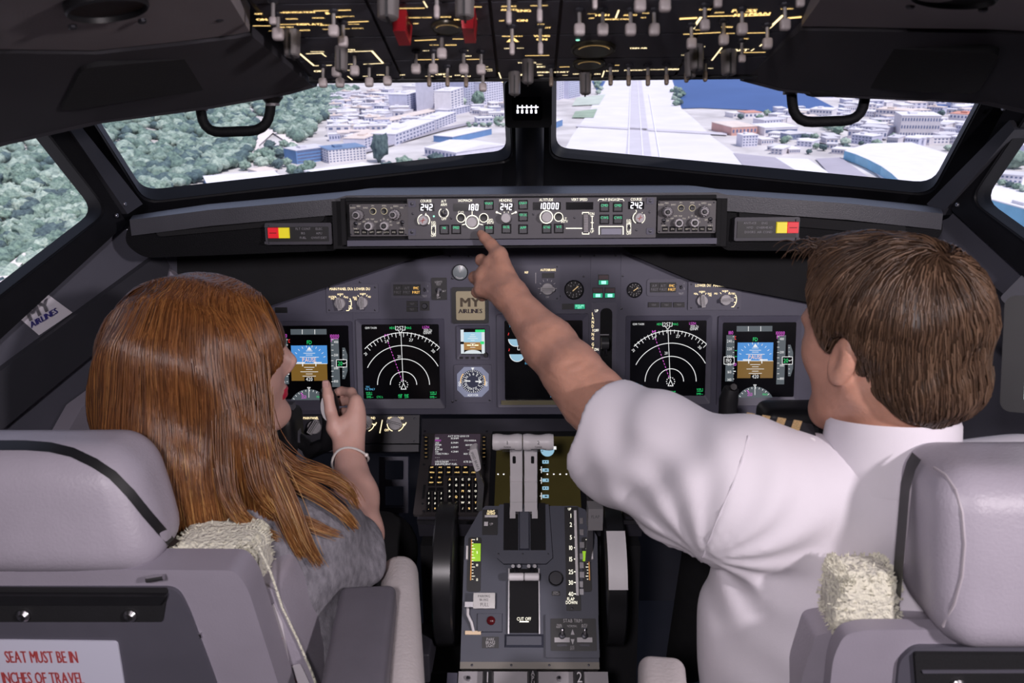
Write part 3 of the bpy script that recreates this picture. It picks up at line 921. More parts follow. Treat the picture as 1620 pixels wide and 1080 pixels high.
# look-alike white houses filling the town
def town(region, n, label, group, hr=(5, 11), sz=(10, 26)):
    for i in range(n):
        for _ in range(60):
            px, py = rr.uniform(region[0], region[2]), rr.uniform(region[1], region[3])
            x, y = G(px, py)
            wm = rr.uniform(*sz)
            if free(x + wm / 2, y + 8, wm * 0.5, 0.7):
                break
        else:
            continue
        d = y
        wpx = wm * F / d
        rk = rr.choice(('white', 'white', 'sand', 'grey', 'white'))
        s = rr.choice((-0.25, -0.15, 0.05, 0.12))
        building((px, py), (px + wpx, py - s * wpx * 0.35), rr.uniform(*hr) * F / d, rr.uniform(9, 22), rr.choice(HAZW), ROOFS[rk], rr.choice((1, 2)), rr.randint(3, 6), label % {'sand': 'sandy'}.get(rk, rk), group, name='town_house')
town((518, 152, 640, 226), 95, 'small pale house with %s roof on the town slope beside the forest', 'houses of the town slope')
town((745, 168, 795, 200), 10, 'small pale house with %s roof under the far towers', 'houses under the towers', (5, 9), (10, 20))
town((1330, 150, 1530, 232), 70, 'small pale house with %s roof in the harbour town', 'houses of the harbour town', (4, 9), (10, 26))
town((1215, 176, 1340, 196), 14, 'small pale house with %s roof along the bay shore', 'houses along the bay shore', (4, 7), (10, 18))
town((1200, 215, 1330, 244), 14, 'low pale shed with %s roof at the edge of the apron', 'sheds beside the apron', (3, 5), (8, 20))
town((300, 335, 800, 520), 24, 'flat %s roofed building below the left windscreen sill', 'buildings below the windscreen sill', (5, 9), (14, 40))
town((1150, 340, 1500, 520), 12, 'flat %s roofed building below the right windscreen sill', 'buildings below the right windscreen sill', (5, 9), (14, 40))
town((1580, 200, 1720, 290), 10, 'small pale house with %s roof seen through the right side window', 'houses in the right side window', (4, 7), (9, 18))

# ---------------- trees
def crown(seed, sub=2):
    r2 = random.Random(seed)
    import bmesh
    bm = bmesh.new()
    bmesh.ops.create_icosphere(bm, subdivisions=sub, radius=1.0)
    off = Vector((seed * 3.1, seed * 1.7, 0))
    vs = []
    for v in bm.verts:
        k = 1 + 0.46 * mnoise.noise(v.co * 1.7 + off) + 0.34 * mnoise.noise(v.co * 3.6 + off) + 0.16 * mnoise.noise(v.co * 7.0 + off)
        p = v.co * k
        vs.append((p.x, p.y, 0.75 * p.z + 0.85))
    fs = [tuple(x.index for x in f.verts) for f in bm.faces]
    bm.free()
    return vs, fs
LEAF = [mat('foliage_%d' % i, c, 0.9, scale=0.35, c2=d) for i, (c, d) in enumerate((((0.20, 0.29, 0.24), (0.06, 0.10, 0.10)), ((0.28, 0.37, 0.31), (0.09, 0.14, 0.13)), ((0.42, 0.50, 0.43), (0.15, 0.22, 0.20)), ((0.12, 0.18, 0.18), (0.04, 0.07, 0.09))))]  # pale and dark noise tones paint highlight and shadow into the crowns
LEAFS = [mat('foliage_near_%d' % i, c, 0.9, scale=3.0, c2=d) for i, (c, d) in enumerate((((0.24, 0.34, 0.27), (0.05, 0.09, 0.09)), ((0.34, 0.44, 0.36), (0.08, 0.13, 0.12)), ((0.52, 0.60, 0.51), (0.14, 0.21, 0.19)), ((0.13, 0.19, 0.19), (0.03, 0.05, 0.07))))]  # painted highlight and shadow tones again, finer, for single trees
TR = []
for i in range(8):
    vs, fs = crown(i + 1, 3)
    tv = [(0.09 * math.cos(k * 1.571), 0.09 * math.sin(k * 1.571), z) for z in (-0.6, 0.5) for k in range(4)]
    n0 = len(vs)
    me = bpy.data.meshes.new('tree')
    me.from_pydata(vs + tv, [], fs + [(n0 + k, n0 + (k + 1) % 4, n0 + 4 + (k + 1) % 4, n0 + 4 + k) for k in range(4)])
    me.materials.append(LEAFS[i % 4])
    me.polygons.foreach_set('use_smooth', [True] * len(me.polygons))
    me.update()
    TR.append(me)
LOW = [crown(20 + i, 2) for i in range(6)]
def tree(px, py, r, label, group, xy=None, v=None, tall=1.0, name='tree'):
    x, y = xy or G(px, py)
    if xy is None:
        for _ in range(12):
            if free(x, y, r, 1.12): break
            x += rng.uniform(-6, 6); y -= rng.uniform(0, 7)
        else:
            return None
        REG.append((x, y, r * 0.9))
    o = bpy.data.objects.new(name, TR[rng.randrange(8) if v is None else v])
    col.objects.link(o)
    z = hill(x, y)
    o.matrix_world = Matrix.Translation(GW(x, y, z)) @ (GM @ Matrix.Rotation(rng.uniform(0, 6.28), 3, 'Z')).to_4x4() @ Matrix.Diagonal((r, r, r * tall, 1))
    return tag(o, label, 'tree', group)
# the forest: sample on the hillside, biggest crowns in view become single trees
cand = []
for i in range(26000):
    x = -rng.uniform(235, 1150); y = rng.uniform(60, 1500)
    edge = -258 - 14 * math.sin(y * 0.013) if y < 790 else -236 - 8 * math.sin(y * 0.02) - max(0, y - 1000) * 0.12
    if x > edge: continue
    z = hill(x, y)
    P = GW(x, y, z + 4)
    px, py, d = proj(P)
    if d < 50: continue
    inw = (-40 < px < 540 and 110 < py < 330) or (-60 < px < 170 and 180 < py < 480)
    if not inw and not (-500 < px < 640 and 60 < py < 900 and i % 3 == 0): continue
    bx_, by_, _d = proj(GW(x, y, z))
    def near(x0, y0, x1, y1, r_):
        t_ = max(0, min(1, ((bx_ - x0) * (x1 - x0) + (by_ - 7 - y0) * (y1 - y0)) / ((x1 - x0) ** 2 + (y1 - y0) ** 2)))
        return math.hypot(bx_ - x0 - t_ * (x1 - x0), (by_ - 7 - y0 - t_ * (y1 - y0)) * .8) < r_
    if near(396, 168, 418, 192, 6) or near(418, 192, 406, 236, 9) or near(406, 236, 412, 268, 9) or near(422, 208, 474, 234, 9): continue
    if 408 < bx_ < 480 and 214 < by_ < 275 and by_ > 206 + (bx_ - 420) * .5: continue
    cand.append((d if inw else d + 5000, x, y, z, px, py))
cand.sort()
keep = []
cell = {}
for c in cand:
    sp_ = 7 if c[0] < 5000 else 13
    k = (int(c[1] // sp_), int(c[2] // sp_), sp_)
    if k in cell: continue
    cell[k] = 1
    keep.append(c)
single, rest = keep[:300], keep[300:]
for c in single:
    tv_ = rng.randrange(8)
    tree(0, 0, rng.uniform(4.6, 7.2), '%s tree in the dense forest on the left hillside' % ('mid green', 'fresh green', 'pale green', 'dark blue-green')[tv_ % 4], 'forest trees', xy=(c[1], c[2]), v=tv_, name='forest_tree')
for part_i in range(1):
    vv, ff, mm = [], [], []
    base_n = 0
    for c in rest:
        vs, fs = LOW[rng.randrange(6)]
        r = rng.uniform(4.2, 7.0)
        a = rng.uniform(0, 6.28); ca, sa = math.cos(a) * r, math.sin(a) * r
        A = np.array(vs)
        X = A[:, 0] * ca - A[:, 1] * sa + c[1]; Y = A[:, 0] * sa + A[:, 1] * ca + c[2]; Z = A[:, 2] * r + c[3]
        Pn = np.outer(X, EX) + np.outer(Y, EY) + np.outer(Z, EZ) + np.array(GO)
        vv.append(Pn)
        ff.append(np.array(fs) + base_n); base_n += len(vs)
        mm += [rng.randrange(4)] * len(fs)
    V = np.concatenate(vv); Fc = np.concatenate(ff)
    org = V.mean(0)
    me = bpy.data.meshes.new('forest')
    me.from_pydata((V - org).tolist(), [], Fc.tolist())
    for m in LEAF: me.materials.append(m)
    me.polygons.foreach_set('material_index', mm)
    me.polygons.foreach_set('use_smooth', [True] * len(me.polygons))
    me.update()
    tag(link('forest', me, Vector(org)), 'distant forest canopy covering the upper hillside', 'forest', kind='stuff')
# small wood and street trees
for i in range(34):
    px, py = rng.uniform(414, 468), rng.uniform(232, 262)
    if (px - 441) ** 2 / 27 ** 2 + (py - 247) ** 2 / 15 ** 2 > 1: continue
    tree(px, py, rng.uniform(4, 6), 'round tree in the small wood inside the sandy track', 'small wood trees', name='wood_tree')
for i in range(16):
    tree(rng.uniform(450, 540), rng.uniform(268, 284), rng.uniform(3.5, 5.5), 'dark tree between the low roofs below the blue block', 'trees between the low roofs', name='roof_tree')
tree(602, 256, 7.5, 'tall pointed dark green tree beside the office block', None, v=3, tall=2.1, name='pointed_tree')
for px, py, r in ((690, 262, 7), (700, 258, 5), (640, 268, 7), (655, 266, 6), (625, 272, 6), (668, 262, 4), (772, 252, 6), (782, 250, 5), (730, 257, 4)):
    tree(px, py, r, 'bushy tree along the windscreen sill in front of the hangar', 'trees in front of the hangar', name='bushy_tree')
for px, py, r in ((588, 152, 8), (597, 160, 8), (605, 158, 9), (611, 172, 6), (627, 168, 7), (556, 152, 8), (548, 150, 8)):
    tree(px, py, r, 'street tree on the sandy slope above the town', 'slope street trees', name='street_tree')
for px, py, r, t in ((669, 172, 10, 1.3), (682, 174, 8, 1.5), (720, 170, 9, 1.1), (757, 168, 8, 1.6), (744, 166, 8, 1.2), (775, 160, 7, 1.6), (765, 172, 5, 1.2), (700, 176, 5, 1), (660, 178, 7, 1)):
    tree(px, py, r, 'dark tree standing among the towers', 'trees among the towers', tall=t, name='tower_tree')
for i in range(26):
    px = 755 + rng.uniform(-5, 40); tree(px, 198 - (px - 755) * 0.25 + rng.uniform(-1, 1), 2.6, 'small round tree in the avenue row', 'avenue trees', name='avenue_tree')
for i in range(22):
    t = rng.random(); px = 948 + rng.uniform(-7, 3) if t < 0.4 else 1066 + rng.uniform(-4, 10)
    py = rng.uniform(130, 150) if t < 0.4 else rng.uniform(140, 172)
    tree(px, py, rng.uniform(3, 5), 'shrub on the rocky verge of the runway end', 'runway verge shrubs', name='verge_shrub')
for i in range(60):
    px, py = rng.uniform(1090, 1540), rng.uniform(172, 240)
    if py < 176 + max(0, (px - 1240)) * 0.02: continue
    if px < 1150 + (py - 172) * 1.4: continue
    tree(px, py, rng.uniform(2.2, 4.5), 'small tree between the pale houses right of the runway', 'trees of the harbour town', name='town_tree')
for px, py, r in ((1310, 205, 5), (1318, 208, 5), (1326, 212, 5), (1333, 215, 5), (1306, 202, 4), (1488, 205, 9), (1490, 215, 8), (1486, 190, 9)):
    tree(px, py, r, 'dark green tree of the hedge beside the terminal and palace', 'hedge trees', name='hedge_tree')
for px, py, r in ((1606, 262, 10), (1614, 255, 9), (1572, 290, 3), (1584, 294, 3), (1596, 297, 3), (1608, 300, 3), (1618, 304, 3)):
    tree(px, py, r, 'tree over the apron in the right side window', 'trees in the right side window', name='apron_tree')
# ------------------------------------------------------------------ instrument panel vocabulary
def ktext(b, t, px, py, hpx, w=0.0012, align='c', sx=0.78, bold=0.0):
    a, c = b.fr.hit(px, py)
    b.text(t, a, c, hpx * b.fr.k(px, py), w, align, sx, 0.0, bold)
def kline(b, x0, y0, x1, y1, tpx, w=0.0012):
    a0, c0 = b.fr.hit(x0, y0); a1, c1 = b.fr.hit(x1, y1)
    b.line(a0, c0, a1, c1, tpx * b.fr.k(x0, y0), w)
def karc(b, px, py, rpx, tpx, a0, a1, w=0.0012, n=24):
    a, c = b.fr.hit(px, py); k = b.fr.k(px, py)
    b.arc(a, c, rpx * k, tpx * k, a0, a1, w, n)
def kdisc(b, px, py, rpx, w, n=16):
    a, c = b.fr.hit(px, py); b.disc(a, c, rpx * b.fr.k(px, py), w, n)
def screw(fr, px, py, rpx, parent, w=0.0):
    b = MB(fr, [SCREW]); a, c = fr.hit(px, py); k = fr.k(px, py)
    b.lathe(a, c, [(rpx * k, w), (rpx * k, w + 0.0012), (rpx * k * .6, w + 0.0015)], 8)
    return b.build('screw', parent=parent)
def plate(fr, x0, y0, x1, y1, w0, w1, parent, m=PANEL2, name='plate', r=0.003, tp=0.0):
    b = MB(fr, [m]); b.prism(rrect(*fr.rect(x0, y0, x1, y1), r, 3), w0, w1)
    return b.build(name, parent=parent)
def knob(fr, px, py, rpx, parent, h=0.016, m=KNOBL, top=None, ringm=None, name='knob', w=0.0, nf=0, skirt=None):
    a, c = fr.hit(px, py); k = fr.k(px, py); r = rpx * k
    b = MB(fr, [m])
    b.lathe(a, c, [(r * (1.05 if skirt else 1), w), (r, w + h * .85), (r * .86, w + h)], 24, flute=0.06 if nf else 0, nf=nf)
    o = b.build(name, parent=parent)
    if top:
        t = MB(fr, [top]); t.lathe(a, c, [(r * .55, w + h), (r * .55, w + h + 0.003), (r * .4, w + h + 0.004)], 16); t.build('cap', parent=o)
    return o
def pointer_knob(fr, px, py, rpx, parent, ang=90, m=KNOBL, h=0.018, w=0.0):
    a, c = fr.hit(px, py); k = fr.k(px, py); r = rpx * k
    b = MB(fr, [m]); b.lathe(a, c, [(r, w), (r, w + h * .45), (r * .92, w + h * .5)], 24)
    o = b.build('selector_knob', parent=parent)
    g = math.radians(ang); ux, uy = math.cos(g), math.sin(g)
    def q(s_, t_): return (a + ux * s_ - uy * t_, c + uy * s_ + ux * t_)
    b = MB(fr, [m]); b.prism([q(-1.15 * r, -.34 * r), q(1.1 * r, -.34 * r), q(1.25 * r, 0), q(1.1 * r, .34 * r), q(-1.15 * r, .34 * r)], w + h * .4, w + h)
    g_ = b.build('grip', parent=o)
    b = MB(fr, [BLACK])
    for t_ in (-.12, .12):
        x0, y0 = q(-1.0 * r, t_ * r); x1, y1 = q(1.0 * r, t_ * r); b.line(x0, y0, x1, y1, .08 * r, w + h + .0002)
    tag(b.build('grip_lines', parent=o), kind='stuff')
    return o
def toggle(fr, px, py, hpx, parent, up=True, w=0.0, m=STEEL, name='toggle_switch', ln=None):
    a, c = fr.hit(px, py); k = fr.k(px, py)
    b = MB(fr, [SCREW]); b.lathe(a, c, [(hpx * .33 * k, w), (hpx * .33 * k, w + .002), (hpx * .2 * k, w + .003)], 10)
    o = b.build(name, parent=parent)
    p0 = fr.P(a, c, w + .001); L = (ln or hpx * 1.0 * k)
    p1 = fr.P(a, c + (L * .5 if up else -L * .5), w + L * .85)
    b = MB(None, [m]); b.tube([p0, p0.lerp(p1, .6), p0.lerp(p1, .92), p1], [hpx * .09 * k, hpx * .13 * k, hpx * .16 * k, hpx * .08 * k], 8); b.build('lever', parent=o)
    return o
def lit_button(fr, px, py, hw, hh, parent, leg='', lm=GREENL, w=0.0, name='push_button', dark=True):
    b = MB(fr, [MATTE]); b.bpx(px - hw, py - hh, px + hw, py + hh, w - .002, w + .0012)
    o = b.build(name, parent=parent)
    b = MB(fr, [mat('button_face', (0.035, 0.035, 0.045), 0.4)]); b.bpx(px - hw * .8, py - hh * .8, px + hw * .8, py + hh * .8, w, w + .0035, .0004); b.build('cap', parent=o)
    if leg:
        b = MB(fr, [lm]); n_ = max(2, len(leg))
        ktext(b, leg, px, py - hh * .38, hh * .52, w + .0037, sx=min(1.0, 2.6 / (0.75 * n_)))
        b.build('lit_legend', parent=o)
    return o
def led_window(fr, x0, y0, x1, y1, txt, parent, hpx=9.0, align='r'):
    b = MB(fr, [SCREEN]); b.bpx(x0, y0, x1, y1, -.001, .0012)
    o = b.build('readout', parent=parent)
    if txt:
        b = MB(fr, [LED]); seg = {'0': 'abcdef', '1': 'bc', '2': 'abged', '4': 'fgbc', '8': 'abcdefg'}
        wd, x = 4.1, x1 - 3.5
        for ch in reversed(txt):
            cx, cy, hh = x - wd / 2, (y0 + y1) / 2, hpx / 2
            for s_ in seg[ch]:
                L, R = cx - 1.75, cx + 1.75
                q = {'a': (L, cy - hh, R, cy - hh), 'd': (L, cy + hh, R, cy + hh), 'g': (L, cy, R, cy), 'f': (L + .4, cy - hh, L, cy), 'e': (L, cy, L - .4, cy + hh), 'b': (R + .4, cy - hh, R, cy), 'c': (R, cy, R - .4, cy + hh)}[s_]
                kline(b, *q, 1.25, .0016)
            x -= wd + 2.6
        b.build('lit_legend', parent=o)
    return o
def ring_hole(fr, px, py, rpx, parent, m=IVORY):
    a, c = fr.hit(px, py); k = fr.k(px, py); r = rpx * k
    b = MB(fr, [BLACK]); b.lathe(a, c, [(r * .85, 0), (r * .85, .004), (r * .7, .005), (r * .3, .0045)], 16); o = b.build('small_knob', parent=parent)
    b = MB(fr, [m]); b.arc(a, c, r, r * .17, 0, 360, .0012, 24); b.build('lit_ring', parent=o)
    return o

# ------------------------------------------------------------------ autopilot mode control panel
mcp = thing('mode_control_panel', 'autopilot control panel with lit speed, heading and altitude readouts', 'control panel', MC.hp(842, 376))
plate(MC, 645, 313, 1038, 377, -.012, 0, mcp, mat('mcp_face', (0.085, 0.080, 0.095), 0.5, var=.05, scale=30), 'face', .001)
L = MB(MC, [IVORY])
for t, x, y in (('COURSE', 674, 317.6), ('IAS/MACH', 736, 316.9), ('HEADING', 800, 316.6), ('ALTITUDE', 864, 315.8), ('VERT SPEED', 916.5, 315.4), ('A/P ENGAGE', 966.5, 315.4), ('COURSE', 1006.5, 315), ('A/T', 702, 318), ('ARM', 702, 323.5), ('OFF', 702.5, 345.8), ('F/D', 686, 352), ('ON', 686, 355.8), ('OFF', 686, 372.2), ('F/D', 994.8, 349), ('ON', 994.8, 352.6), ('OFF', 994.8, 369), ('C/O', 729, 335.6), ('SPD', 776, 348), ('INTV', 776, 352), ('ALT', 892, 346), ('INTV', 893, 350), ('DN', 936.8, 338), ('UP', 936.8, 366)):
    ktext(L, t, x, y, 4.4)
kline(L, 674, 337, 673, 341.5, 1); karc(L, 670.5, 348.3, 10, 1.3, -40, 75); karc(L, 670.5, 348.3, 10, 1.3, 105, 220)
karc(L, 702, 336.8, 8, 1.2, -60, 60); karc(L, 702, 336.8, 8, 1.2, 120, 240)
karc(L, 747.2, 351, 11, 1.6, 0, 360, n=32); kline(L, 747, 334, 747, 340, 1.1); kline(L, 731, 355.5, 737, 354.2, 1.2); kline(L, 757.5, 354, 764, 355.5, 1.2)
for s_ in (-1, 1):
    kline(L, 801 + s_ * 8, 338.5, 801 + s_ * 14, 336, 1.3); kdisc(L, 801 + s_ * 15, 335.6, 1.8, .0012, 6)
    kline(L, 801 + s_ * 3, 334.5, 801 + s_ * 3.6, 336.5, .8)
karc(L, 864.5, 343, 10.6, 1.5, 0, 360, n=32)
kline(L, 895, 361, 921, 361, 1.3)
for y0, sgn in ((336, 1), (370, -1)):
    kline(L, 921, y0, 932, y0, 1.2); kline(L, 921.3, y0, 921.3, y0 + 3 * sgn, 1.1); kline(L, 931.7, y0, 931.7, y0 + 3 * sgn, 1.1)
kline(L, 936.8, 341, 936.8, 363, 1)
for y0 in (342, 352, 362): kline(L, 934.5, y0, 939, y0, 1)
kline(L, 947.5, 358, 986, 358, 1.2)
for x0 in (947.8, 985.7): kline(L, x0, 358, x0, 371, 1.5)
for s_ in (-1, 1):
    kline(L, 966.5 + s_ * 13, 315, 966.5 + s_ * 19, 315, 1); kline(L, 966.5 + s_ * 19, 315, 966.5 + s_ * 20.5, 318, 1)
karc(L, 1010.7, 344.4, 10, 1.3, -60, 60); karc(L, 1010.7, 344.4, 10, 1.3, 120, 240); kline(L, 1006, 332, 1007, 335.5, 1)
for (x, y) in ((686, 363.6), (994.6, 360)):
    kline(L, x - 3, y - 6, x + 3, y - 6, 1); kline(L, x - 3, y + 6, x + 3, y + 6, 1); kline(L, x - 3, y - 6, x - 3, y + 6, 1); kline(L, x + 3, y - 6, x + 3, y + 6, 1)
L.build('lettering', parent=mcp)
for x0, y0, x1, y1, t in ((663.4, 321.5, 687.3, 334, '242'), (717, 321.5, 760, 334, '180'), (789, 321, 813.2, 333, '242'), (843, 319.6, 887, 332, '10000'), (895.5, 319.6, 938.5, 331.5, ''), (993.7, 318.6, 1019, 330.7, '242')):
    led_window(MC, x0, y0, x1, y1, t, mcp)
CR_ = mat('red_cross', (0.45, 0.05, 0.04), 0.5)
for x, y in ((670.5, 348.3), (1010.7, 344.4)):
    o = knob(MC, x, y, 7.8, mcp, .016, KNOBL, name='course_knob')
    b = MB(MC, [CR_]); a, c = MC.hit(x, y); k = MC.k(x, y)
    b.line(a - 4 * k, c - 1 * k, a + 4 * k, c + 1 * k, 1.1 * k, .0163); b.line(a - 1 * k, c - 4 * k, a + 1 * k, c + 4 * k, 1.1 * k, .0163)
    tag(b.build('cross_mark', parent=o), 'red cross mark', kind='stuff')
knob(MC, 747.2, 351, 8.6, mcp, .02, KNOBL, name='speed_knob'); knob(MC, 800.6, 344.4, 8, mcp, .02, KNOBL, name='heading_knob', skirt=True); knob(MC, 864.5, 343, 8.6, mcp, .02, KNOBL, name='altitude_knob')
for x, y in ((729.4, 344.4), (765.4, 344.4), (883.6, 343)): ring_hole(MC, x, y, 7.3, mcp)
toggle(MC, 702, 338, 13, mcp, w=.001); toggle(MC, 686, 364, 9, mcp, False, .001, STEEL); toggle(MC, 994.6, 360.5, 9, mcp, False, .001, STEEL)
for x, y, t in ((703, 363, 'N1'), (721.8, 362.6, 'SPEED'), (773.8, 362.6, 'LVL CHG'), (773.4, 324.4, 'VNAV'), (827.6, 323.8, 'LNAV'), (801.2, 361.7, 'HDG SEL'), (827.6, 342.5, 'VOR LOC'), (827.6, 362.6, 'APP'), (864.9, 361.7, 'ALT HLD'), (884, 361.3, 'V/S'), (956.1, 327.6, 'CMD'), (977.2, 327.6, 'CMD'), (956.1, 346.9, 'CWS'), (977.2, 346.9, 'CWS')):
    lit_button(MC, x, y, 7.6, 7.6, mcp, t)
b = MB(MC, [GREENB]); kdisc(b, 686.4, 342, 1.5, .001, 8); b.build('indicator', parent=mcp)
b = MB(MC, [BLACK]); b.bpx(922.5, 338, 931, 368, 0, .0015); tw = b.build('thumbwheel_slot', parent=mcp)
for i in range(11):
    b = MB(MC, [KNOBG]); b.bpx(923.3, 339 + i * 2.6, 930.2, 340.9 + i * 2.6, .001, .0035 + .0035 * math.sin((i + .5) / 11 * math.pi)); b.build('wheel_rib', parent=tw)
b = MB(MC, [mat('grey_bar', (0.28, 0.28, 0.36), .4)]); b.bpx(950, 360.5, 983.5, 371.5, 0, .006, .001); b.build('disengage_bar', parent=mcp)
for x, y in ((653, 338), (714, 345), (844, 338.7), (909, 344), (1027.5, 335.4), (1007, 363.6), (1017, 338)): screw(MC, x, y, 1.9, mcp)
for x, y in ((652, 367), (652, 322.4), (1028.5, 317.5), (1028.5, 365.5)):
    o = plate(MC, x - 6, y - 5, x + 6, y + 5, 0, .002, mcp, PANEL, 'latch', .002); screw(MC, x, y, 2.6, o, .002)

def efis(x0, y0, dx, label):
    root = thing('display_control_panel', label, 'control panel', MC.hp(x0 + 45, y0 + 52))
    f = plate(MC, x0, y0, x0 + 92, y0 + 51, -.012, .001, root, mat('efis_face', (0.085, 0.078, 0.085), .5, var=.06, scale=30), 'face', .002)
    P = lambda u, v: (x0 + u, y0 + v)
    for u, v in ((14.5, 17.5), (72, 17)):
        knob(MC, *P(u, v), 9, root, .009, mat('knob_dark_ring', (.16, .15, .16), .35, metal=.4), name='outer_knob', nf=12)
        knob(MC, *P(u - 1.5, v), 6.4, root, .022, KNOBG, BLACK, name='inner_knob', nf=10)
    for u, v in ((31.5, 34.8), (56.2, 34.5)): knob(MC, *P(u, v), 7.2, root, .017, KNOBL, BLACK, name='selector_knob', nf=8)
    for u, v in ((36.8, 11.5), (54.4, 11.3)): ring_hole(MC, *P(u, v), 5.2, root, mat('ring_ivory_dim', (.3, .28, .2), .5, emit=(1, .85, .55), es=.5))
    for u, v in ((9.5, 31), (83, 29)): toggle(MC, *P(u, v), 10, root, False, .001, SCREW)
    for i in range(7):
        x, y = P(11.5 + i * 11.7, 44.5)
        b = MB(MC, [MATTE]); b.bpx(x - 4.4, y - 4, x + 4.4, y + 4, 0, .0035, .0003); o = b.build('push_button', parent=root)
        b = MB(MC, [mat('dim_legend', (.3, .28, .26), .5, emit=(1, .9, .75), es=.35)]); ktext(b, ('WXR', 'STA', 'WPT', 'ARPT', 'DATA', 'POS', 'TERR')[i], x, y, 2.6, .0037, sx=.8); b.build('lit_legend', parent=o)
    b = MB(MC, [mat('dim_legend', (.3, .28, .26), .5)])
    for t, u, v in (('RADIO', 5, 6), ('MINS', 14, 3.5), ('BARO', 25, 6), ('FPV', 36.6, 3), ('MTRS', 54.5, 3), ('IN', 66, 6), ('BARO', 73, 3.5), ('HPA', 82, 6), ('APP', 22.5, 28), ('VOR', 28, 24), ('MAP', 36, 24), ('PLN', 41.5, 28), ('10', 49, 26), ('20', 54, 23.5), ('40', 60, 24.5), ('80', 64.5, 28), ('160', 65.5, 33), ('VOR 1', 9.5, 39), ('OFF', 15.5, 31.5), ('VOR 2', 83, 39), ('OFF', 76.5, 30)):
        ktext(b, t, *P(u, v), 2.6, .0014)
    b.build('lettering', parent=root)
    for u, v in ((2.5, 2.5), (89, 2.5), (2.5, 48), (89, 48)): screw(MC, *P(u, v), 1.4, root, .001)
efis(553.5, 322.5, 0, 'knob-filled display control panel left of the autopilot panel')
efis(1040.5, 317.5, 0, 'knob-filled display control panel right of the autopilot panel')
b = MB(MC, [PANEL]); b.bpx(549, 377, 1134, 388.5, -.02, .006, .0015); b.build('ledge', parent=gz)
b = MB(MC, [MATTE]); b.bpx(546, 310, 1134, 316, -.02, -.004); b.build('shadow_gap', parent=gz)
for x in (545, 1137):
    b = MB(MC, [MATTE]); b.bpx(x - 6, 312, x + 4, 389, -.08, .004, .002); b.build('end_cheek', parent=gz)

# ------------------------------------------------------------------ main instrument panel
mp = thing('main_instrument_panel', 'grey main instrument panel with display screens, gauges and knobs', 'instrument panel', MP.hp(838, 655))
q = [MP.hit(*p) for p in ((276, 655), (1402, 655), (1402, 380), (276, 380))]
b = MB(MP, [PANEL]); b.prism(q, -.03, 0); b.build('base_plate', parent=mp)
for x0, y0, x1, y1 in ((431, 497, 561, 652), (784, 398, 932, 490), (934, 398, 979, 652), (982, 398, 1020, 492)):
    plate(MP, x0, y0, x1, y1, 0, .0015, mp, PANEL, 'sub_panel', .001)
for x, y in ((712, 405), (716, 440), (742, 405), (918, 405), (940, 404), (974, 404), (985, 436), (923, 437), (700, 470), (570, 446), (700, 512), (983, 488), (1012, 404), (1070, 450), (480, 455), (716, 635), (925, 486), (885, 468), (1075, 403), (1330, 480)): screw(MP, x, y, 1.8, mp, .0015)

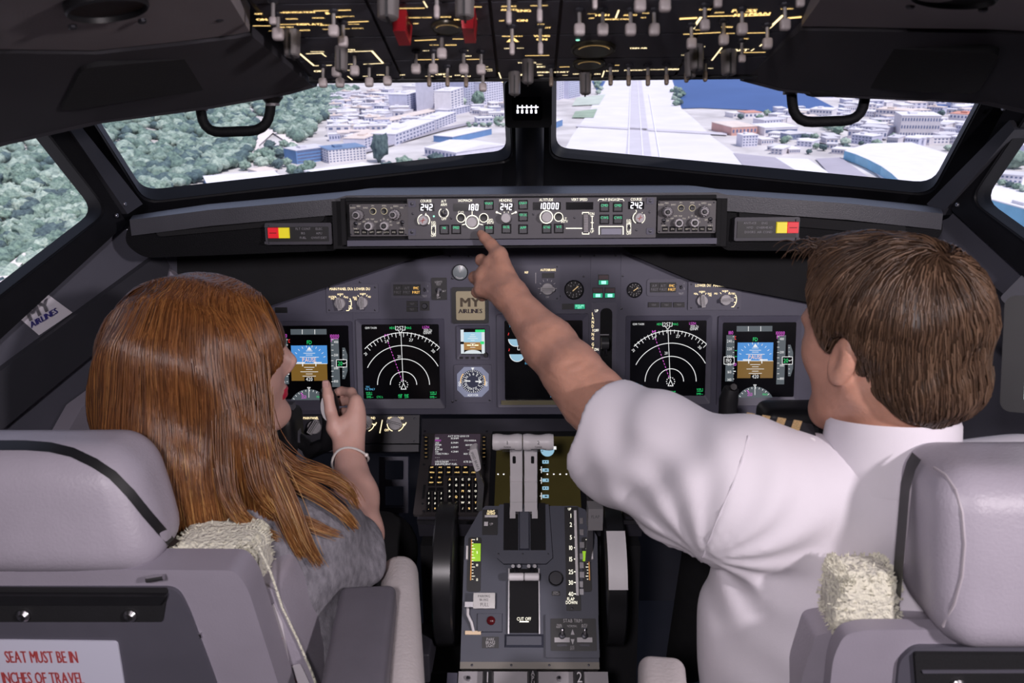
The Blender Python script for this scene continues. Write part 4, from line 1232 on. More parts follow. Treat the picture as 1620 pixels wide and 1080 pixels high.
def display_unit(x0, y0, x1, y1, s, name='display_unit', rim=.004):
    """bezel frame in px, screen rect s in px"""
    o = MB(MP, [PANEL2])
    A, B_ = rrect(*MP.rect(x0, y0, x1, y1), rim, 3), rrect(*MP.rect(*s), .003, 3)
    o.ring(A, B_, .0, .007, .002)
    root = o.build(name, parent=mp)
    b = MB(MP, [SCREEN]); b.prism(rrect(*MP.rect(s[0] - 1, s[1] - 1, s[2] + 1, s[3] + 1), .002, 2), -.001, .0022); b.build('screen', parent=root)
    return root
WS = .0026
def pfd(x0, y0, x1, y1, root, speed_box=True):
    """primary flight display drawn on the screen rectangle (fractions of it)"""
    X = lambda u: x0 + (x1 - x0) * u
    Y = lambda v: y0 + (y1 - y0) * v
    S = (x1 - x0)
    b = MB(MP, [SBLUE]); b.qpx(X(.21), Y(.27), X(.70), Y(.52), WS); b.mt(SBROWN); b.qpx(X(.21), Y(.52), X(.70), Y(.755), WS)
    b.mt(SGREY); b.qpx(X(.20), Y(.045), X(.69), Y(.12), WS); b.qpx(X(.05), Y(.17), X(.165), Y(.80), WS); b.qpx(X(.755), Y(.17), X(.865), Y(.84), WS)
    pl = [MP.hit(X(u), Y(v)) for u, v in ((.905, .30), (.94, .30), (.975, .40), (.975, .62), (.94, .73), (.905, .73))]
    b.poly(pl[::-1], WS)
    ca = [MP.hit(X(.45 + .27 * math.cos(math.radians(g))), Y(1.13 - .26 * math.sin(math.radians(g)))) for g in range(25, 160, 10)]
    b.poly(ca, WS)
    b.mt(SCREEN); b.qpx(X(.39), Y(.705), X(.52), Y(.755), WS + .0002)
    for (u, v) in ((.0, .46), (.80, .46)):
        b.qpx(X(u + .02), Y(.465), X(u + .17), Y(.565), WS + .0003)
    b.mt(SWHITE)
    w2 = WS + .0005
    for u in (.36, .53): kline(b, X(u), Y(.05), X(u), Y(.115), .9, w2)
    kline(b, X(.21), Y(.52), X(.70), Y(.52), .8, w2)
    for i, v in enumerate((.345, .375, .40, .43, .57, .60, .63, .66, .69)):
        hw = (.045, .08, .045, .13, .07, .045, .12, .045, .09)[i]
        kline(b, X(.455 - hw), Y(v), X(.455 + hw), Y(v), .75, w2)
    for s_ in (-1, 1):
        kline(b, X(.455 + s_ * .06), Y(.505), X(.455 + s_ * .17), Y(.505), 1.6, w2); kline(b, X(.455 + s_ * .09), Y(.505), X(.455 + s_ * .09), Y(.555), 1.4, w2)
    for g in (20, 35, 50, 65, 80, 100, 115, 130, 145, 160):
        r0, r1 = .205, .235
        kline(b, X(.455 + r0 * math.cos(math.radians(g))), Y(.50 - r0 * math.sin(math.radians(g))), X(.455 + r1 * math.cos(math.radians(g))), Y(.50 - r1 * math.sin(math.radians(g))), .7, w2)
    tri = [MP.hit(X(u), Y(v)) for u, v in ((.455, .285), (.425, .325), (.485, .325))]; b.poly(tri[::-1][::-1], w2)
    kline(b, X(.425), Y(.33), X(.485), Y(.33), .8, w2)
    ktext(b, '420', X(.455), Y(.73), S * .055, w2)
    for i in range(9):
        v = .19 + i * .072
        kline(b, X(.145), Y(v), X(.165), Y(v), .7, w2); kline(b, X(.755), Y(v), X(.785), Y(v), .7, w2)
    for i, t in enumerate(('240', '220', '200', '180', '160', '140')): ktext(b, t, X(.10), Y(.25 + i * .105), S * .04, w2)
    for i, t in enumerate(('400', '200', '000', '800')): ktext(b, t, X(.82), Y(.22 + i * .18), S * .035, w2)
    for i in range(7): kline(b, X(.91), Y(.34 + i * .058), X(.93), Y(.34 + i * .058), .6, w2)
    kline(b, X(.92), Y(.525), X(.97), Y(.50), .7, w2)
    for u in (.025, .165): kline(b, X(u), Y(.465), X(u), Y(.565), .9, w2)
    for v in (.465, .565): kline(b, X(.025), Y(v), X(.165), Y(v), .9, w2); kline(b, X(.825), Y(v), X(.965), Y(v), .9, w2)
    for u in (.825, .965): kline(b, X(u), Y(.465), X(u), Y(.565), .9, w2)
    ktext(b, '190', X(.09), Y(.515), S * .06, w2)
    kline(b, X(.45), Y(.86), X(.45), Y(.985), .8, w2); kline(b, X(.43), Y(.845), X(.47), Y(.845), .8, w2); kline(b, X(.43), Y(.845), X(.45), Y(.87), .8, w2); kline(b, X(.47), Y(.845), X(.45), Y(.87), .8, w2)
    for g in range(40, 150, 12):
        r0, r1 = .23, .255
        kline(b, X(.45 + r0 * math.cos(math.radians(g))), Y(1.13 - r0 * math.sin(math.radians(g))), X(.45 + r1 * math.cos(math.radians(g))), Y(1.13 - r1 * math.sin(math.radians(g))), .8, w2)
    b.qpx(X(.155), Y(.655), X(.185), Y(.668), w2)
    b.mt(SMAG); ktext(b, '180', X(.12), Y(.135), S * .05, w2); ktext(b, '10000', X(.80), Y(.14), S * .05, w2); ktext(b, 'PAUSE', X(.455), Y(.465), S * .0001, w2)
    kline(b, X(.155), Y(.555), X(.19), Y(.555), .8, w2); kline(b, X(.155), Y(.58), X(.19), Y(.58), .8, w2); kline(b, X(.19), Y(.555), X(.19), Y(.58), .8, w2)
    ktext(b, '253', X(.38), Y(.975), S * .045, w2); kline(b, X(.34), Y(.92), X(.37), Y(.95), 1.2, w2); kline(b, X(.755), Y(.175), X(.85), Y(.175), .8, w2); kline(b, X(.755), Y(.22), X(.755), Y(.175), .8, w2)
    b.mt(SGREEN); ktext(b, 'FD', X(.455), Y(.225), S * .055, w2); ktext(b, '20', X(.875), Y(.515), S * .06, w2); ktext(b, 'MAG', X(.59), Y(.975), S * .03, w2)
    for v in (.38, .46): kline(b, X(.175), Y(v), X(.20), Y(v), .8, w2)
    b.mt(SRED); kline(b, X(.172), Y(.20), X(.19), Y(.185), 1.4, w2); kline(b, X(.172), Y(.215), X(.19), Y(.23), 1.4, w2)
    b.mt(glow('pause_salmon', (1.0, .62, .48), 1.0)); ktext(b, 'PAUSE', X(.455), Y(.465), S * .062, w2 + .0003)
    b.build('symbology', parent=root)
def nd(x0, y0, x1, y1, root):
    X = lambda u: x0 + (x1 - x0) * u
    Y = lambda v: y0 + (y1 - y0) * v
    S = (x1 - x0); w2 = WS
    b = MB(MP, [SWHITE]); ox, oy = X(.535), Y(.82)
    karc(b, ox, oy, S * .70, 1.1, 44, 136, w2, 40); karc(b, ox, oy, S * .53, 1.1, 28, 154, w2, 40); karc(b, ox, oy, S * .35, 1.1, 0, 180, w2, 36); karc(b, ox, oy, S * .18, 1.1, 0, 180, w2, 30)
    kline(b, X(.50), Y(.12), X(.53), Y(.80), .9, w2)
    for i in range(21):
        g = math.radians(46 + i * 4.4); r0 = S * (.655 if i % 2 else .635)
        kline(b, ox + r0 * math.cos(g), oy - r0 * math.sin(g), ox + S * .70 * math.cos(g), oy - S * .70 * math.sin(g), .9, w2)
    for t, u, v, an in (('21', .03, .40, 40), ('24', .31, .225, 15), ('27', .635, .21, -8), ('30', .93, .36, -45)):
        a, c = MP.hit(X(u), Y(v)); b.text(t, a, c, S * .04 * MP.k(x0, y0), w2, 'c', 1, math.radians(an))
    ktext(b, '257', X(.49), Y(.048), S * .058, w2)
    for u in (.43, .555): kline(b, X(u), Y(.02), X(u), Y(.075), .9, w2)
    kline(b, X(.43), Y(.075), X(.47), Y(.075), .9, w2); kline(b, X(.515), Y(.075), X(.555), Y(.075), .9, w2)
    kline(b, X(.465), Y(.08), X(.495), Y(.115), .9, w2); kline(b, X(.525), Y(.08), X(.495), Y(.115), .9, w2)
    ktext(b, 'GS191 TAS191', X(.10), Y(.045), S * .028, w2); ktext(b, '1330.2z', X(.86), Y(.075), S * .036, w2); ktext(b, '120NM', X(.85), Y(.11), S * .036, w2); ktext(b, '20', X(.475), Y(.435), S * .04, w2)
    tri = [(.535, .80), (.50, .88), (.57, .88)]
    for i in range(3): kline(b, X(tri[i][0]), Y(tri[i][1]), X(tri[(i + 1) % 3][0]), Y(tri[(i + 1) % 3][1]), 1, w2)
    for i in range(12):
        g = i * math.pi / 6; b.mt(SWHITE); kdisc(b, ox + S * .055 * math.cos(g), oy - S * .055 * math.sin(g), .9, w2, 6)
    b.mt(SMAG); kline(b, X(.29), Y(.16), X(.33), Y(.13), 1, w2); kline(b, X(.29), Y(.13), X(.29), Y(.16), 1, w2); kline(b, X(.33), Y(.13), X(.33), Y(.15), 1, w2)
    for i in range(13):
        t0, t1 = i / 13, (i + .55) / 13
        kline(b, X(.33 + .19 * t0), Y(.24 + .54 * t0), X(.33 + .19 * t1), Y(.24 + .54 * t1), .9, w2)
    ktext(b, 'LSZH', X(.83), Y(.035), S * .036, w2)
    b.mt(SGREEN); ktext(b, 'HDG', X(.385), Y(.045), S * .032, w2); ktext(b, 'MAG', X(.60), Y(.045), S * .032, w2)
    for t, u, v in (('VOR 1', .075, .93), ('DME---', .09, .985), ('CTC L', .22, .985), ('ANP', .49, .96), ('1.00', .49, .985), ('RNP', .575, .96), ('2.00', .575, .985), ('VOR 2', .93, .925), ('DME---', .93, .985)): ktext(b, t, X(u), Y(v), S * .028, w2)
    kline(b, X(.04), Y(.955), X(.12), Y(.955), .7, w2); kline(b, X(.89), Y(.95), X(.97), Y(.95), .7, w2)
    b.mt(SCYAN); ktext(b, 'TFC', X(.06), Y(.85), S * .028, w2); ktext(b, 'TA ONLY', X(.09), Y(.88), S * .028, w2)
    b.build('symbology', parent=root)
d_ = display_unit(433, 508, 560, 648, (437, 515, 553, 630)); pfd(437, 515, 553, 630, d_)
d_ = display_unit(566, 504, 704, 645, (574, 513, 695, 630)); nd(575, 513, 694, 629, d_)
d_ = display_unit(989, 499, 1124, 638, (997, 507, 1116, 625)); nd(998, 507, 1115, 624, d_)
d_ = display_unit(1134, 499, 1264, 640, (1142, 510, 1257, 627)); pfd(1142, 510, 1257, 626, d_)
d_ = display_unit(787, 496, 931, 643, (799, 507, 921, 632))
b = MB(MP, [SPALE])
for x, y in ((816, 536), (818, 560), (858, 536), (860, 560)):
    pts = [MP.hit(x + 12 * math.cos(math.radians(g)), y - 12 * math.sin(math.radians(g))) for g in range(180, 361, 15)]; b.poly(pts, WS)
b.mt(SWHITE)
for x, y in ((816, 536), (818, 560), (858, 536), (860, 560)):
    karc(b, x, y, 12, .9, 180, 400, WS + .0003); kline(b, x + 1, y - 13, x + 12, y - 13, .8, WS + .0003); kline(b, x + 1, y - 7, x + 12, y - 7, .8, WS + .0003); kline(b, x + 1, y - 13, x + 1, y - 7, .8, WS + .0003); kline(b, x + 12, y - 13, x + 12, y - 7, .8, WS + .0003); ktext(b, '743' if y > 550 else '23.4', x + 6.5, y - 10, 4.5, WS + .0003)
b.mt(SCYAN); ktext(b, 'TAT', 810, 515, 4.5, WS); ktext(b, 'EGT', 834, 574, 3.5, WS); ktext(b, 'N1', 838, 548, 3.5, WS); ktext(b, 'TOTAL', 877, 626, 4, WS)
for x in (873, 884): kline(b, x, 612, x, 620, .9, WS)
kline(b, 873, 620, 884, 620, .9, WS); kline(b, 873, 612, 884, 612, .9, WS)
b.mt(SRED)
for x, y in ((805, 526), (806, 551)): kline(b, x, y, x - 1, y + 4, 1.2, WS)
b.mt(SWHITE); ktext(b, '+8c', 822, 515, 4.5, WS)
b.build('symbology', parent=d_)
b = MB(MP, [mat('brass_tint', (.20, .18, .10), .4)]); b.bpx(793, 632, 925, 639, .006, .008); b.build('lower_trim', parent=d_)

# selectors and annunciators
def selector_plate(x0, y0, x1, y1, knobs, labels, arcx, flip):
    o = plate(MP, x0, y0, x1, y1, 0, .004, mp, PANEL2, 'selector_plate', .002)
    for x, y, an in knobs: pointer_knob(MP, x, y, 8.4, o, an, KNOBL, w=.004)
    b = MB(MP, [AMBERG])
    for t, x, y, h in labels: ktext(b, t, x, y, h, .0045)
    karc(b, arcx, knobs[0][1] if not flip else knobs[1][1], 16, 1.1, -48, 30, .0045)
    for g in (-45, -15, 12):
        x, y = arcx + 16 * math.cos(math.radians(g)), (knobs[0][1] if not flip else knobs[1][1]) - 16 * math.sin(math.radians(g))
        kline(b, x - 4, y, x, y, 1, .0045)
    for kx, ky, an in knobs:
        for g in (60, 90, 125): kline(b, kx + 11 * math.cos(math.radians(g)), ky - 11 * math.sin(math.radians(g)), kx + 14 * math.cos(math.radians(g)), ky - 14 * math.sin(math.radians(g)), .8, .0045)
    b.build('lettering', parent=o)
    for x, y in ((x0 + 5, y0 + 5), (x1 - 5, y0 + 5), (x0 + 5, y1 - 4), (x1 - 5, y1 - 4)): screw(MP, x, y, 1.5, o, .004)
selector_plate(517, 449, 599, 494, ((539, 479.5, 100), (574.6, 478, 92)), (('MAIN PANEL DUs', 540.5, 456.5, 4.4), ('LOWER DU', 573.5, 456.5, 4.4), ('NORM', 539, 465, 3), ('OUTBD', 526, 469, 3), ('PFD', 527, 472, 3), ('PFD', 549, 470, 3), ('MFD', 555, 487, 3), ('ENG', 562, 470, 3), ('PRI', 563, 473, 3), ('NORM', 574.5, 464.5, 3), ('ND', 585, 469, 3)), 541, False)
selector_plate(1088, 444, 1172, 490, ((1109.7, 475, 95), (1146.7, 473.6, 5)), (('LOWER DU', 1111.7, 451, 4.4), ('MAIN PANEL DUs', 1146, 451, 4.4), ('NORM', 1110, 461, 3), ('ND', 1099.5, 464, 3), ('ENG', 1122, 464, 3), ('PRI', 1123, 467, 3), ('NORM', 1146.5, 460, 3), ('PFD', 1132, 464, 3), ('OUTBD', 1157, 464, 3)), 1149, True)
def annun(x0, y0, x1, y1, bx, txts, lx):
    o = plate(MP, x0, y0, x1, y1, 0, .003, mp, PANEL2, 'annunciator_plate', .006)
    b = MB(MP, [BLACK]); b.bpx(bx[0], bx[1], bx[2], bx[3], .003, .0045); b.build('lens_block', parent=o)
    n_ = 3; wd = (bx[2] - bx[0]) / 3
    for i in range(3):
        cx = bx[0] + wd * (i + .5)
        b = MB(MP, [BLACK]); b.bpx(cx - wd * .43, bx[1] + 1, cx + wd * .43, bx[3] - 1, .0045, .006, .0003); l_ = b.build('lens', parent=o)
        b = MB(MP, [AMBL if i == 2 else PRINTD]); ktext(b, txts[i][0], cx, bx[1] + (bx[3] - bx[1]) * .32, 4.2, .0062); ktext(b, txts[i][1], cx, bx[1] + (bx[3] - bx[1]) * .7, 4.2, .0062); l_['label'] = 'lit amber lens' if i == 2 else 'dark lens'
        b.build('lettering', parent=o)
    toggle(MP, lx, (y0 + y1) / 2, 7, o, True, .003, STEEL)
    b = MB(MP, [PRINTW]); ktext(b, 'TEST', lx, y1 - 4, 3.2, .0032); ktext(b, '1', lx + 5, y0 + 7, 3.2, .0032); ktext(b, '2', lx + 5, y0 + 15, 3.2, .0032); b.build('lettering', parent=o)
annun(619, 445, 682, 472, (622.7, 449.5, 666, 467), (('A/P', 'P/RST'), ('A/T', 'P/RST'), ('FMC', 'P/RST')), 672)
annun(1023, 441, 1085, 468, (1028, 446.5, 1069, 462), (('A/P', 'P/RST'), ('A/T', 'P/RST'), ('FMC', 'P/RST')), 1077)
o = plate(MP, 683, 439, 707, 474, 0, .004, mp, BLACK, 'switch_plate', .002)
toggle(MP, 694, 459, 15, o, False, .004, KNOBL)
b = MB(MP, [PRINTW]); ktext(b, 'LIGHTS', 694, 445.5, 3.4, .0043); ktext(b, 'TEST', 694, 449.5, 3.2, .0043); ktext(b, 'DIM', 694, 470, 3.2, .0043); ktext(b, 'BRT', 703, 460, 3, .0043); b.build('lettering', parent=o)
# pale round dial
a, c = MP.hit(728, 430.5); k = MP.k(728, 430)
b = MB(MP, [BLACK]); b.lathe(a, c, [(12.6 * k, 0), (12.6 * k, .006), (11.6 * k, .007), (11.4 * k, .004)], 28); o = b.build('round_dial', parent=mp)
b = MB(MP, [mat('dial_glass', (.27, .31, .33), .25)]); b.lathe(a, c, [(11.6 * k, .004), (11.4 * k, .0052), (6 * k, .0062), (.1 * k, .0065)], 28); b.build('face', parent=o)
b = MB(MP, [PRINTW]); b.line(a, c, a, c + 10 * k, 1.2 * k, .0072); b.arc(a, c, 10 * k, 1.4 * k, 225, 300, .0062); tag(b.build('needle', parent=o), kind='stuff')
for x0, y0, x1, y1 in ((643, 476, 661, 484), (643, 485, 661, 493), (1025, 478, 1043, 486), (1045, 478, 1063, 486), (1065, 478, 1083, 486)):
    b = MB(MP, [BLACK]); b.bpx(x0, y0, x1, y1, 0, .003, .0004); o = b.build('lamp_block', parent=mp)
    b = MB(MP, [PRINTD]); ktext(b, 'TEST', (x0 + x1) / 2, (y0 + y1) / 2, 3, .0032); b.build('lettering', parent=o)
o = plate(MP, 664.5, 476, 679.5, 491, 0, .002, mp, BLACK, 'star_knob_plate', .001)
knob(MP, 672, 483.5, 4.4, o, .008, SCREW, name='star_knob', nf=6)
b = MB(MP, [BLACK]); b.bpx(436, 486, 454.5, 494.5, 0, .003); o = b.build('lamp_block', parent=mp)
# the airline's plate
o = plate(MP, 715, 454, 773, 511, 0, .006, mp, BLACK, 'badge_frame', .004)
b = MB(MP, [mat('badge_beige', (.50, .43, .27), .35, var=.05, scale=20)]); b.prism(rrect(*MP.rect(722, 460, 767.5, 505.5), .004, 4), .006, .0085); bp_ = b.build('badge_face', parent=o); bp_['label'] = 'beige badge reading MY AIRLINES'
b = MB(MP, [mat('badge_brown', (.16, .12, .075), .5)]); ktext(b, 'MY', 744.5, 477, 15, .0089, sx=1.1, bold=.07); b.mt(mat('badge_dark', (.05, .03, .04), .5)); ktext(b, 'AIRLINES', 744.5, 491, 7, .0089, sx=1.0, bold=.06); b.build('lettering', parent=o)
# standby attitude screen
o = display_unit(723, 514, 775, 568, (728.5, 519.5, 768, 560), 'standby_display')
b = MB(MP, [glow('isfd_sky', (.36, .62, .78), .95)]); b.qpx(734, 525, 762, 541, WS); b.mt(glow('isfd_earth', (.40, .20, .05), .9)); b.qpx(734, 541, 762, 553, WS)
b.mt(glow('isfd_white', (.75, .82, .86), .9)); b.qpx(729, 521, 734, 559, WS); b.qpx(762, 521, 767, 559, WS)
pts = [MP.hit(748 + 14 * math.cos(math.radians(g)), 559 - 6 * math.sin(math.radians(g))) for g in range(0, 181, 20)]; b.poly(pts, WS + .0002)
b.mt(SGREEN); b.qpx(752, 521, 767, 525, WS + .0002); b.qpx(760, 539.5, 766, 544, WS + .0002); b.mt(SCREEN); b.qpx(729, 540, 734, 544, WS + .0002)
b.mt(SWHITE)
for y, hw in ((529, 3), (532, 5), (535, 8), (538, 3), (543, 4), (546, 8), (549, 4)): kline(b, 748 - hw, y, 748 + hw, y, .7, WS + .0003)
b.mt(AMBERG); kline(b, 739, 545.5, 745, 545.5, 1.4, WS + .0004); kline(b, 751, 545.5, 757, 545.5, 1.4, WS + .0004); kdisc(b, 748, 545, 1.2, WS + .0004, 6)
b.build('symbology', parent=o)
knob(MP, 769, 560, 3.6, o, .012, BLACK, name='set_knob', w=.006)
for i in range(4):
    b = MB(MP, [BLACK]); b.bpx(728 + i * 9, 563.5, 733 + i * 9, 566.5, .006, .0085); b.build('push_button', parent=o)
# radio magnetic indicator
o = plate(MP, 719, 576, 778, 636, 0, .005, mp, PANEL2, 'bearing_indicator', .004)
a0, b0, a1, b1 = MP.rect(723.5, 579.5, 773.5, 626.5); ch = .016
b = MB(MP, [mat('rmi_face', (.25, .27, .36), .3, emit=(.28, .31, .45), es=.35)]); b.prism([(a0 + ch, b0), (a1 - ch, b0), (a1, b0 + ch), (a1, b1 - ch), (a1 - ch, b1), (a0 + ch, b1), (a0, b1 - ch), (a0, b0 + ch)], .005, .008); b.build('face', parent=o)
a, c = MP.hit(748.5, 602); k = MP.k(748, 602)
b = MB(MP, [mat('rmi_dial', (.06, .07, .12), .3)]); b.lathe(a, c, [(18.6 * k, .008), (18.4 * k, .0088), (.1 * k, .0088)], 36); b.build('compass_card', parent=o)
b = MB(MP, [SWHITE])
for i in range(36):
    g = math.radians(i * 10 + 3); r0 = (14.6 if i % 3 == 0 else 16) * k
    b.line(a + r0 * math.cos(g), c + r0 * math.sin(g), a + 18 * k * math.cos(g), c + 18 * k * math.sin(g), .8 * k, .0092)
for i, t in enumerate(('N', '3', '6', 'E', '12', '15', 'S', '21', '24', 'W', '30', '33')):
    g = math.radians(205 - i * 30 - 60); b.text(t, a + 12.2 * k * math.cos(g), c + 12.2 * k * math.sin(g), 4.4 * k, .0092, 'c', 1, g - math.pi / 2)
b.line(a - 12 * k, c + 1 * k, a - 4 * k, c + .6 * k, 1.8 * k, .0094); b.line(a + 4 * k, c, a + 13 * k, c, 1.8 * k, .0094); b.line(a + 9 * k, c + 3 * k, a + 13 * k, c, 1.2 * k, .0094); b.line(a + 9 * k, c - 3 * k, a + 13 * k, c, 1.2 * k, .0094)
b.poly([(a - 2.4 * k, c + 22 * k), (a, c + 17.5 * k), (a + 2.4 * k, c + 22 * k)], .0092)
ktext(b, 'ADF/VOR', 748.5, 623.6, 3.6, .0085)
for s_ in (-1, 1): b.arc(a + s_ * 21 * k, c - 2 * k, 1.8 * k, .7 * k, 0, 360, .0086, 10); b.arc(a + s_ * 21 * k, c - 6 * k, 1.8 * k, .7 * k, 0, 360, .0086, 10)
b.mt(AMBL)
for g0 in (155, -5): b.arc(a, c, 19.6 * k, .8 * k, g0 - 14, g0 + 34, .0086)
b.build('scale_print', parent=o)
screw(MP, 722, 632, 1.6, o, .005); screw(MP, 775, 632, 1.6, o, .005)
# autobrake selector
o = plate(MP, 788, 419, 885.5, 475, 0, .004, mp, PANEL2, 'autobrake_plate', .002)
kn = pointer_knob(MP, 866, 456.5, 9.4, o, 0, KNOBL, w=.004)
b = MB(MP, [BLACK]); b.bpx(857.5, 431.5, 877, 439.5, .004, .0062, .0004); b.build('dark_lamp', parent=o)
b = MB(MP, [AMBERG]); ktext(b, 'AUTOBRAKE', 867, 426.5, 3.8, .0045); ktext(b, 'REF', 833, 430.5, 3.6, .0045)
b.mt(PRINTW)
for g in (35, 62, 90, 118, 145, 180, 215, 0):
    kline(b, 866 + 12 * math.cos(math.radians(g)), 456 - 12 * math.sin(math.radians(g)), 866 + 15 * math.cos(math.radians(g)), 456 - 15 * math.sin(math.radians(g)), .9, .0045)
kline(b, 847.5, 431, 847.5, 448, .9, .0045); ktext(b, 'OFF', 866, 469.5, 3, .0045)
b.build('lettering', parent=o)
for x, y in ((881.5, 421.5), (881, 471.5), (792, 422), (792, 471)): screw(MP, x, y, 1.5, o, .004)
# round gauges
def gauge(x, y, rpx, ang, label):
    a, c = MP.hit(x, y); k = MP.k(x, y); r = rpx * k
    b = MB(MP, [SCREW]); b.lathe(a, c, [(r * 1.06, 0), (r * 1.06, .006), (r, .0075), (r * .93, .004)], 32); o = b.build('gauge', parent=mp); o['label'] = label
    b = MB(MP, [mat('gauge_black', (.012, .012, .014), .25)]); b.lathe(a, c, [(r * .95, .003), (r * .93, .0042), (.0001, .0042)], 32); b.build('dial', parent=o)
    b = MB(MP, [PRINTW])
    for i in range(11):
        g = math.radians(140 - i * 30); b.line(a + r * .7 * math.cos(g), c + r * .7 * math.sin(g), a + r * .86 * math.cos(g), c + r * .86 * math.sin(g), r * .055, .0046)
    for i in range(0, 8):
        g = math.radians(130 - i * 38); b.text('%d' % (i,), a + r * .52 * math.cos(g), c + r * .52 * math.sin(g), r * .2, .0046)
    b.build('scale_print', parent=o)
    b = MB(MP, [mat('needle_amber', (.6, .42, .2), .5, emit=(1, .7, .35), es=.4)]); g = math.radians(ang); b.line(a - r * .2 * math.cos(g), c - r * .2 * math.sin(g), a + r * .6 * math.cos(g), c + r * .6 * math.sin(g), r * .1, .0054); b.build('needle', parent=o)
gauge(908, 458, 14.6, 40, 'black flap position gauge'); gauge(1003.5, 458.5, 11.6, 35, 'small brake pressure gauge')
# landing gear lights
for x0, y0 in ((946, 434), (937, 454.5), (956, 454.5)):
    b = MB(MP, [BLACK]); b.bpx(x0, y0, x0 + 17, y0 + 17, 0, .0035); o = b.build('gear_light', parent=mp)
    b = MB(MP, [mat('red_lens_off', (.09, .05, .06), .35)]); b.bpx(x0 + 1, y0 + 1, x0 + 16, y0 + 8, .003, .005, .0004); b.build('dark_lens', parent=o)
    b = MB(MP, [mat('green_lens', (.02, .2, .12), .35, emit=(.02, .55, .30), es=.6)]); b.bpx(x0 + 1, y0 + 9, x0 + 16, y0 + 16, .003, .005, .0004); b.build('green_lens', parent=o)
    b = MB(MP, [GREENB]); b.qpx(x0 + 5, y0 + 10, x0 + 12.5, y0 + 15, .0052); b.build('lit_legend', parent=o)
for x0, lit in ((889, 0), (908, 1)):
    b = MB(MP, [BLACK]); b.bpx(x0, 480, x0 + 18, 489, 0, .0035); o = b.build('slat_light', parent=mp)
    if lit:
        b = MB(MP, [mat('green_lens', (.02, .2, .12), .35)]); b.bpx(x0 + 1, 481, x0 + 17, 488, .003, .0042); b.build('green_lens', parent=o)
        b = MB(MP, [GREENB]); ktext(b, 'LE FLAPS', x0 + 9, 483, 3, .0045, sx=.8); ktext(b, 'EXT', x0 + 9, 486.3, 3, .0045); b.build('lit_legend', parent=o)
# gear lever panel
o = plate(MP, 935, 478, 975, 600, .0015, .004, mp, PANEL2, 'gear_lever_plate', .002)
b = MB(MP, [MATTE]); b.prism(rrect(*MP.rect(949, 487, 968, 592), .012, 5), .003, .0045); b.build('slot', parent=o)
p0, p1 = MP.hp(958, 560, .004), MP.hp(957, 543, .05)
b = MB(None, [STEEL]); b.tube([p0, p1], .004, 10); lv = b.build('gear_lever', parent=o)
b = MB(None, [mat('lever_wheel', (.05, .05, .055), .3)]); b.tube([p1 - Vector((.008, 0, 0)), p1 + Vector((.008, 0, 0))], .013, 20); b.build('wheel_knob', parent=lv)
b = MB(MP, [STEEL]); b.bpx(949, 528, 963, 529.6, .0046, .006); b.build('detent_bar', parent=o)
b = MB(MP, [AMBERG])
for i, ch in enumerate('LANDINGGEAR'):
    ktext(b, ch, 937.6, 496 + i * 6.4 + (3 if i > 6 else 0), 5, .0045)
b.mt(IVORY); ktext(b, 'UP', 943.5, 491, 4.4, .0045); ktext(b, 'OFF', 943, 522, 4.4, .0045); ktext(b, 'DN', 943.5, 552, 4.4, .0045); b.build('lettering', parent=o)
# ------------------------------------------------------------------ lower panel under the main panel
lo_ = MP.hp(560, 655)
LP = Fr((0, lo_.y - .012, lo_.z - .001), (1, 0, 0), (0, .42, .9))
def lower_panel(x0, x1, label, knobs, lines, texts, arrows):
    root = thing('dimmer_console', label, 'control panel', LP.hp((x0 + x1) / 2, 716))
    b = MB(LP, [PDARK]); b.bpx(x0, 656, x1, 702, -.02, 0, .001); b.build('face', parent=root)
    b = MB(LP, [PDARK]); b.bpx(x0, 702, x1, 716, -.03, .004, .002); b.build('lower_lip', parent=root)
    for x, y, an in knobs: pointer_knob(LP, x, y, 10.5, root, an, KNOBL, h=.02)
    b = MB(LP, [AMBERG])
    for l in lines: kline(b, *l, 1.3)
    for t, x, y in texts: ktext(b, t, x, y, 4)
    for x, y in arrows:
        karc(b, x, y, 14, 1.2, -70, -5); karc(b, x, y, 14, 1.2, 185, 250)
        kline(b, x + 10, y + 1, x + 14, y + 4, 1.3); kline(b, x + 17, y - 1, x + 14, y + 4, 1.3)
    b.build('lettering', parent=root)
    for x in (x0 + 8, x1 - 8): screw(LP, x, 662, 1.8, root); screw(LP, x, 698, 1.8, root)
    return root
lower_panel(452, 664, 'dark lower panel with dimmer knobs left of the centre stand', ((498, 676, 60), (579, 668, 120), (626, 670, 165)), ((605, 664, 601, 685),), (('BACKGROUND', 579, 661), ('AFDS FLOOD', 626, 661), ('MAIN PANEL', 492, 661), ('BRIGHT', 570, 680), ('OFF', 612, 680)), ((579, 669), (626, 669)))
lower_panel(1012, 1385, 'dark lower panel with dimmer knob right of the centre stand', ((1090, 676, 90), (1205, 672, 90)), (), (('MAIN PANEL', 1205, 661), ('CDU', 1090, 661)), ((1205, 672),))
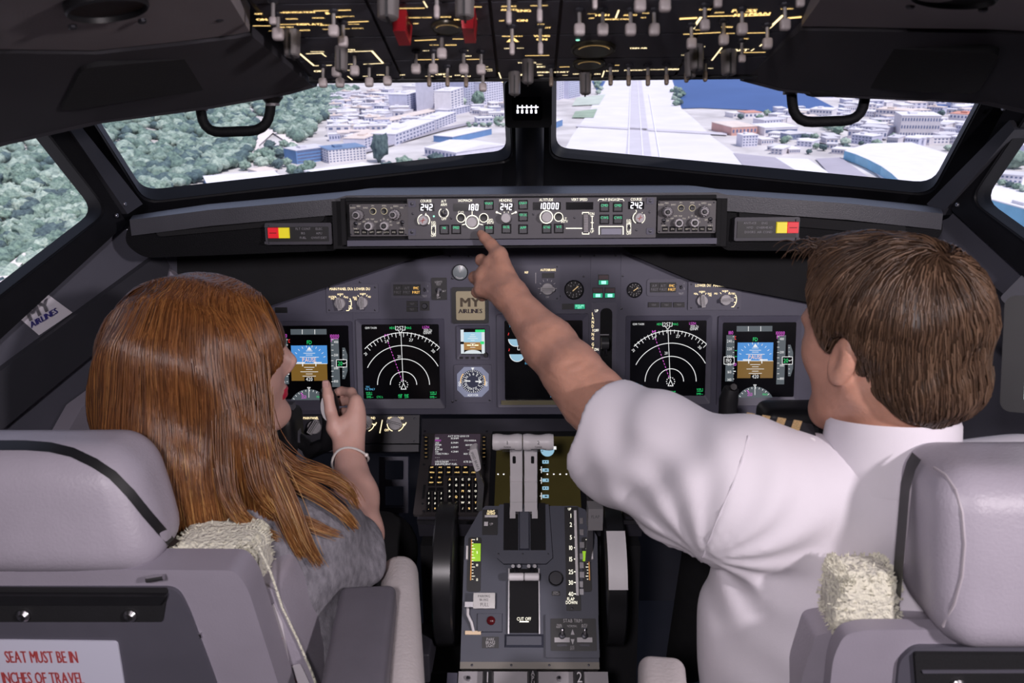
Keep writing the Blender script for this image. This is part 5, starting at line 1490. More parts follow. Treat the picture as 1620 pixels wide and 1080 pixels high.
# rudder pedal under the left lower panel
RP = Fr(PY(622, 766, 1.80), (1, 0, 0), (0, .35, 1))
ped = thing('rudder_pedal', 'grey rudder pedal with two rectangular openings beside the centre stand', 'pedal', RP.hp(622, 812))
b = MB(RP, [PANEL2])
def hole_plate(b, outer, holes, w0, w1):
    xs_ = sorted(set([outer[0], outer[2]] + [h[0] for h in holes] + [h[2] for h in holes])); ys_ = sorted(set([outer[1], outer[3]] + [h[1] for h in holes] + [h[3] for h in holes]))
    for i in range(len(xs_) - 1):
        for j in range(len(ys_) - 1):
            cx, cy = (xs_[i] + xs_[i + 1]) / 2, (ys_[j] + ys_[j + 1]) / 2
            if any(h[0] < cx < h[2] and h[1] < cy < h[3] for h in holes): continue
            b.bpx(xs_[i], ys_[j], xs_[i + 1], ys_[j + 1], w0, w1)
hole_plate(b, (600, 722, 646, 811), [(609, 727, 640, 759), (609, 768, 640, 802)], -.012, .004)
b.build('pedal_plate', parent=ped)
for y0 in (727, 768):
    b = MB(RP, [PANEL]); A = rrect(*RP.rect(608, y0 - 1, 641, y0 + 33), .004, 3); B_ = rrect(*RP.rect(610, y0 + 1, 639, y0 + 31), .003, 3); b.ring(A, B_, .003, .006); b.build('opening_rim', parent=ped)
b = MB(None, [SCREW]); b.tube([RP.hp(622, 808, -.01), RP.hp(622, 808, -.01) + Vector((0, .05, -.30))], .014, 10); b.build('pedal_arm', parent=ped)

# ------------------------------------------------------------------ centre stand with control display units
AP = Fr((0, 1.617, .542), (1, 0, 0), (0, .914, .407))
st = thing('centre_stand', 'dark grey centre stand between the seats holding the display units', 'pedestal', (0, 1.6, .15))
q = [AP.hit(*p) for p in ((660, 822), (1018, 822), (1008, 662), (668, 662))]
b = MB(AP, [PDARK]); b.prism(q, -.05, 0); b.build('top_plate', parent=st)
xa, xb = q[0][0], q[1][0]
pA = AP.P(xa, q[0][1], -.001)
b = MB(None, [MATTE]); b.box(xa + .004, pA.y, xb - .004, 1.80, -.118, pA.z - .055); b.build('stand_body', parent=st)
b = MB(AP, [STEEL]); b.box(q[0][0], q[0][1] - .003, q[1][0], q[0][1], -.01, .001); b.build('edge_strip', parent=st)
for x in (672, 770, 930, 1004): screw(AP, x, 682, 1.8, st)
def cdu(x0, x1, label, txt, sx0, sx1, mirror):
    root = thing('control_display_unit', label, 'keypad unit', AP.hp((x0 + x1) / 2, 818))
    b = MB(AP, [mat('cdu_face', (.050, .044, .046), .5, var=.08, scale=40)]); b.prism(rrect(*AP.rect(x0, 688, x1, 817), .004, 3), 0, .006); b.build('face', parent=root)
    W0 = .0062
    k = (x1 - x0) / 113.0
    X = lambda u: x0 + u * k                 # u in px of the left unit
    b = MB(AP, [mat('cdu_screen', (.035, .026, .034), .2, emit=(.10, .07, .10), es=.35)]); b.prism(rrect(*AP.rect(X(23.5), 690, X(97), 740), .002, 2), .006, .0072); sc = b.build('screen', parent=root)
    b = MB(AP, [SWHITE])
    for t, u, v in txt: ktext(b, t, X(u), v, 3.9, .0075, 'l')
    b.mt(SMAG); ktext(b, 'PINO', X(27), 700.5, 3.9, .0075, 'l'); b.build('symbology', parent=sc)
    for i in range(6):
        for u in (12.5, 104):
            b = MB(AP, [BLACK]); b.bpx(X(u - 3.5), 694.5 + i * 6.2, X(u + 3.5), 698.5 + i * 6.2, .006, .0095, .0004); kb = b.build('line_key', parent=root)
            b = MB(AP, [GOLDD]); kline(b, X(u - 1.8), 696.5 + i * 6.2, X(u + 1.8), 696.5 + i * 6.2, .8, .0097); b.build('key_print', parent=kb)
    def key(u, v, hw, hh, t, m=GOLD, th=3.4):
        b = MB(AP, [BLACK]); b.bpx(X(u - hw), v - hh, X(u + hw), v + hh, .006, .0105, .0006); kb = b.build('key', parent=root)
        b = MB(AP, [m]); ktext(b, t, X(u), v, th, .0107); b.build('key_print', parent=kb)
    fk = ((('INIT', 'RTE', 'CLB', 'CRZ', 'DES'), 744.5), (('MENU', 'LEGS', 'DEP', 'HOLD', 'PROG', 'EXEC'), 752.5))
    for names, v in fk:
        for i, t in enumerate(names): key(22 + i * 13.2, v, 5.4, 3.2, t, GOLD, 2.6)
    for (u, v, t) in ((21, 760.5, 'N1'), (34, 760.5, 'FIX'), (21, 768.5, 'PREV'), (34, 768.5, 'NEXT')): key(u, v, 5.4, 3.2, t, GOLD, 2.6)
    for r_ in range(4):
        for c_ in range(3): key(17 + c_ * 9.8, 785.5 + r_ * 8, 3.8, 3.4, ('123', '456', '789', '.0+')[r_][c_], IVORY if r_ < 3 else GOLD, 3.8)
    al = ('ABCDE', 'FGHIJ', 'KLMNO', 'PQRST', 'UVWXY', 'Z-/%<')
    for r_ in range(6):
        for c_ in range(5): key(50 + c_ * 10.2, 763.5 + r_ * 9.2, 4.0, 3.8, al[r_][c_], IVORY if (r_ + c_) % 4 else GOLD, 4.4)
    for i in range(2):
        b = MB(AP, [BLACK]); b.bpx(X(16 + i * 13), 774.5, X(27 + i * 13), 779.5, .006, .0068); b.build('blank_key', parent=root)
    b = MB(AP, [MATTE]); b.bpx(X(7), 770, X(11), 792, .006, .0068); b.build('side_slot', parent=root)
    for u, v in ((9, 683 + 9), (103, 692), (9, 738), (104, 738), (7, 800), (9, 812), (104, 812)): screw(AP, X(u), v, 2.0, root, .006)
TXT = (('ACT RTE LEGS 1/3', 47, 693.5), ('253', 27, 697), ('10.5NM', 52, 697), ('170/4000A', 73, 700.5), ('253', 27, 704), ('8.9NM', 52, 704), ('PITER', 27, 707.5), ('160/3000', 75, 707.5), ('254', 27, 711), ('6.0NM', 52, 711), ('RW25', 27, 714.5), ('---/', 78, 714.5), ('251', 27, 718), ('4.2NM', 52, 718), ('<VECTOR>', 27, 721.5), ('160/ 280', 72, 721.5), ('- - -', 27, 727), ('- - - - - - - - - - - -', 30, 731), ('1.00/0.06NM', 27, 734), ('RTE DATA>', 72, 734), ('INSUFFICIENT FUEL', 27, 737.8))
cdu(662, 775, 'lit keypad unit left of the thrust levers, screen reading insufficient fuel', TXT, 0, 0, False)
cdu(925, 1020, 'lit keypad unit right of the thrust levers, partly behind the white sleeve', (('PERF INIT', 45, 693.5), ('GW/CRZ', 27, 697), ('59.3', 27, 700.5), ('PLAN', 27, 706), ('18.5', 27, 709.5), ('- -', 27, 715), ('LIMITS', 70, 715), ('FUEL 4.9', 27, 721.5), ('<INDEX', 27, 731), ('INSUFFICIENT', 27, 736)), 0, 0, True)
# lower display
ld = thing('lower_display', 'lower display screen with painted olive reflection behind the white thrust levers', 'display', AP.hp(850, 800))
b = MB(AP, [BLACK]); A = rrect(*AP.rect(776, 685, 924, 812), .003, 3); B_ = rrect(*AP.rect(784, 692, 916, 806), .003, 3); b.ring(A, B_, 0, .006, .004); b.build('bezel', parent=ld)
b = MB(AP, [mat('screen_olive_reflection', (.115, .098, .030), .30, var=.1, scale=14, coat=.3)]); b.prism(rrect(*AP.rect(783, 691, 917, 807), .002, 2), -.001, .0035); b.build('screen', parent=ld)  # olive colour painted in for a reflection on the dark screen
b = MB(AP, [SPALE]); pts = [AP.hit(866 + 11 * math.cos(math.radians(g)), 713 - 11 * math.sin(math.radians(g))) for g in range(180, 361, 15)]; b.poly(pts, .004)
b.mt(SWHITE); b.qpx(866, 708, 880, 713, .0042)
for v, u in ((732.5, 0), (745.5, 1), (761.5, 2), (774, 0), (787, 1)):
    b.mt(SPALE); b.qpx(858, v - 2.6, 868, v + 2.6, .004); b.mt(SCREEN); kdisc(b, 861 + u * 2, v, 1.4, .0043, 8); kdisc(b, 865, v, 1.2, .0043, 8)
b.mt(SWHITE)
for v0, v1 in ((740, 750), (757, 767), (781, 792)): kline(b, 856.5, v0, 856.5, v1, 1, .0042); kline(b, 854, (v0 + v1) / 2, 857, (v0 + v1) / 2, 1, .0042)
b.build('symbology', parent=ld)
b = MB(AP, [LED])
for i, x in enumerate((788, 797, 866, 876, 886, 896, 906)): kdisc(b, x, 752, 1.2, .0042, 8)
b.build('lit_legend', parent=ld)  # glowing dots drawn on the screen as a reflected row of lamps

# ------------------------------------------------------------------ thrust lever quadrant
TQ = Fr((0, 1.405, .382), (1, 0, 0), (0, .64, .77))
TQG = mat('quadrant_grey', (.074, .080, .112), .5, var=.05, scale=20, bump=.05, bscale=600)
tq = thing('throttle_quadrant', 'grey thrust lever quadrant with flap, trim and cutoff controls', 'throttle quadrant', TQ.hp(838, 1055))
q = [TQ.hit(*p) for p in ((728, 1052), (948, 1052), (945, 850), (926, 806), (912, 800), (768, 800), (760, 806), (735, 850))]
b = MB(TQ, [TQG]); b.prism(q, -.20, 0); b.build('body', parent=tq)
def tplate(x0, y0, x1, y1, w0, w1, m, name, r=.002, parent=None): return plate(TQ, x0, y0, x1, y1, w0, w1, parent or tq, m, name, r)
hump = [TQ.hit(*p) for p in ((787, 884), (797, 893), (864, 893), (874, 884), (868, 800), (790, 800))]
b = MB(TQ, [TQG]); b.prism(hump, 0, .012); hp_ = b.build('lever_hump', parent=tq)
for x0, x1 in ((797, 820), (839, 863)):
    b = MB(TQ, [MATTE]); b.bpx(x0, 798, x1, 872, .010, .0128); b.build('lever_slot', parent=hp_)
b = MB(TQ, [TQG]); b.bpx(821, 806, 838, 872, .012, .018, .002); b.build('centre_rib', parent=hp_)
for x, y in ((789, 878), (827, 878), (867, 878)): screw(TQ, x, y, 1.5, hp_, .012)
o = tplate(763, 806, 787.5, 846, 0, .002, BLACK, 'detent_plate')
b = MB(TQ, [AMBERG]); ktext(b, 'FLIGHT', 777, 808.8, 3.4, .0024); ktext(b, 'DETENT', 777, 812.6, 3.4, .0024); b.mt(WHITEP); b.qpx(767, 815, 787, 818.5, .0024); b.qpx(766, 825.5, 772, 832, .0024); ktext(b, 'UP', 777.5, 829, 4, .0024); b.build('lettering', parent=o)
o = tplate(894.5, 802, 917, 966, 0, .003, BLACK, 'flap_scale')
b = MB(TQ, [IVORY])
for t, y in (('1', 816), ('2', 830), ('5', 850), ('10', 866.5), ('15', 884.5), ('25', 904.5), ('30', 921.5), ('40', 939.5)):
    ktext(b, t, 903, y, 7.2, .0034, 'c'); kline(b, 908, y, 911, y, 1.4, .0034)
ktext(b, 'UP', 901, 805.5, 4, .0034); ktext(b, 'FLAP', 903, 947.5, 5, .0034); ktext(b, 'DOWN', 904, 953, 5, .0034); b.build('scale_print', parent=o)
b = MB(TQ, [WHITEP]); b.bpx(909.5, 808, 913.5, 942, .003, .005); b.build('flap_track', parent=o)
screw(TQ, 905, 962, 1.8, o, .003)
for i, y in enumerate((820, 838, 858, 876, 890, 905, 920, 932)):
    b = MB(TQ, [STEEL]); b.bpx(917, y, 922 + (i % 3), y + 9, 0, .005); b.build('gate_stop', parent=tq)
# trim indicators
for x0, x1, gx0, gx1, gy0, gy1, ox in ((740, 761, 747, 760.5, 860, 888, 745.5), (921, 935, 921.5, 931, 872, 888, 931.5)):
    o = tplate(x0, 850, x1, 936, 0, .003, BLACK, 'trim_scale', .004)
    b = MB(TQ, [mat('trim_green', (.42, .78, .04), .4, emit=(.4, .8, .02), es=.35)]); b.bpx(gx0, gy0, gx1, gy1, .003, .0038); b.build('green_band', parent=o)
    b = MB(TQ, [mat('trim_orange', (.75, .32, .06), .5, emit=(.9, .35, .05), es=.3)]); b.qpx(ox - .7, 853, ox + .7, 918, .0034)
    b.mt(IVORY)
    for i in range(14): kline(b, ox + (1 if x0 < 800 else -1), 854 + i * 4.8, ox + (6 if x0 < 800 else -5) * (1 if i % 3 == 0 else .6), 854 + i * 4.8, .8, .0039)
    if x0 < 800:
        for t, y in (('0', 853), ('5', 874), ('10', 894), ('15', 917)): ktext(b, t, 755, y, 4, .004)
    b.build('scale_print', parent=o)
    b = MB(TQ, [WHITEP]); px_ = 739 if x0 < 800 else 936
    b.bpx(px_ - 1.6, 864, px_ + 2, 886, .003, .009, .0006); b.build('pointer', parent=o)
# trim wheels
def trim_wheel(xl, xr, white, label):
    c0 = TQ.hp(xl, 905, -.05); c1 = TQ.hp(xr, 905, -.05)
    cc = Vector((0, c0.y, c0.z)); R_ = .135
    o = MB(None, [mat('wheel_black', (.016, .016, .018), .32, var=.1, scale=30)])
    prof = [(R_ * .55, 0), (R_ * .97, 0), (R_, .08), (R_, .92), (R_ * .97, 1), (R_ * .55, 1)]
    n_ = 48; pts = []; fs = []
    for i in range(n_):
        g = 6.2832 * i / n_
        for r, t in prof: pts.append((c0.x + (c1.x - c0.x) * t, cc.y + r * math.cos(g), cc.z + r * math.sin(g)))
    m_ = len(prof)
    for i in range(n_):
        j = (i + 1) % n_
        for k_ in range(m_ - 1): fs.append((i * m_ + k_, j * m_ + k_, j * m_ + k_ + 1, i * m_ + k_ + 1))
    fs.append(tuple(i * m_ for i in range(n_))); fs.append(tuple(i * m_ + m_ - 1 for i in range(n_ - 1, -1, -1)))
    o.add(pts, fs); w_ = o.build('trim_wheel', parent=tq); w_['label'] = label
    if white:
        b = MB(None, [WHITEP]); pts = []; fs = []
        for i in range(9):
            g = math.radians(118 + i * 5.6)
            for t, r in ((.02, R_ + .0005), (.02, R_ + .002), (.98, R_ + .002), (.98, R_ + .0005)): pts.append((c0.x + (c1.x - c0.x) * t, cc.y + r * math.cos(g), cc.z + r * math.sin(g)))
            if i < 8:
                for k_ in range(3): fs.append((i * 4 + k_, i * 4 + k_ + 1, i * 4 + 5 + k_, i * 4 + 4 + k_))
        b.add(pts, fs); b.build('white_segment', parent=w_)
    # fold-out handle
    b = MB(None, [BLACK]); g = math.radians(60); p = Vector(((c0.x + c1.x) / 2, cc.y + R_ * .8 * math.cos(g), cc.z + R_ * .8 * math.sin(g))); b.tube([p - Vector((.012, 0, 0)), p + Vector((.012, 0, 0))], .012, 12); b.build('crank_handle', parent=w_)
trim_wheel(694, 724, False, 'black trim wheel'); trim_wheel(952, 981, True, 'black trim wheel with white band')
# start levers
b = MB(TQ, [MATTE]); b.bpx(805, 900, 853, 1001, 0, .004); o = b.build('cutoff_recess', parent=tq)
b = MB(TQ, [IVORY]); ktext(b, 'CUT OFF', 829, 979, 5.2, .0046); kline(b, 822, 983.5, 836.5, 983.5, 1.8, .0046); b.build('lettering', parent=o)
for x in (805, 853):
    b = MB(TQ, [STEEL]); b.bpx(x - 1, 900, x + 1, 1003, .003, .008); b.build('slot_rail', parent=o)
for x0, x1 in ((804.5, 828.5), (829.5, 853)):
    p0, p1 = TQ.hp(x0, 912, .03), TQ.hp(x1, 912, .03)
    b = MB(None, [WHITEP]); b.tube([p0, p0.lerp(p1, .05), p0.lerp(p1, .95), p1], [.006, .0072, .0072, .006], 14); l_ = b.build('start_lever', parent=tq)
    mid_p = p0.lerp(p1, .5); b = MB(None, [STEEL]); b.tube([mid_p, TQ.hp((x0 + x1) / 2, 900, .004)], .004, 8); b.build('stem', parent=l_)
    for t_ in (.3, .7):
        b = MB(None, [STEEL]); pp = TQ.hp(x0 + (x1 - x0) * t_, 897, .012); b.tube([pp, pp + TQ.n * .012], .0035, 8); b.build('pin', parent=l_)
b = MB(TQ, [TQG]); b.bpx(798, 1003, 860, 1024, 0, .006, .004); b.build('recess_sill', parent=tq)
knob(TQ, 879, 916, 11.5, tq, .014, mat('dark_steel', (.10, .10, .11), .25, metal=.9), name='friction_knob')
o = tplate(873, 935, 886, 942, 0, .002, BLACK, 'small_label', .001); b = MB(TQ, [PRINTW]); ktext(b, 'HORN', 879, 936.8, 2.6, .0023); ktext(b, 'CUTOUT', 879.5, 939.8, 2.4, .0023); b.build('lettering', parent=o)
# parking brake
o = MB(TQ, [mat('brake_tag_metal', (.50, .49, .48), .35, metal=.5, var=.1, scale=60)]); o.bpx(750, 941, 784.5, 966, .026, .030, .0005); pb = o.build('parking_brake_handle', parent=tq)
b = MB(TQ, [mat('engraved', (.10, .10, .11), .6)]); ktext(b, 'PARKING', 767, 946.5, 4.2, .0304); ktext(b, 'BRAKE', 767, 952, 4.2, .0304); ktext(b, 'PULL', 768, 959.5, 5.8, .0304); b.build('lettering', parent=pb)
b = MB(None, [WHITEP]); b.tube([TQ.hp(740, 962, .02), TQ.hp(740, 972, .014), TQ.hp(746, 985, .010), TQ.hp(749, 998, .004)], .0028, 8); b.build('rod', parent=pb)
b = MB(TQ, [STEEL]); b.bpx(737, 955, 752, 963, .012, .027); b.build('bracket', parent=pb)
b = MB(TQ, [mat('brass', (.55, .42, .28), .4, metal=.5)]); b.bpx(736, 998, 761, 1004, 0, .005); b.build('foot', parent=pb)
b = MB(TQ, [TQG]); b.bpx(755, 970, 795, 1000, 0, .005, .001); lb = b.build('lamp_plate', parent=tq)
a, c = TQ.hit(777, 982); k = TQ.k(777, 982); b = MB(TQ, [mat('dark_red_lens', (.11, .008, .012), .25)]); b.lathe(a, c, [(7 * k, .005), (6.6 * k, .008), (3.5 * k, .0105), (.1 * k, .011)], 20); b.build('red_lamp', parent=lb)
o = tplate(763, 1007, 789, 1025, 0, .002, BLACK, 'label_plate', .001); b = MB(TQ, [PRINTW])
for t, y in (('PARK', 1011), ('BRAKE', 1016), ('LIGHT', 1021)): ktext(b, t, 776, y, 4.6, .0024)
b.build('lettering', parent=o)
# stabiliser trim switches
o = tplate(863, 973, 947, 1041, 0, .008, TQG, 'stab_trim_box', .002)
o2 = tplate(871, 979, 943, 1030, .008, .0095, BLACK, 'stab_trim_face', .002, o)
b = MB(TQ, [PRINTW]); W_ = .0099
ktext(b, 'STAB TRIM', 905.5, 982.5, 5.6, W_); ktext(b, 'NORMAL', 905, 991, 3.6, W_); ktext(b, 'MAIN', 884.5, 989, 3, W_); ktext(b, 'ELECT', 884.5, 992.3, 3, W_); ktext(b, 'AUTO', 924, 989, 3, W_); ktext(b, 'PILOT', 924, 992.3, 3, W_); ktext(b, 'CUT', 905, 1023.5, 3, W_); ktext(b, 'OUT', 905, 1026.8, 3, W_)
for s_, y in ((1, 1002), (-1, 1014)): a, c = TQ.hit(905.5, y); k = TQ.k(905, y); b.poly([(a - 3 * k, c - s_ * 2.4 * k), (a + 3 * k, c - s_ * 2.4 * k), (a, c + s_ * 6 * k)][::s_], W_)
b.build('lettering', parent=o2)
for x in (889, 924.5):
    b = MB(TQ, [PRINTW]); b.bpx(x - 12, 1009, x + 12, 1016.5, W_ - .001, W_); b.build('white_label', parent=o2)
    b = MB(TQ, [SCREW]); b.bpx(x - 8, 1019.5, x + 8, 1023, W_ - .001, W_ + .002); b.build('guard_stop', parent=o2)
    toggle(TQ, x, 1006, 17, o2, True, W_ - .0005, STEEL, ln=.02)
b = MB(TQ, [mat('base_strip', (.22, .20, .17), .5)]); b.bpx(728, 1047, 948, 1058, -.05, .003); bs_ = b.build('base_strip', parent=tq)
for x in (747, 809, 869, 931): screw(TQ, x, 1052, 2, bs_, .003)
# thrust levers
def thrust(x0, x1, hx0, hx1, num, word, label):
    base = TQ.hp((x0 + x1) / 2, 818, .012)
    LV = Fr(base, (1, 0, 0), (0, -.12, 1))
    hd = MB(None, [WHITEP]); hf = Fr(LV.hp((hx0 + hx1) / 2, 699, .012), (1, 0, 0), (0, -.12, 1))
    pL, pR = hf.hp(hx0, 699), hf.hp(hx1, 699)
    n_ = 9; k = abs(hf.k(hx0, 699))
    hd.tube([pL.lerp(pR, i / (n_ - 1)) for i in range(n_)], [12.2 * k, 13.4 * k, 13.0 * k, 11.8 * k, 11.4 * k, 11.8 * k, 13.0 * k, 13.4 * k, 12.2 * k], 20)
    lv = MB(LV, [WHITEP]); lv.bpx(x0, 711, x1, 758, -.014, .008, .001); lv.bpx(x0, 758, x1, 790, -.013, .010, .001); lv.bpx(x0, 790, x1, 806, -.012, .008, .001)
    if num == '1': lv.bpx(x0, 806, x0 + 9, 817, -.01, .006)
    else: lv.bpx(x1 - 9, 806, x1, 817, -.01, .006)
    root = lv.build('thrust_lever', parent=tq); root['label'] = label
    h_ = hd.build('handle', parent=root)
    b = MB(hf, [mat('engraved', (.10, .10, .11), .6)]); xm = (hx0 + hx1) / 2; w_ = 13.2 * k
    ktext(b, num, xm, 693.5, 7, w_); ktext(b, 'TO/GA', xm, 700.5, 3.2, w_); kline(b, xm - 12, 704, xm + 12, 704, .8, w_); ktext(b, 'DISENGAGE', xm, 706.5, 2.8, w_); b.build('lettering', parent=root)
    b = MB(LV, [MATTE]); cxx = x0 + 7 if num == '1' else x1 - 8; b.prism(rrect(*LV.rect(cxx - 2.5, 718, cxx + 2.5, 729), .0015, 2), .007, .0095); b.build('slot', parent=root)
    b = MB(LV, [STEEL]); b.bpx((x0 + x1) / 2 - 4, 812, (x0 + x1) / 2 + 4, 836, -.02, -.004); b.build('lower_link', parent=root)
thrust(806.5, 827, 779.5, 826, '1', '', 'white thrust lever numbered 1'); thrust(829, 850.5, 827.5, 875.5, '2', '', 'white thrust lever numbered 2')
# speed brake and flap levers
SBF = Fr(TQ.hp(757, 800, .004), (1, 0, 0), (0, -.15, 1))
b = MB(SBF, [STEEL]); b.prism([SBF.hit(*p) for p in ((754, 806), (763, 806), (766, 765), (756, 742), (752, 744), (756, 766))], -.004, .004); sb = b.build('speed_brake_lever', parent=tq)
b = MB(SBF, [WHITEP]); b.prism(round_poly([SBF.hit(*p) for p in ((753, 742), (762, 737), (755, 703), (742, 708))], .006), -.008, .012); b.build('handle', parent=sb)
b = MB(SBF, [mat('engraved', (.10, .10, .11), .6)]); a, c = SBF.hit(752.5, 723); b.text('SPEED BRAKE', a, c, 4 * SBF.k(752, 723), .0123, 'c', 1, math.radians(-72)); b.build('lettering', parent=sb)
FLF = Fr(TQ.hp(930, 884, .004), (1, 0, 0), (0, -.05, 1))
b = MB(FLF, [STEEL]); b.prism([FLF.hit(*p) for p in ((925, 892), (934, 892), (938, 860), (938, 832), (930, 832), (928, 860))], -.003, .003); fl = b.build('flap_lever', parent=tq)
b = MB(FLF, [mat('flap_grey', (.30, .29, .30), .45)]); b.bpx(928.5, 797, 954, 833, -.012, .016, .0015); b.build('handle', parent=fl)
b = MB(FLF, [mat('engraved', (.10, .10, .11), .6)]); ktext(b, 'FLAP', 941, 810, 5.6, .0164); b.build('lettering', parent=fl)
# fire handle panel aft of the quadrant
FP = Fr(TQ.hp(838, 1060, .03), (1, 0, 0), (0, .80, .60))
fp = thing('fire_handle_panel', 'pale fire handle panel with handles 1, APU and 2 aft of the quadrant', 'control panel', FP.hp(838, 1130))
b = MB(FP, [mat('fire_panel_pale', (.42, .40, .42), .45, var=.05, scale=20)]); b.bpx(722, 1061, 966, 1180, -.03, 0, .001); b.build('face', parent=fp)
b = MB(FP, [PANEL]); b.bpx(704, 1064, 722, 1180, -.03, .004, .001); b.build('end_block', parent=fp)
for x, t in ((772, '1'), (843, 'APU'), (916, '2')):
    b = MB(FP, [BLACK]); b.bpx(x - 9, 1063, x + 9, 1105, 0, .02, .003); h_ = b.build('fire_handle', parent=fp)
    b = MB(FP, [PRINTW])
    if t == 'APU':
        for i, ch in enumerate(t): ktext(b, ch, x, 1070 + i * 8, 8, .0205)
    else: ktext(b, t, x, 1076, 17, .0205)
    b.build('lettering', parent=h_)
for x in (741, 884):
    b = MB(FP, [STEEL]); a, c = FP.hit(x, 1074); k = FP.k(x, 1074); b.lathe(a, c, [(4 * k, 0), (4 * k, .006), (2.5 * k, .010), (.1 * k, .012)], 14); b.build('chrome_stud', parent=fp)

# ------------------------------------------------------------------ overhead panel
OH = Fr((0, 1.25, 1.303), (1, 0, 0), (0, -.286, .079))
oh = thing('overhead_panel', 'dark overhead switch panel with gold backlit markings', 'overhead panel', (0, 1.0, 1.33))
OHM = mat('overhead_dark', (.040, .040, .054), .55, var=.08, scale=20)
xl, xr = OH.hit(497, 136)[0], OH.hit(1192, 126)[0]
b = MB(OH, [mat('overhead_base', (.010, .010, .014), .6)]); b.box(xl, -.004, xr, .80, -.06, -.004); b.build('base_plate', parent=oh)
edges = [OH.hit(x, 131)[0] for x in (500, 640, 789, 876, 1062, 1190)]
bs = [.0, .075, .16, .26, .40, .62]
for i in range(5):
    for j in range(5):
        b = MB(OH, [OHM]); b.box(edges[i] + .002, bs[j] + .0015, edges[i + 1] - .002, bs[j + 1] - .0015, -.004, .001); b.build('switch_plate', parent=oh)
b = MB(OH, [BLACK]); b.box(xl, -.012, xr, -.002, -.05, .003); b.build('front_edge', parent=oh)
TIP = mat('switch_tip', (.36, .32, .32), .45, var=.05, scale=80)
TIPB = mat('switch_tip_brown', (.20, .155, .12), .45, var=.05, scale=80)
def oh_switch(px, py, rpx, L_=.020, m=TIP, narrow=False):
    """tip centre in px; the lever hangs along the face normal"""
    a, c = OH.hit(px, py, L_ + .004)
    k = OH.k(px, py)
    b = MB(OH, [SCREW]); b.lathe(a, c, [(.006, 0), (.006, .003), (.004, .005)], 8); o = b.build('toggle_switch', parent=oh)
    p0, p1 = OH.P(a, c, .003), OH.P(a, c, L_)
    b = MB(None, [mat('lever_steel', (.35, .33, .33), .35, metal=.5)]); b.tube([p0, p1], .0022, 8); b.build('lever', parent=o)
    r = rpx * k * 1.12
    fw = r * (.62 if narrow else .95)
    M_ = Matrix((OH.u, OH.v, OH.n)).transposed()
    b = MB(None, [m]); b.rbox(OH.P(a, c, L_ + .004), (fw, r * .8, r * (1.5 if narrow else 1.05)), r * .55, 2, M_); b.build('tip', parent=o)
for x, y, r in ((440, 54, 8), (432, 33, 5), (528, 49, 7.5), (543, 66, 7), (532, 114, 6.3), (561, 112, 6.6), (511, 131, 6), (538, 131, 6), (584, 130, 6), (613, 128, 6), (658, 109, 6.6), (685.5, 109, 6.6), (733.7, 109, 6.6), (761, 110, 6.6), (699, 85, 7), (764, 138, 5.4), (916.7, 47, 7.8), (953.6, 47, 7.8), (997.7, 47, 7.8), (1035, 47, 7.8), (1012.6, 8.5, 8.5), (1052, 8.5, 8.5), (1115, 40, 7), (1174, 46, 7.5), (1242, 39, 7.5), (1094, 69, 7), (1145, 63, 7), (1214, 69, 7), (1135.7, 5, 6), (1266, 4, 6), (1174, 92.6, 5)): oh_switch(x, y, r)
for x, y, r in ((691, 19, 6), (805, 28, 6), (853.7, 25, 6), (810, 77, 5.6), (855, 77, 5.6), (941, 5, 5.5)): oh_switch(x, y, r, .024, TIP, True)
for x, y, r in ((679, 129, 4.6), (708, 129, 4.6), (737.4, 130, 4.6), (872, 129, 4.4), (966, 127, 4.8), (994.5, 127.5, 4.8), (1025, 127.5, 4.8), (1054.5, 126, 4.8), (1086, 122, 4.8), (1115.6, 121, 4.6)): oh_switch(x, y, r, .018, TIPB, True)
def oh_knob(px, py, rpx, m, h=.03):
    a, c = OH.hit(px, py, h / 2); k = OH.k(px, py); r = rpx * k
    b = MB(OH, [m]); b.lathe(a, c, [(r, .001), (r * .95, h * .3), (r * .9, h), (r * .7, h * 1.05)], 20, flute=.05, nf=8); o = b.build('rotary_knob', parent=oh)
    b = MB(OH, [BLACK]); b.box(a - r * .12, c - r * 1.0, a + r * .12, c + r * 1.0, h * .2, h * 1.1); b.build('pointer_bar', parent=o)
DK = mat('knob_smoke', (.13, .12, .12), .35)
for x, y, r in ((462, 68, 13), (540, 92, 10), (835, 112, 9), (814, 131, 9), (926, 130, 9), (1153, 98, 12), (1102, 90, 11), (1092, 102, 9), (614, 6, 17), (735, 4, 15)): oh_knob(x, y, r, DK)
REDG = mat('red_guard', (.42, .012, .022), .4, var=.05, scale=40)
for x0, x1, y in ((625, 649, 58), (731, 754, 54)):
    a0, c0 = OH.hit(x0, y, .02); a1, c1 = OH.hit(x1, y, .02)
    b = MB(OH, [REDG]); b.box(a0, c0 - .02, a1, c0 + .03, .001, .024, .002); b.build('guard_cover', parent=oh)
for x, y, r in ((939, 75, 36), (931.6, 98, 26), (708, 40, 26)):
    a, c = OH.hit(x, y); k = OH.k(x, y); rr_ = r * k
    b = MB(OH, [mat('gauge_bezel_brass', (.05, .045, .03), .3, metal=.4)]); b.lathe(a, c, [(rr_, 0), (rr_, .003), (rr_ * .93, .005), (rr_ * .86, .003)], 32); o = b.build('round_gauge', parent=oh)
    b = MB(OH, [mat('gauge_face_dark', (.03, .028, .016), .3)]); b.lathe(a, c, [(rr_ * .88, .003), (rr_ * .86, .0045), (.0001, .0045)], 32); b.build('dial', parent=o)
    b = MB(OH, [GOLDD]); b.arc(a, c, rr_ * .74, rr_ * .05, 20, 160, .005); b.build('lit_scale', parent=o)
g1 = MB(OH, [AMBERG]); g2 = MB(OH, [GOLD])
def ohl(b, x0, y0, x1, y1, t): kline(b, x0, y0, x1, y1, t, .0014)
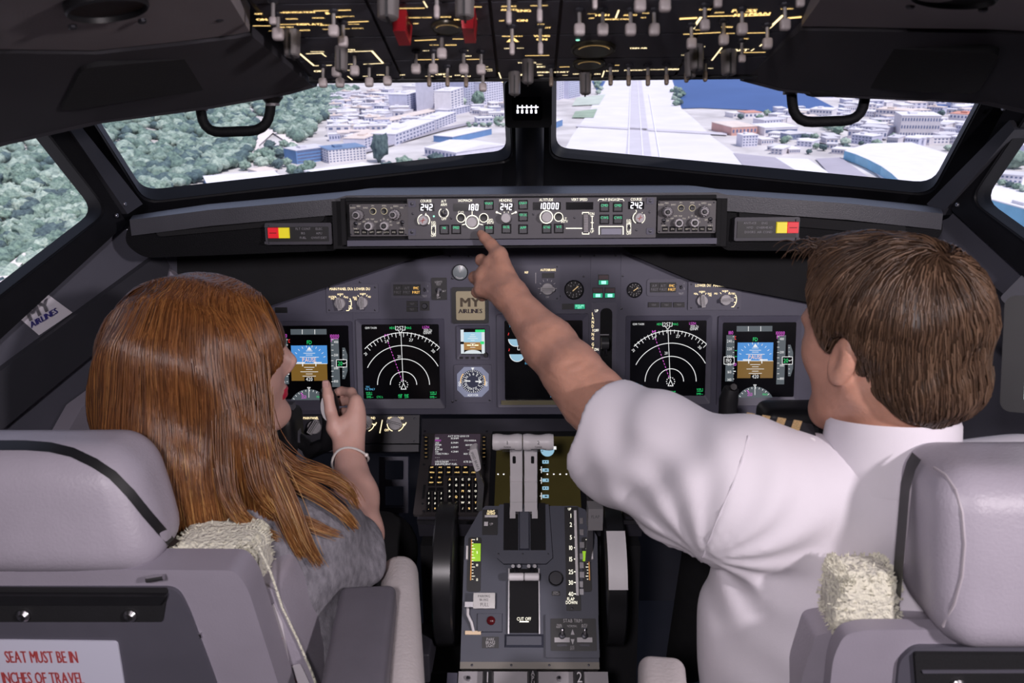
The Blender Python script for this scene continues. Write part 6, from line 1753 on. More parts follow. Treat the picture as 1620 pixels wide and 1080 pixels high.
for l in ((400, 39, 428, 39, 2), (496, 15.5, 555, 14, 2.4), (437, 18.5, 449, 18, 2), (542, 33.5, 583, 32, 2.2), (442, 37, 470, 36.5, 1.6), (1119, 24, 1166, 23, 2.6), (1180, 23.5, 1218, 22, 2.6), (1075, 28, 1103, 26.5, 6), (1246, 27, 1268, 25, 6), (1081, 52.5, 1140, 49.5, 2.4), (1182, 50.5, 1212, 50, 2.2), (738, 9, 762, 9, 2), (632, 11.5, 672, 11, 2), (656, 62.5, 690, 61, 2.2), (716, 60, 733, 60, 1.8), (885, 104.5, 901, 104, 1.6), (961, 102, 980, 101.5, 1.6), (1138, 82, 1158, 81.5, 1.8), (1176, 81.5, 1211, 81, 1.8), (831, 86.5, 869, 86, 1.6), (738, 92.5, 760, 92, 1.8), (660, 93, 694, 92.5, 1.8)): ohl(g2, *l)
for l in ((474, 83, 497, 102.5, 3.4), (484, 83.5, 512, 82.5, 2.2), (498, 102.5, 525, 101.5, 2.2), (537, 80.5, 590, 79, 2.2), (588, 78.5, 606, 98.5, 3.4), (575, 100, 606, 98.5, 2.2), (508, 82, 516, 88, 2), (554, 80, 563, 86, 2), (550, 119, 559, 126, 2), (789, 113, 795, 129, 1.8), (951, 125, 956, 110.5, 1.8), (974, 27, 979, 14, 2.6), (1096, 44, 1109, 25, 4.5), (1217, 43, 1239, 22, 4.5), (1126, 94, 1142, 73.5, 2.4), (670, 0, 676, 10, 2.2), (1202, 71.5, 1206, 68, 2.4), (1160, 80, 1165, 76, 1.8), (1188, 79, 1193, 75.5, 1.8)): ohl(g1, *l)
def oht(b, t, x, y, wpx):
    n_ = sum((GLYPH.get(ch) or GLYPH['-'])[2] + .13 if ch != ' ' else .42 for ch in t)
    ktext(b, t, x, y, wpx / n_ * 1.15, .0014, sx=.95, bold=.07)
for t, x, y, w in (('NAVIGATION', 473, 17.5, 46), ('DISPLAYS', 490, 36.5, 38), ('VHF NAV', 443, 22, 10), ('NORMAL', 462, 28, 18), ('NORMAL', 504, 26.5, 18), ('IRS', 522, 19, 13), ('FMC', 535, 25, 12), ('BOTH ON 2', 551, 24, 17), ('SOURCE', 515, 38, 17), ('CONTROL PANEL', 556, 36.5, 24), ('AUTO', 482, 46, 16), ('NORMAL', 516, 44.5, 10), ('BOTH ON 1', 548, 43.5, 10), ('BOTH ON 2', 566, 43, 17), ('ALL ON 1', 453, 41, 20), ('ALL ON 2', 429, 47, 8), ('OFF', 409, 20, 12), ('ON', 414, 29, 16), ('CROSS FEED', 502, 80, 20), ('ON', 556, 77, 10), ('OFF', 505, 111, 16), ('FUEL PUMPS', 552, 100, 14), ('OFF', 554, 109.5, 8), ('AFT', 578, 119, 8), ('FWD', 602, 117, 11), ('ON', 576, 126, 6), ('ON', 604, 125.5, 7),
                   ('STANDBY POWER', 665, 26, 34), ('AUTO', 705, 25, 16), ('OFF', 658, 35.5, 8), ('BAT', 641, 30.5, 12), ('BUS', 716, 34, 7), ('DISCONNECT', 737, 29, 34), ('BUS TRANS', 687, 69.5, 13), ('AUTO', 713, 69.5, 17), ('GRD PWR', 677, 78.5, 15), ('GEN 2', 735, 78.5, 11), ('GEN 1', 739, 87, 12), ('APU GEN', 679, 119, 12), ('OFF', 697, 116, 16), ('GEN', 708, 119.5, 12), ('OFF', 724, 117.5, 9), ('APU', 737, 119, 14), ('OFF', 637, 117, 8), ('LOW OIL', 641, 125, 16), ('ANTI ICE', 805, 8, 22), ('AUTO', 805, 13.5, 24), ('ENG', 829, 15, 20), ('WINDOW HEAT', 853, 7, 26), ('OFF', 794, 31, 8), ('ON', 826, 30.5, 16), ('CAPT', 856, 36.5, 10), ('PITOT', 862, 42, 18), ('PROBE HEAT', 811, 55.5, 30), ('A', 811, 61, 18), ('WING', 857, 55, 24), ('ON', 857, 60.5, 16), ('OFF', 802, 75, 8), ('AUTO', 823, 74.5, 10), ('PARKING', 834, 97.5, 26), ('PUSH', 853, 100, 8), ('INC', 856, 104, 12), ('ENGINE START', 875, 112.5, 46), ('GRD', 855, 117.5, 8), ('CONT', 894, 117.5, 8), ('L WIPER', 768, 104, 9), ('PARK', 774, 108, 10), ('INT LOW', 772, 110.5, 14), ('HIGH', 770, 123, 6), ('APU', 815, 117, 20), ('EQUIP COOL', 936, 20, 12), ('RECIRC FAN', 976, 28.5, 34), ('OFF', 936, 27, 8), ('ALT', 1018, 26, 8), ('PACK', 1022, 19, 10), ('HIGH', 953, 22, 20), ('AUTO', 997, 22, 20), ('TRIM AIR', 1010, 74.5, 26), ('LOGO', 969, 110.5, 18), ('POSITION', 1002, 109.5, 26), ('ANTI COLLISION', 1034, 108.5, 30), ('WING', 1061, 108, 18), ('OFF', 911, 115.5, 9), ('ON', 945, 115.5, 9), ('OVHT', 1116, 13, 18), ('AUTO', 1138, 18, 14), ('PRESS', 1178, 15, 36), ('FLT', 1173, 22, 22), ('MAN', 1202, 20, 30), ('STANDBY', 1245, 12, 18), ('CLOSE', 1105, 45.5, 10), ('OPEN', 1150, 41, 16), ('FLOOR', 1156, 51, 12), ('AC', 1180, 59.5, 8), ('AUTO', 1108, 72, 14), ('CABIN', 1083, 85.5, 10), ('ALT', 1172, 77.5, 22), ('TAXI', 1063, 108, 20), ('WHEEL WELL', 1118, 106.5, 20)): oht(g1 if y > 70 else g2, t, x, y, w)
g1.build('lettering', parent=oh); g2.build('lit_legend', parent=oh)
b = MB(OH, [GREENB]); kdisc(b, 914, 61, 3.5, .002, 8); b.build('green_lamp', parent=oh)
from mathutils.bvhtree import BVHTree
def world_mesh(o):
    off = ABS[o.name]
    return [tuple(v.co + off) for v in o.data.vertices], [tuple(p.vertices) for p in o.data.polygons]
def bvh(*obs):
    V, Fc = [], []
    for o in obs:
        v, f = world_mesh(o); b0 = len(V); V += v; Fc += [tuple(i + b0 for i in q) for q in f]
    return BVHTree.FromPolygons(V, Fc)
def stick(tree, px, py, off=0.001):      # where the sight line meets a surface
    loc, nrm, i, d = tree.ray_cast(CAM, ray(px, py).normalized())
    if loc is None: return None, None
    if nrm.dot(ray(px, py)) > 0: nrm = -nrm
    return loc + nrm * off, nrm
def decal(tree, pts, m, name, parent, off=0.0015, sub=6):
    """thin patch following a surface: pts are 4 px corners (bl, br, tr, tl)"""
    b = MB(None, [m]); P_ = []
    for j in range(sub + 1):
        for i in range(sub + 1):
            u, v = i / sub, j / sub
            x = (pts[0][0] * (1 - u) + pts[1][0] * u) * (1 - v) + (pts[3][0] * (1 - u) + pts[2][0] * u) * v
            y = (pts[0][1] * (1 - u) + pts[1][1] * u) * (1 - v) + (pts[3][1] * (1 - u) + pts[2][1] * u) * v
            p, n_ = stick(tree, x, y, off)
            if p is None: return None
            P_.append(p)
    n_ = sub + 1
    b.add(P_, [(j * n_ + i, j * n_ + i + 1, (j + 1) * n_ + i + 1, (j + 1) * n_ + i) for j in range(sub) for i in range(sub)])
    return b.build(name, parent=parent)
LEATH = mat('seat_leather', (.37, .34, .40), .42, var=.05, scale=14, bump=.10, bscale=260)
LEATHD = mat('seat_shell', (.30, .275, .33), .5, var=.05, scale=14, bump=.06, bscale=400)
SHELLD = mat('seat_shell_dark', (.085, .082, .105), .5, var=.06, scale=14)
FUR = mat('sheepskin', (.78, .76, .62), .95, var=.10, scale=60, bump=.9, bscale=160, sheen=.4)
CREAM = mat('armrest_cream', (.60, .55, .55), .5, var=.04, scale=20, bump=.12, bscale=200)
ARMG = mat('armrest_grey', (.135, .125, .150), .5, var=.05, scale=20, bump=.08, bscale=300)
STITCH = mat('seam_piping', (.42, .38, .42), .5)

def fur_block(c, h, parent, seed, M=None):
    b = MB(None, [FUR])
    def fz(p):
        n_ = mnoise.noise(p * 60 + Vector((seed, 0, 0))) * .005 + mnoise.noise(p * 160 + Vector((seed, 3, 0))) * .003
        return p * (1 + n_ / max(p.length, .02))
    b.rbox(c, h, min(h) * .6, 8, M, fz)
    o = b.build('sheepskin', parent=parent)
    # loose tufts
    tuft = MB(None, [FUR]); r2 = random.Random(seed)
    v, f = world_mesh(o)
    for i in range(1500):
        p = Vector(v[r2.randrange(len(v))]); n_ = (p - Vector(c)).normalized()
        d_ = (n_ + Vector((r2.uniform(-.6, .6), r2.uniform(-.6, .6), r2.uniform(-.2, .6)))).normalized()
        tuft.tube([p - n_ * .002, p + d_ * .003, p + d_ * .0055], [.0010, .0008, .0003], 3, False)
    tag(tuft.build('fleece_tufts', parent=o), kind='stuff')
    return o
def seat(side, name, label):
    s = side
    root = thing(name, label, 'seat', (s * .55, 1.15, -.12))
    return root
# ---------------- left seat
ls = seat(-1, 'pilot_seat', 'grey leather pilot seat with strapped headrest and red lettered placard')
hc = Vector((-.634, 1.012, .773))
def hr_shape(hz, cut):
    def fn(p):
        t = (p.z / hz + 1) / 2
        return Vector((p.x * (1.0 - cut * t * t) + (0), p.y + .02 * t, p.z))
    return fn
b = MB(None, [LEATH]); b.rbox(hc, (.162, .062, .081), .045, 6, None, lambda p: Vector((p.x * (1.04 - .26 * max(0.0, (p.z / .081 + 1) / 2) ** 1.5), p.y + .015 * (p.z / .081) - .012 * (p.x / .16) ** 2 * -1, p.z - .004 * (p.x / .16) ** 2)))
hl = b.build('headrest', parent=ls)
T = bvh(hl)
strap_px = [(-30, 707), (0, 706), (40, 706), (80, 709), (115, 717), (150, 733), (178, 752), (205, 780), (230, 812), (252, 838), (268, 856), (277, 866)]
b = MB(None, [BLACK]); pts = []
for i, (x, y) in enumerate(strap_px):
    d = Vector((strap_px[min(i + 1, len(strap_px) - 1)][0] - strap_px[max(i - 1, 0)][0], strap_px[min(i + 1, len(strap_px) - 1)][1] - strap_px[max(i - 1, 0)][1])).normalized()
    for s_ in (-7.5, 7.5):
        p, n_ = stick(T, x - d.y * s_ * -1, y + d.x * s_ * -1, .0022)
        if p is None: p = pts[-2] + Vector((.004, .006, -.006)) if len(pts) > 1 else PD(x, y, .95)
        pts.append(p)
b.add(pts, [(2 * i, 2 * i + 1, 2 * i + 3, 2 * i + 2) for i in range(len(strap_px) - 1)]); b.build('headrest_strap', parent=hl)
SF = Fr(PY(180, 1000, .962), (1, 0, 0), (0, -.06, 1))
def fpoly(fr, pp, w0, w1, m, nm, parent, r=.01):
    q = [fr.hit(*p) for p in pp]
    area = sum(q[i][0] * q[(i + 1) % len(q)][1] - q[(i + 1) % len(q)][0] * q[i][1] for i in range(len(q)))
    if area < 0: q = q[::-1]
    b = MB(fr, [m]); b.prism(round_poly(q, r), w0, w1); return b.build(nm, parent=parent)
shl = fpoly(SF, ((-220, 1350), (520, 1350), (440, 1080), (392, 930), (372, 902), (-220, 898)), -.05, 0, LEATHD, 'back_shell', ls, .03)
fpoly(SF, ((-220, 1350), (400, 1350), (345, 1080), (300, 960), (282, 926), (-220, 926)), 0, .006, SHELLD, 'rear_panel', ls, .02)
rec = fpoly(SF, ((-220, 976), (262, 976), (270, 926), (-220, 924)), .004, .010, MATTE, 'recess', ls, .004)
fpoly(SF, ((-220, 944), (262, 944), (272, 930), (-220, 928)), .010, .018, BLACK, 'recess_lip', ls, .003)
for x in (46, 213):
    b = MB(SF, [STEEL]); a, c = SF.hit(x, 964); b.lathe(a, c, [(.0085, .010), (.0085, .014), (.005, .018), (.001, .019)], 12); b.build('bolt', parent=ls)
pl = fpoly(SF, ((-160, 1120), (208, 1120), (190, 1008), (-160, 1004)), .006, .0085, mat('placard_white', (.62, .62, .74), .45), 'placard', ls, .006)
b = MB(SF, [mat('placard_red', (.62, .10, .10), .5)])
k = SF.k(80, 1040)
a, c = SF.hit(71, 1031); b.text('SEAT MUST BE IN', a, c, 23 * k, .0092, 'c', .46, 0.0, .05)
a, c = SF.hit(28, 1064); b.text('FORWARD 7 INCHES OF TRAVEL', a, c, 23 * k, .0092, 'c', .46, 0.0, .05)
a, c = SF.hit(38, 1100); b.text('FOR TAKEOFF AND LANDING', a, c, 24 * k, .0092, 'c', .46)
b.build('lettering', parent=pl)
b = MB(SF, [STEEL]); b.bpx(303, 1000, 320, 1006, .0, .004); b.build('latch_pin', parent=ls)
b = MB(None, [STEEL]); p = SF.hp(232, 917, .012); b.tube([p, p + Vector((.022, 0, .004))], .004, 8); b.build('headrest_pin', parent=ls)
# cushion ahead of the shell
cu = Fr(PY(380, 1000, 1.03), (1, 0, 0), (0, -.05, 1))
cq = fpoly(cu, ((-180, 1350), (560, 1350), (500, 1085), (452, 960), (436, 930), (410, 932), (280, 940), (-180, 940)), -.09, 0, LEATH, 'backrest_cushion', ls, .03)
b = MB(None, [FUR])
fur_block(PY(350, 884, 1.06), (.060, .050, .040), ls, 3)
T = bvh(cq)
seam_px = [(408, 862), (428, 905), (438, 935), (446, 960), (470, 1010), (492, 1060), (510, 1110)]
b = MB(None, [FUR]); pts = [cu.hp(x, y, .004) for x, y in seam_px]; b.tube(pts, .0018, 6); b.build('fleece_edge', parent=ls)
TAG = mat('care_label_white', (.70, .66, .70), .6); TAGR = mat('care_label_red', (.60, .08, .12), .6)
for pp in (((440, 1078), (462, 1070), (448, 985), (433, 952), (418, 985)), ((466, 1110), (496, 1090), (476, 1048), (460, 1052))):
    o = fpoly(cu, pp, .001, .003, TAG, 'care_label', ls, .004)
    b = MB(cu, [TAGR]); cx = sum(p[0] for p in pp) / len(pp); ys0, ys1 = min(p[1] for p in pp), max(p[1] for p in pp)
    for i in range(5): kline(b, cx - 8 + (i % 3) * 4, ys0 + 22 + i * 12, cx - 2 + (i % 3) * 5, ys0 + 32 + i * 12, 1.2, .0034)
    b.build('lettering', parent=o)
# armrests of the left seat: grey pad and pale pad
def pad(p0, p1, hw, hh, m, name, parent, r=.02):
    p0, p1 = Vector(p0), Vector(p1); d = p1 - p0; L_ = d.length / 2; y_ = d.normalized(); x_ = y_.cross(Vector((0, 0, 1))).normalized(); z_ = x_.cross(y_)
    M_ = Matrix((x_, y_, z_)).transposed()
    b = MB(None, [m]); b.rbox((p0 + p1) / 2, (hw, L_, hh), r, 5, M_); return b.build(name, parent=parent)
pad(PD(545, 1200, 1.00), PD(584, 946, 1.30), .042, .026, ARMG, 'armrest_pad', ls, .012)
pad(PD(640, 1240, 1.02), PD(632, 896, 1.46), .031, .034, CREAM, 'inner_armrest', ls, .03)
# ---------------- right seat
rs = seat(1, 'pilot_seat', 'grey leather pilot seat behind the man in the white shirt')
hc2 = Vector((.566, .905, .770))
b = MB(None, [LEATH]); b.rbox(hc2, (.118, .070, .101), .042, 6, None, lambda p: Vector((p.x * (1.03 - .10 * max(0, -p.z / .101) ** 2), p.y + .018 * (p.z / .101), p.z)))
hr_ = b.build('headrest', parent=rs)
T = bvh(hr_)
for nm, pxs in (('seam', [(1478, 740), (1496, 752), (1512, 775), (1522, 810), (1526, 860), (1522, 910), (1510, 955), (1492, 990)]), ('seam', [(1452, 735), (1441, 775), (1436, 830), (1430, 890), (1424, 940)])):
    pts = [stick(T, x, y, .0006)[0] for x, y in pxs]; pts = [p for p in pts if p is not None]
    if len(pts) > 2:
        b = MB(None, [STITCH]); b.tube(pts, .0018, 6); b.build('piping', parent=hr_)
b = MB(None, [BLACK]); pts = []
for (x, y) in ((1452, 722), (1443, 738), (1434, 770), (1429, 830), (1424, 890), (1420, 940)):
    p = PD(x + 2, y, .995)
    pts += [p + Vector((-.002, -.010, 0)), p + Vector((-.002, .014, 0))]
b.add(pts, [(2 * i, 2 * i + 1, 2 * i + 3, 2 * i + 2) for i in range(5)]); b.build('headrest_strap', parent=hr_)
RF = Fr(PY(1500, 1040, .862), (1, 0, 0), (0, -.06, 1))
fpoly(RF, ((1280, 1400), (1900, 1400), (1900, 996), (1370, 996), (1335, 1004), (1318, 1040)), -.02, 0, LEATHD, 'back_shell', rs, .02)
fpoly(RF, ((1385, 1400), (1900, 1400), (1900, 1018), (1442, 1018), (1420, 1040)), 0, .006, SHELLD, 'rear_panel', rs, .01)
fpoly(RF, ((1446, 1110), (1900, 1110), (1900, 1026), (1440, 1024)), .004, .012, MATTE, 'recess', rs, .004)
fpoly(RF, ((1452, 1052), (1900, 1050), (1900, 1046), (1450, 1048)), .012, .014, SHELLD, 'recess_lip', rs, .001)
b = MB(RF, [STEEL]); a, c = RF.hit(1506, 1070); b.lathe(a, c, [(.0085, .012), (.0085, .016), (.005, .020), (.001, .021)], 12); b.build('bolt', parent=rs)
rc = Fr(PY(1340, 1000, .91), (1, 0, 0), (0, -.05, 1))
fpoly(rc, ((1262, 1400), (1800, 1400), (1800, 1000), (1312, 1000), (1290, 1005), (1266, 1080)), -.05, 0, LEATH, 'backrest_cushion', rs, .02)
fur_block(PY(1360, 942, .93), (.040, .034, .042), rs, 8)
pad(PD(1060, 1330, .92), PD(1046, 1052, 1.22), .033, .022, CREAM, 'inner_armrest', rs, .018)
# seat pans and pedestals, mostly hidden below the frame
for s_, r_, yy in ((-1, ls, 1.22), (1, rs, 1.12)):
    b = MB(None, [LEATH]); b.rbox((s_ * .56, yy, .36), (.23, .22, .055), .04, 4); b.build('seat_cushion', parent=r_)
    b = MB(None, [SHELLD]); b.box(s_ * .56 - .14, yy - .14, s_ * .56 + .14, yy + .14, -.12, .31); b.build('seat_base', parent=r_)

# ---------------- control columns and yokes
def yoke(cx, y_, z_, name_label, white):
    root = thing('control_yoke', name_label, 'control yoke', (cx, y_ + .05, -.12))
    C_ = Vector((cx, y_, z_))
    COLM = mat('column_grey', (.115, .112, .135), .5, var=.05, scale=20)
    b = MB(None, [COLM]); b.tube([Vector((cx, y_ + .10, -.12)), Vector((cx, y_ + .085, .3)), C_ + Vector((0, .06, -.06)), C_ + Vector((0, .05, .0))], [.042, .038, .032, .030], 14); b.build('column', parent=root)
    b = MB(None, [BLACK]); b.rbox(C_ + Vector((0, .01, .0)), (.062, .045, .048), .02, 4); b.build('hub', parent=root)
    b = MB(None, [mat('hub_emblem', (.05, .05, .055), .4)]); b.rbox(C_ + Vector((0, -.038, 0)), (.035, .006, .022), .005, 2); b.build('clip_plate', parent=root)
    for s_ in (-1, 1):
        path = [C_ + Vector((s_ * .05, .01, -.015)), C_ + Vector((s_ * .085, .0, -.035)), C_ + Vector((s_ * .118, -.005, -.018)), C_ + Vector((s_ * .128, -.008, .025)), C_ + Vector((s_ * .128, -.010, .065)), C_ + Vector((s_ * .124, -.012, .088))]
        b = MB(None, [BLACK]); b.tube(path, [.018, .017, .0165, .0165, .018, .014], 14); h_ = b.build('horn', parent=root)
        if white:
            fr = Fr(path[4] + Vector((0, -.0185, -.003)), (1, 0, 0), (0, 0, 1))
            b = MB(fr, [WHITEP]); b.prism([(.0125 * math.cos(i * .3927), .026 * math.sin(i * .3927)) for i in range(16)], -.006, .002); sw = b.build('trim_switch_plate', parent=h_)
        b = MB(None, [mat('dark_button', (.03, .028, .03), .4)]); b.tube([path[5] + Vector((0, -.008, .004)), path[5] + Vector((0, -.016, .008))], .006, 10); b.build('push_button', parent=h_)
    return root
yl = PD(522, 645, 1.60)
yoke(yl.x - .128, yl.y + .010, yl.z - .055, 'black control yoke held by the woman', True)
yr = PD(1152, 640, 1.60)
yoke(yr.x + .128, yr.y + .010, yr.z - .055, 'black control yoke in front of the man in the white shirt', False)
# leg shield seen beside the woman's chin
b = MB(None, [mat('column_grey', (.115, .112, .135), .5)])
q = [PD(438, 640, 1.62), PD(462, 640, 1.62), PD(486, 752, 1.62), PD(446, 752, 1.62)]
b.add(q + [p + Vector((0, .02, 0)) for p in q], [(3, 2, 1, 0), (4, 5, 6, 7), (0, 1, 5, 4), (1, 2, 6, 5), (2, 3, 7, 6), (3, 0, 4, 7)])
o = tag(b.build('chart_clip_plate'), 'flat grey plate beside the yoke held by the woman', 'plate')
fr = Fr(PD(463, 670, 1.615)); bb = MB(fr, [SCREW]); a, c = fr.hit(463, 671); bb.lathe(a, c, [(.003, 0), (.003, .002), (.001, .003)], 8); bb.build('screw', parent=o)

# ---------------- sidewall furniture
T = bvh(wl_)
o = decal(T, ((60, 530), (113, 494), (68, 461), (16, 492)), mat('sticker_white', (.90, .86, .93), .4), 'airline_sticker', None, .003)
if o:
    tag(o, 'white diamond sticker reading MY AIRLINES on the left sidewall', 'sticker')
    p0, n0 = stick(T, 65, 495, .005)
    pR, _ = stick(T, 88, 482, .005); pU, _ = stick(T, 42, 478, .005)
    sf = Fr(p0, pR - p0, Vector((0, 0, 1)))
    b = MB(sf, [mat('sticker_grey', (.25, .24, .27), .5)]); a, c = sf.hit(61, 489); b.text('MY', a, c, .023, .0005, 'c', 1.15, 0.0, .07)
    b.mt(mat('sticker_blue', (.06, .05, .30), .5)); a, c = sf.hit(69, 502); b.text('AIRLINES', a, c, .0115, .0005, 'c', 1.0, 0.0, .06); b.build('lettering', parent=o)
b = MB(SL, [WALLD]); q = [SL.hit(*p) for p in ((-80, 640), (20, 566), (250, 398), (262, 420), (250, 470), (-80, 740))]; b.prism(q[::-1] if False else q, -.004, .012)
ar = sum(q[i][0] * q[(i + 1) % len(q)][1] - q[(i + 1) % len(q)][0] * q[i][1] for i in range(len(q)))
if ar < 0: b = MB(SL, [WALLD]); b.prism(q[::-1], -.004, .012)
b.build('lower_lining', parent=wl_)
b = MB(SL, [LEATHD]); q = [SL.hit(*p) for p in ((60, 720), (105, 640), (235, 545), (262, 560), (250, 760))]
ar = sum(q[i][0] * q[(i + 1) % len(q)][1] - q[(i + 1) % len(q)][0] * q[i][1] for i in range(len(q)))
b.prism(q if ar > 0 else q[::-1], .0, .04); tag(b.build('side_console'), 'pale grey side console behind the woman beside the sidewall', 'console')
b = MB(MP, [LEATHD]); q = [MP.hit(*p) for p in ((258, 452), (312, 452), (268, 408), (258, 412))]  # pale colour stands in for the wall edge catching light
b.prism(q, .035, .06); tag(b.build('lit_edge_piece'), 'pale triangular piece painted as the lit wall edge under the left glareshield wing', 'wall edge')
b = MB(SR, [WALLD]); q = [SR.hit(*p) for p in ((1480, 420), (1500, 440), (1700, 640), (1700, 560), (1530, 420))]
ar = sum(q[i][0] * q[(i + 1) % len(q)][1] - q[(i + 1) % len(q)][0] * q[i][1] for i in range(len(q)))
b.prism(q if ar > 0 else q[::-1], -.004, .010); b.build('lower_lining', parent=wr_)
b = MB(SR, [mat('pad_grey', (.20, .20, .23), .5)]); q = [SR.hit(*p) for p in ((1590, 470), (1650, 530), (1680, 470), (1632, 428))]
ar = sum(q[i][0] * q[(i + 1) % len(q)][1] - q[(i + 1) % len(q)][0] * q[i][1] for i in range(len(q)))
b.prism(round_poly(q if ar > 0 else q[::-1], .008), .006, .014); ck = tag(b.build('checklist_card'), 'grey checklist card clipped to the right sidewall', 'card')
# tablet on the right
tb = thing('tablet', 'black tablet with a bright screen clamped at the right sidewall', 'tablet', PD(1608, 640, 1.06))
tf = Fr(PD(1610, 595, 1.06), (.75, -.55, .1), (.18, .1, .95))
b = MB(tf, [BLACK]); b.prism(rrect(-.018, -.045, .13, .10, .012), -.010, 0); b.build('case', parent=tb)
b = MB(tf, [glow('tablet_glow', (.85, .95, .95), 1.0)]); b.quad(.008, -.028, .12, .0, .001); b.build('screen', parent=tb)
# red-teal cap on the floor beside the stand
b = MB(None, [mat('teal_plastic', (.03, .22, .20), .5)]); p = PD(651, 1000, 1.55); b.rbox(p, (.013, .012, .022), .010, 4); tag(b.build('teal_bottle'), 'small teal bottle beside the cream armrest', 'bottle')
b = MB(None, [PDARK]); b.rbox(p + Vector((.005, .02, -.055)), (.03, .05, .03), .004, 2); tag(b.build('floor_box'), 'dark low box under the teal bottle', 'box')
# ------------------------------------------------------------------ people: distance fields meshed into continuous skins
class Q:                                  # grid of points (numpy arrays)
    def __init__(s, x, y, z): s.x, s.y, s.z = x, y, z
def cap(p, a, b, ra, rb):
    a = np.array(a, np.float32); b = np.array(b, np.float32); d = b - a; L2 = float(d @ d) + 1e-12
    t = np.clip(((p.x - a[0]) * d[0] + (p.y - a[1]) * d[1] + (p.z - a[2]) * d[2]) / L2, 0, 1)
    return np.sqrt((p.x - a[0] - t * d[0]) ** 2 + (p.y - a[1] - t * d[1]) ** 2 + (p.z - a[2] - t * d[2]) ** 2) - (ra + (rb - ra) * t)
def ell(p, c, r):
    x, y, z = (p.x - c[0]), (p.y - c[1]), (p.z - c[2])
    k0 = np.sqrt((x / r[0]) ** 2 + (y / r[1]) ** 2 + (z / r[2]) ** 2)
    k1 = np.sqrt((x / r[0] ** 2) ** 2 + (y / r[1] ** 2) ** 2 + (z / r[2] ** 2) ** 2) + 1e-6
    return k0 * (k0 - 1) / k1
def smin(a, b, k):
    h = np.clip(.5 + .5 * (b - a) / k, 0, 1)
    return b + (a - b) * h - k * h * (1 - h)
def smax(a, b, k): return -smin(-a, -b, k)
def U(k, *ds):
    r = ds[0]
    for d in ds[1:]: r = smin(r, d, k)
    return r
class Frame3:                             # local axes f (forward), l (left), u (up)
    def __init__(s, c, f, up=(0, 0, 1)):
        s.c = Vector(c); s.f = Vector(f).normalized(); s.u = Vector(up); s.u = (s.u - s.f * s.u.dot(s.f)).normalized(); s.l = s.u.cross(s.f)
    def loc(s, p):
        x, y, z = p.x - s.c.x, p.y - s.c.y, p.z - s.c.z
        return Q(x * s.f.x + y * s.f.y + z * s.f.z, x * s.l.x + y * s.l.y + z * s.l.z, x * s.u.x + y * s.u.y + z * s.u.z)
    def W(s, f, l, u): return s.c + s.f * f + s.l * l + s.u * u
def nets(fn, lo, hi, h):
    lo = np.array(lo, np.float64); n = np.ceil((np.array(hi) - lo) / h).astype(int) + 1
    ax = [(lo[i] + h * np.arange(n[i])).astype(np.float32) for i in range(3)]
    D = fn(Q(ax[0][:, None, None], ax[1][None, :, None], ax[2][None, None, :]))
    D = np.broadcast_to(D, tuple(n)).astype(np.float32)
    ins = D < 0
    c = np.zeros(tuple(n - 1), np.int8)
    sl = lambda k, m: slice(k, m - 1 + k)
    corners = [(i, j, k) for i in (0, 1) for j in (0, 1) for k in (0, 1)]
    for (i, j, k) in corners: c += ins[sl(i, n[0]), sl(j, n[1]), sl(k, n[2])]
    act = (c > 0) & (c < 8)
    I = np.argwhere(act)
    idx = -np.ones(tuple(n - 1), np.int64); idx[act] = np.arange(len(I))
    P = np.zeros((len(I), 3)); cnt = np.zeros(len(I))
    for a in range(3):
        o1, o2 = [q for q in range(3) if q != a]
        for u in (0, 1):
            for v in (0, 1):
                A = I.copy(); A[:, o1] += u; A[:, o2] += v
                B = A.copy(); B[:, a] += 1
                da, db = D[A[:, 0], A[:, 1], A[:, 2]], D[B[:, 0], B[:, 1], B[:, 2]]
                m = (da < 0) != (db < 0)
                t = np.where(m, da / np.where(m, da - db, 1), 0)
                Pt = A.astype(float); Pt[:, a] += t
                P[m] += Pt[m]; cnt[m] += 1
    V = lo + (P / cnt[:, None]) * h
    faces = []
    for a in range(3):
        o1, o2 = (a + 1) % 3, (a + 2) % 3
        s0 = [slice(0, m) for m in n]; s1 = [slice(0, m) for m in n]
        s0[a] = slice(0, n[a] - 1); s1[a] = slice(1, n[a])
        x = ins[tuple(s0)] != ins[tuple(s1)]
        E = np.argwhere(x)
        E = E[(E[:, o1] > 0) & (E[:, o2] > 0) & (E[:, o1] < n[o1] - 1) & (E[:, o2] < n[o2] - 1)]
        fl = ins[E[:, 0], E[:, 1], E[:, 2]]
        q = []
        for (u, v) in ((-1, -1), (0, -1), (0, 0), (-1, 0)):
            G_ = E.copy(); G_[:, o1] += u; G_[:, o2] += v
            q.append(idx[G_[:, 0], G_[:, 1], G_[:, 2]])
        q = np.stack(q, 1)
        q[~fl] = q[~fl][:, ::-1]
        faces.append(q[(q >= 0).all(1)])
    return V, np.concatenate(faces)
def relax(V, Fc, it=2, k=.5):
    for _ in range(it):
        S = np.zeros_like(V); C_ = np.zeros(len(V))
        for i in range(4):
            j = (i + 1) % 4
            np.add.at(S, Fc[:, i], V[Fc[:, j]]); np.add.at(C_, Fc[:, i], 1)
            np.add.at(S, Fc[:, j], V[Fc[:, i]]); np.add.at(C_, Fc[:, j], 1)
        V = V + k * (S / np.maximum(C_, 1)[:, None] - V)
    return V
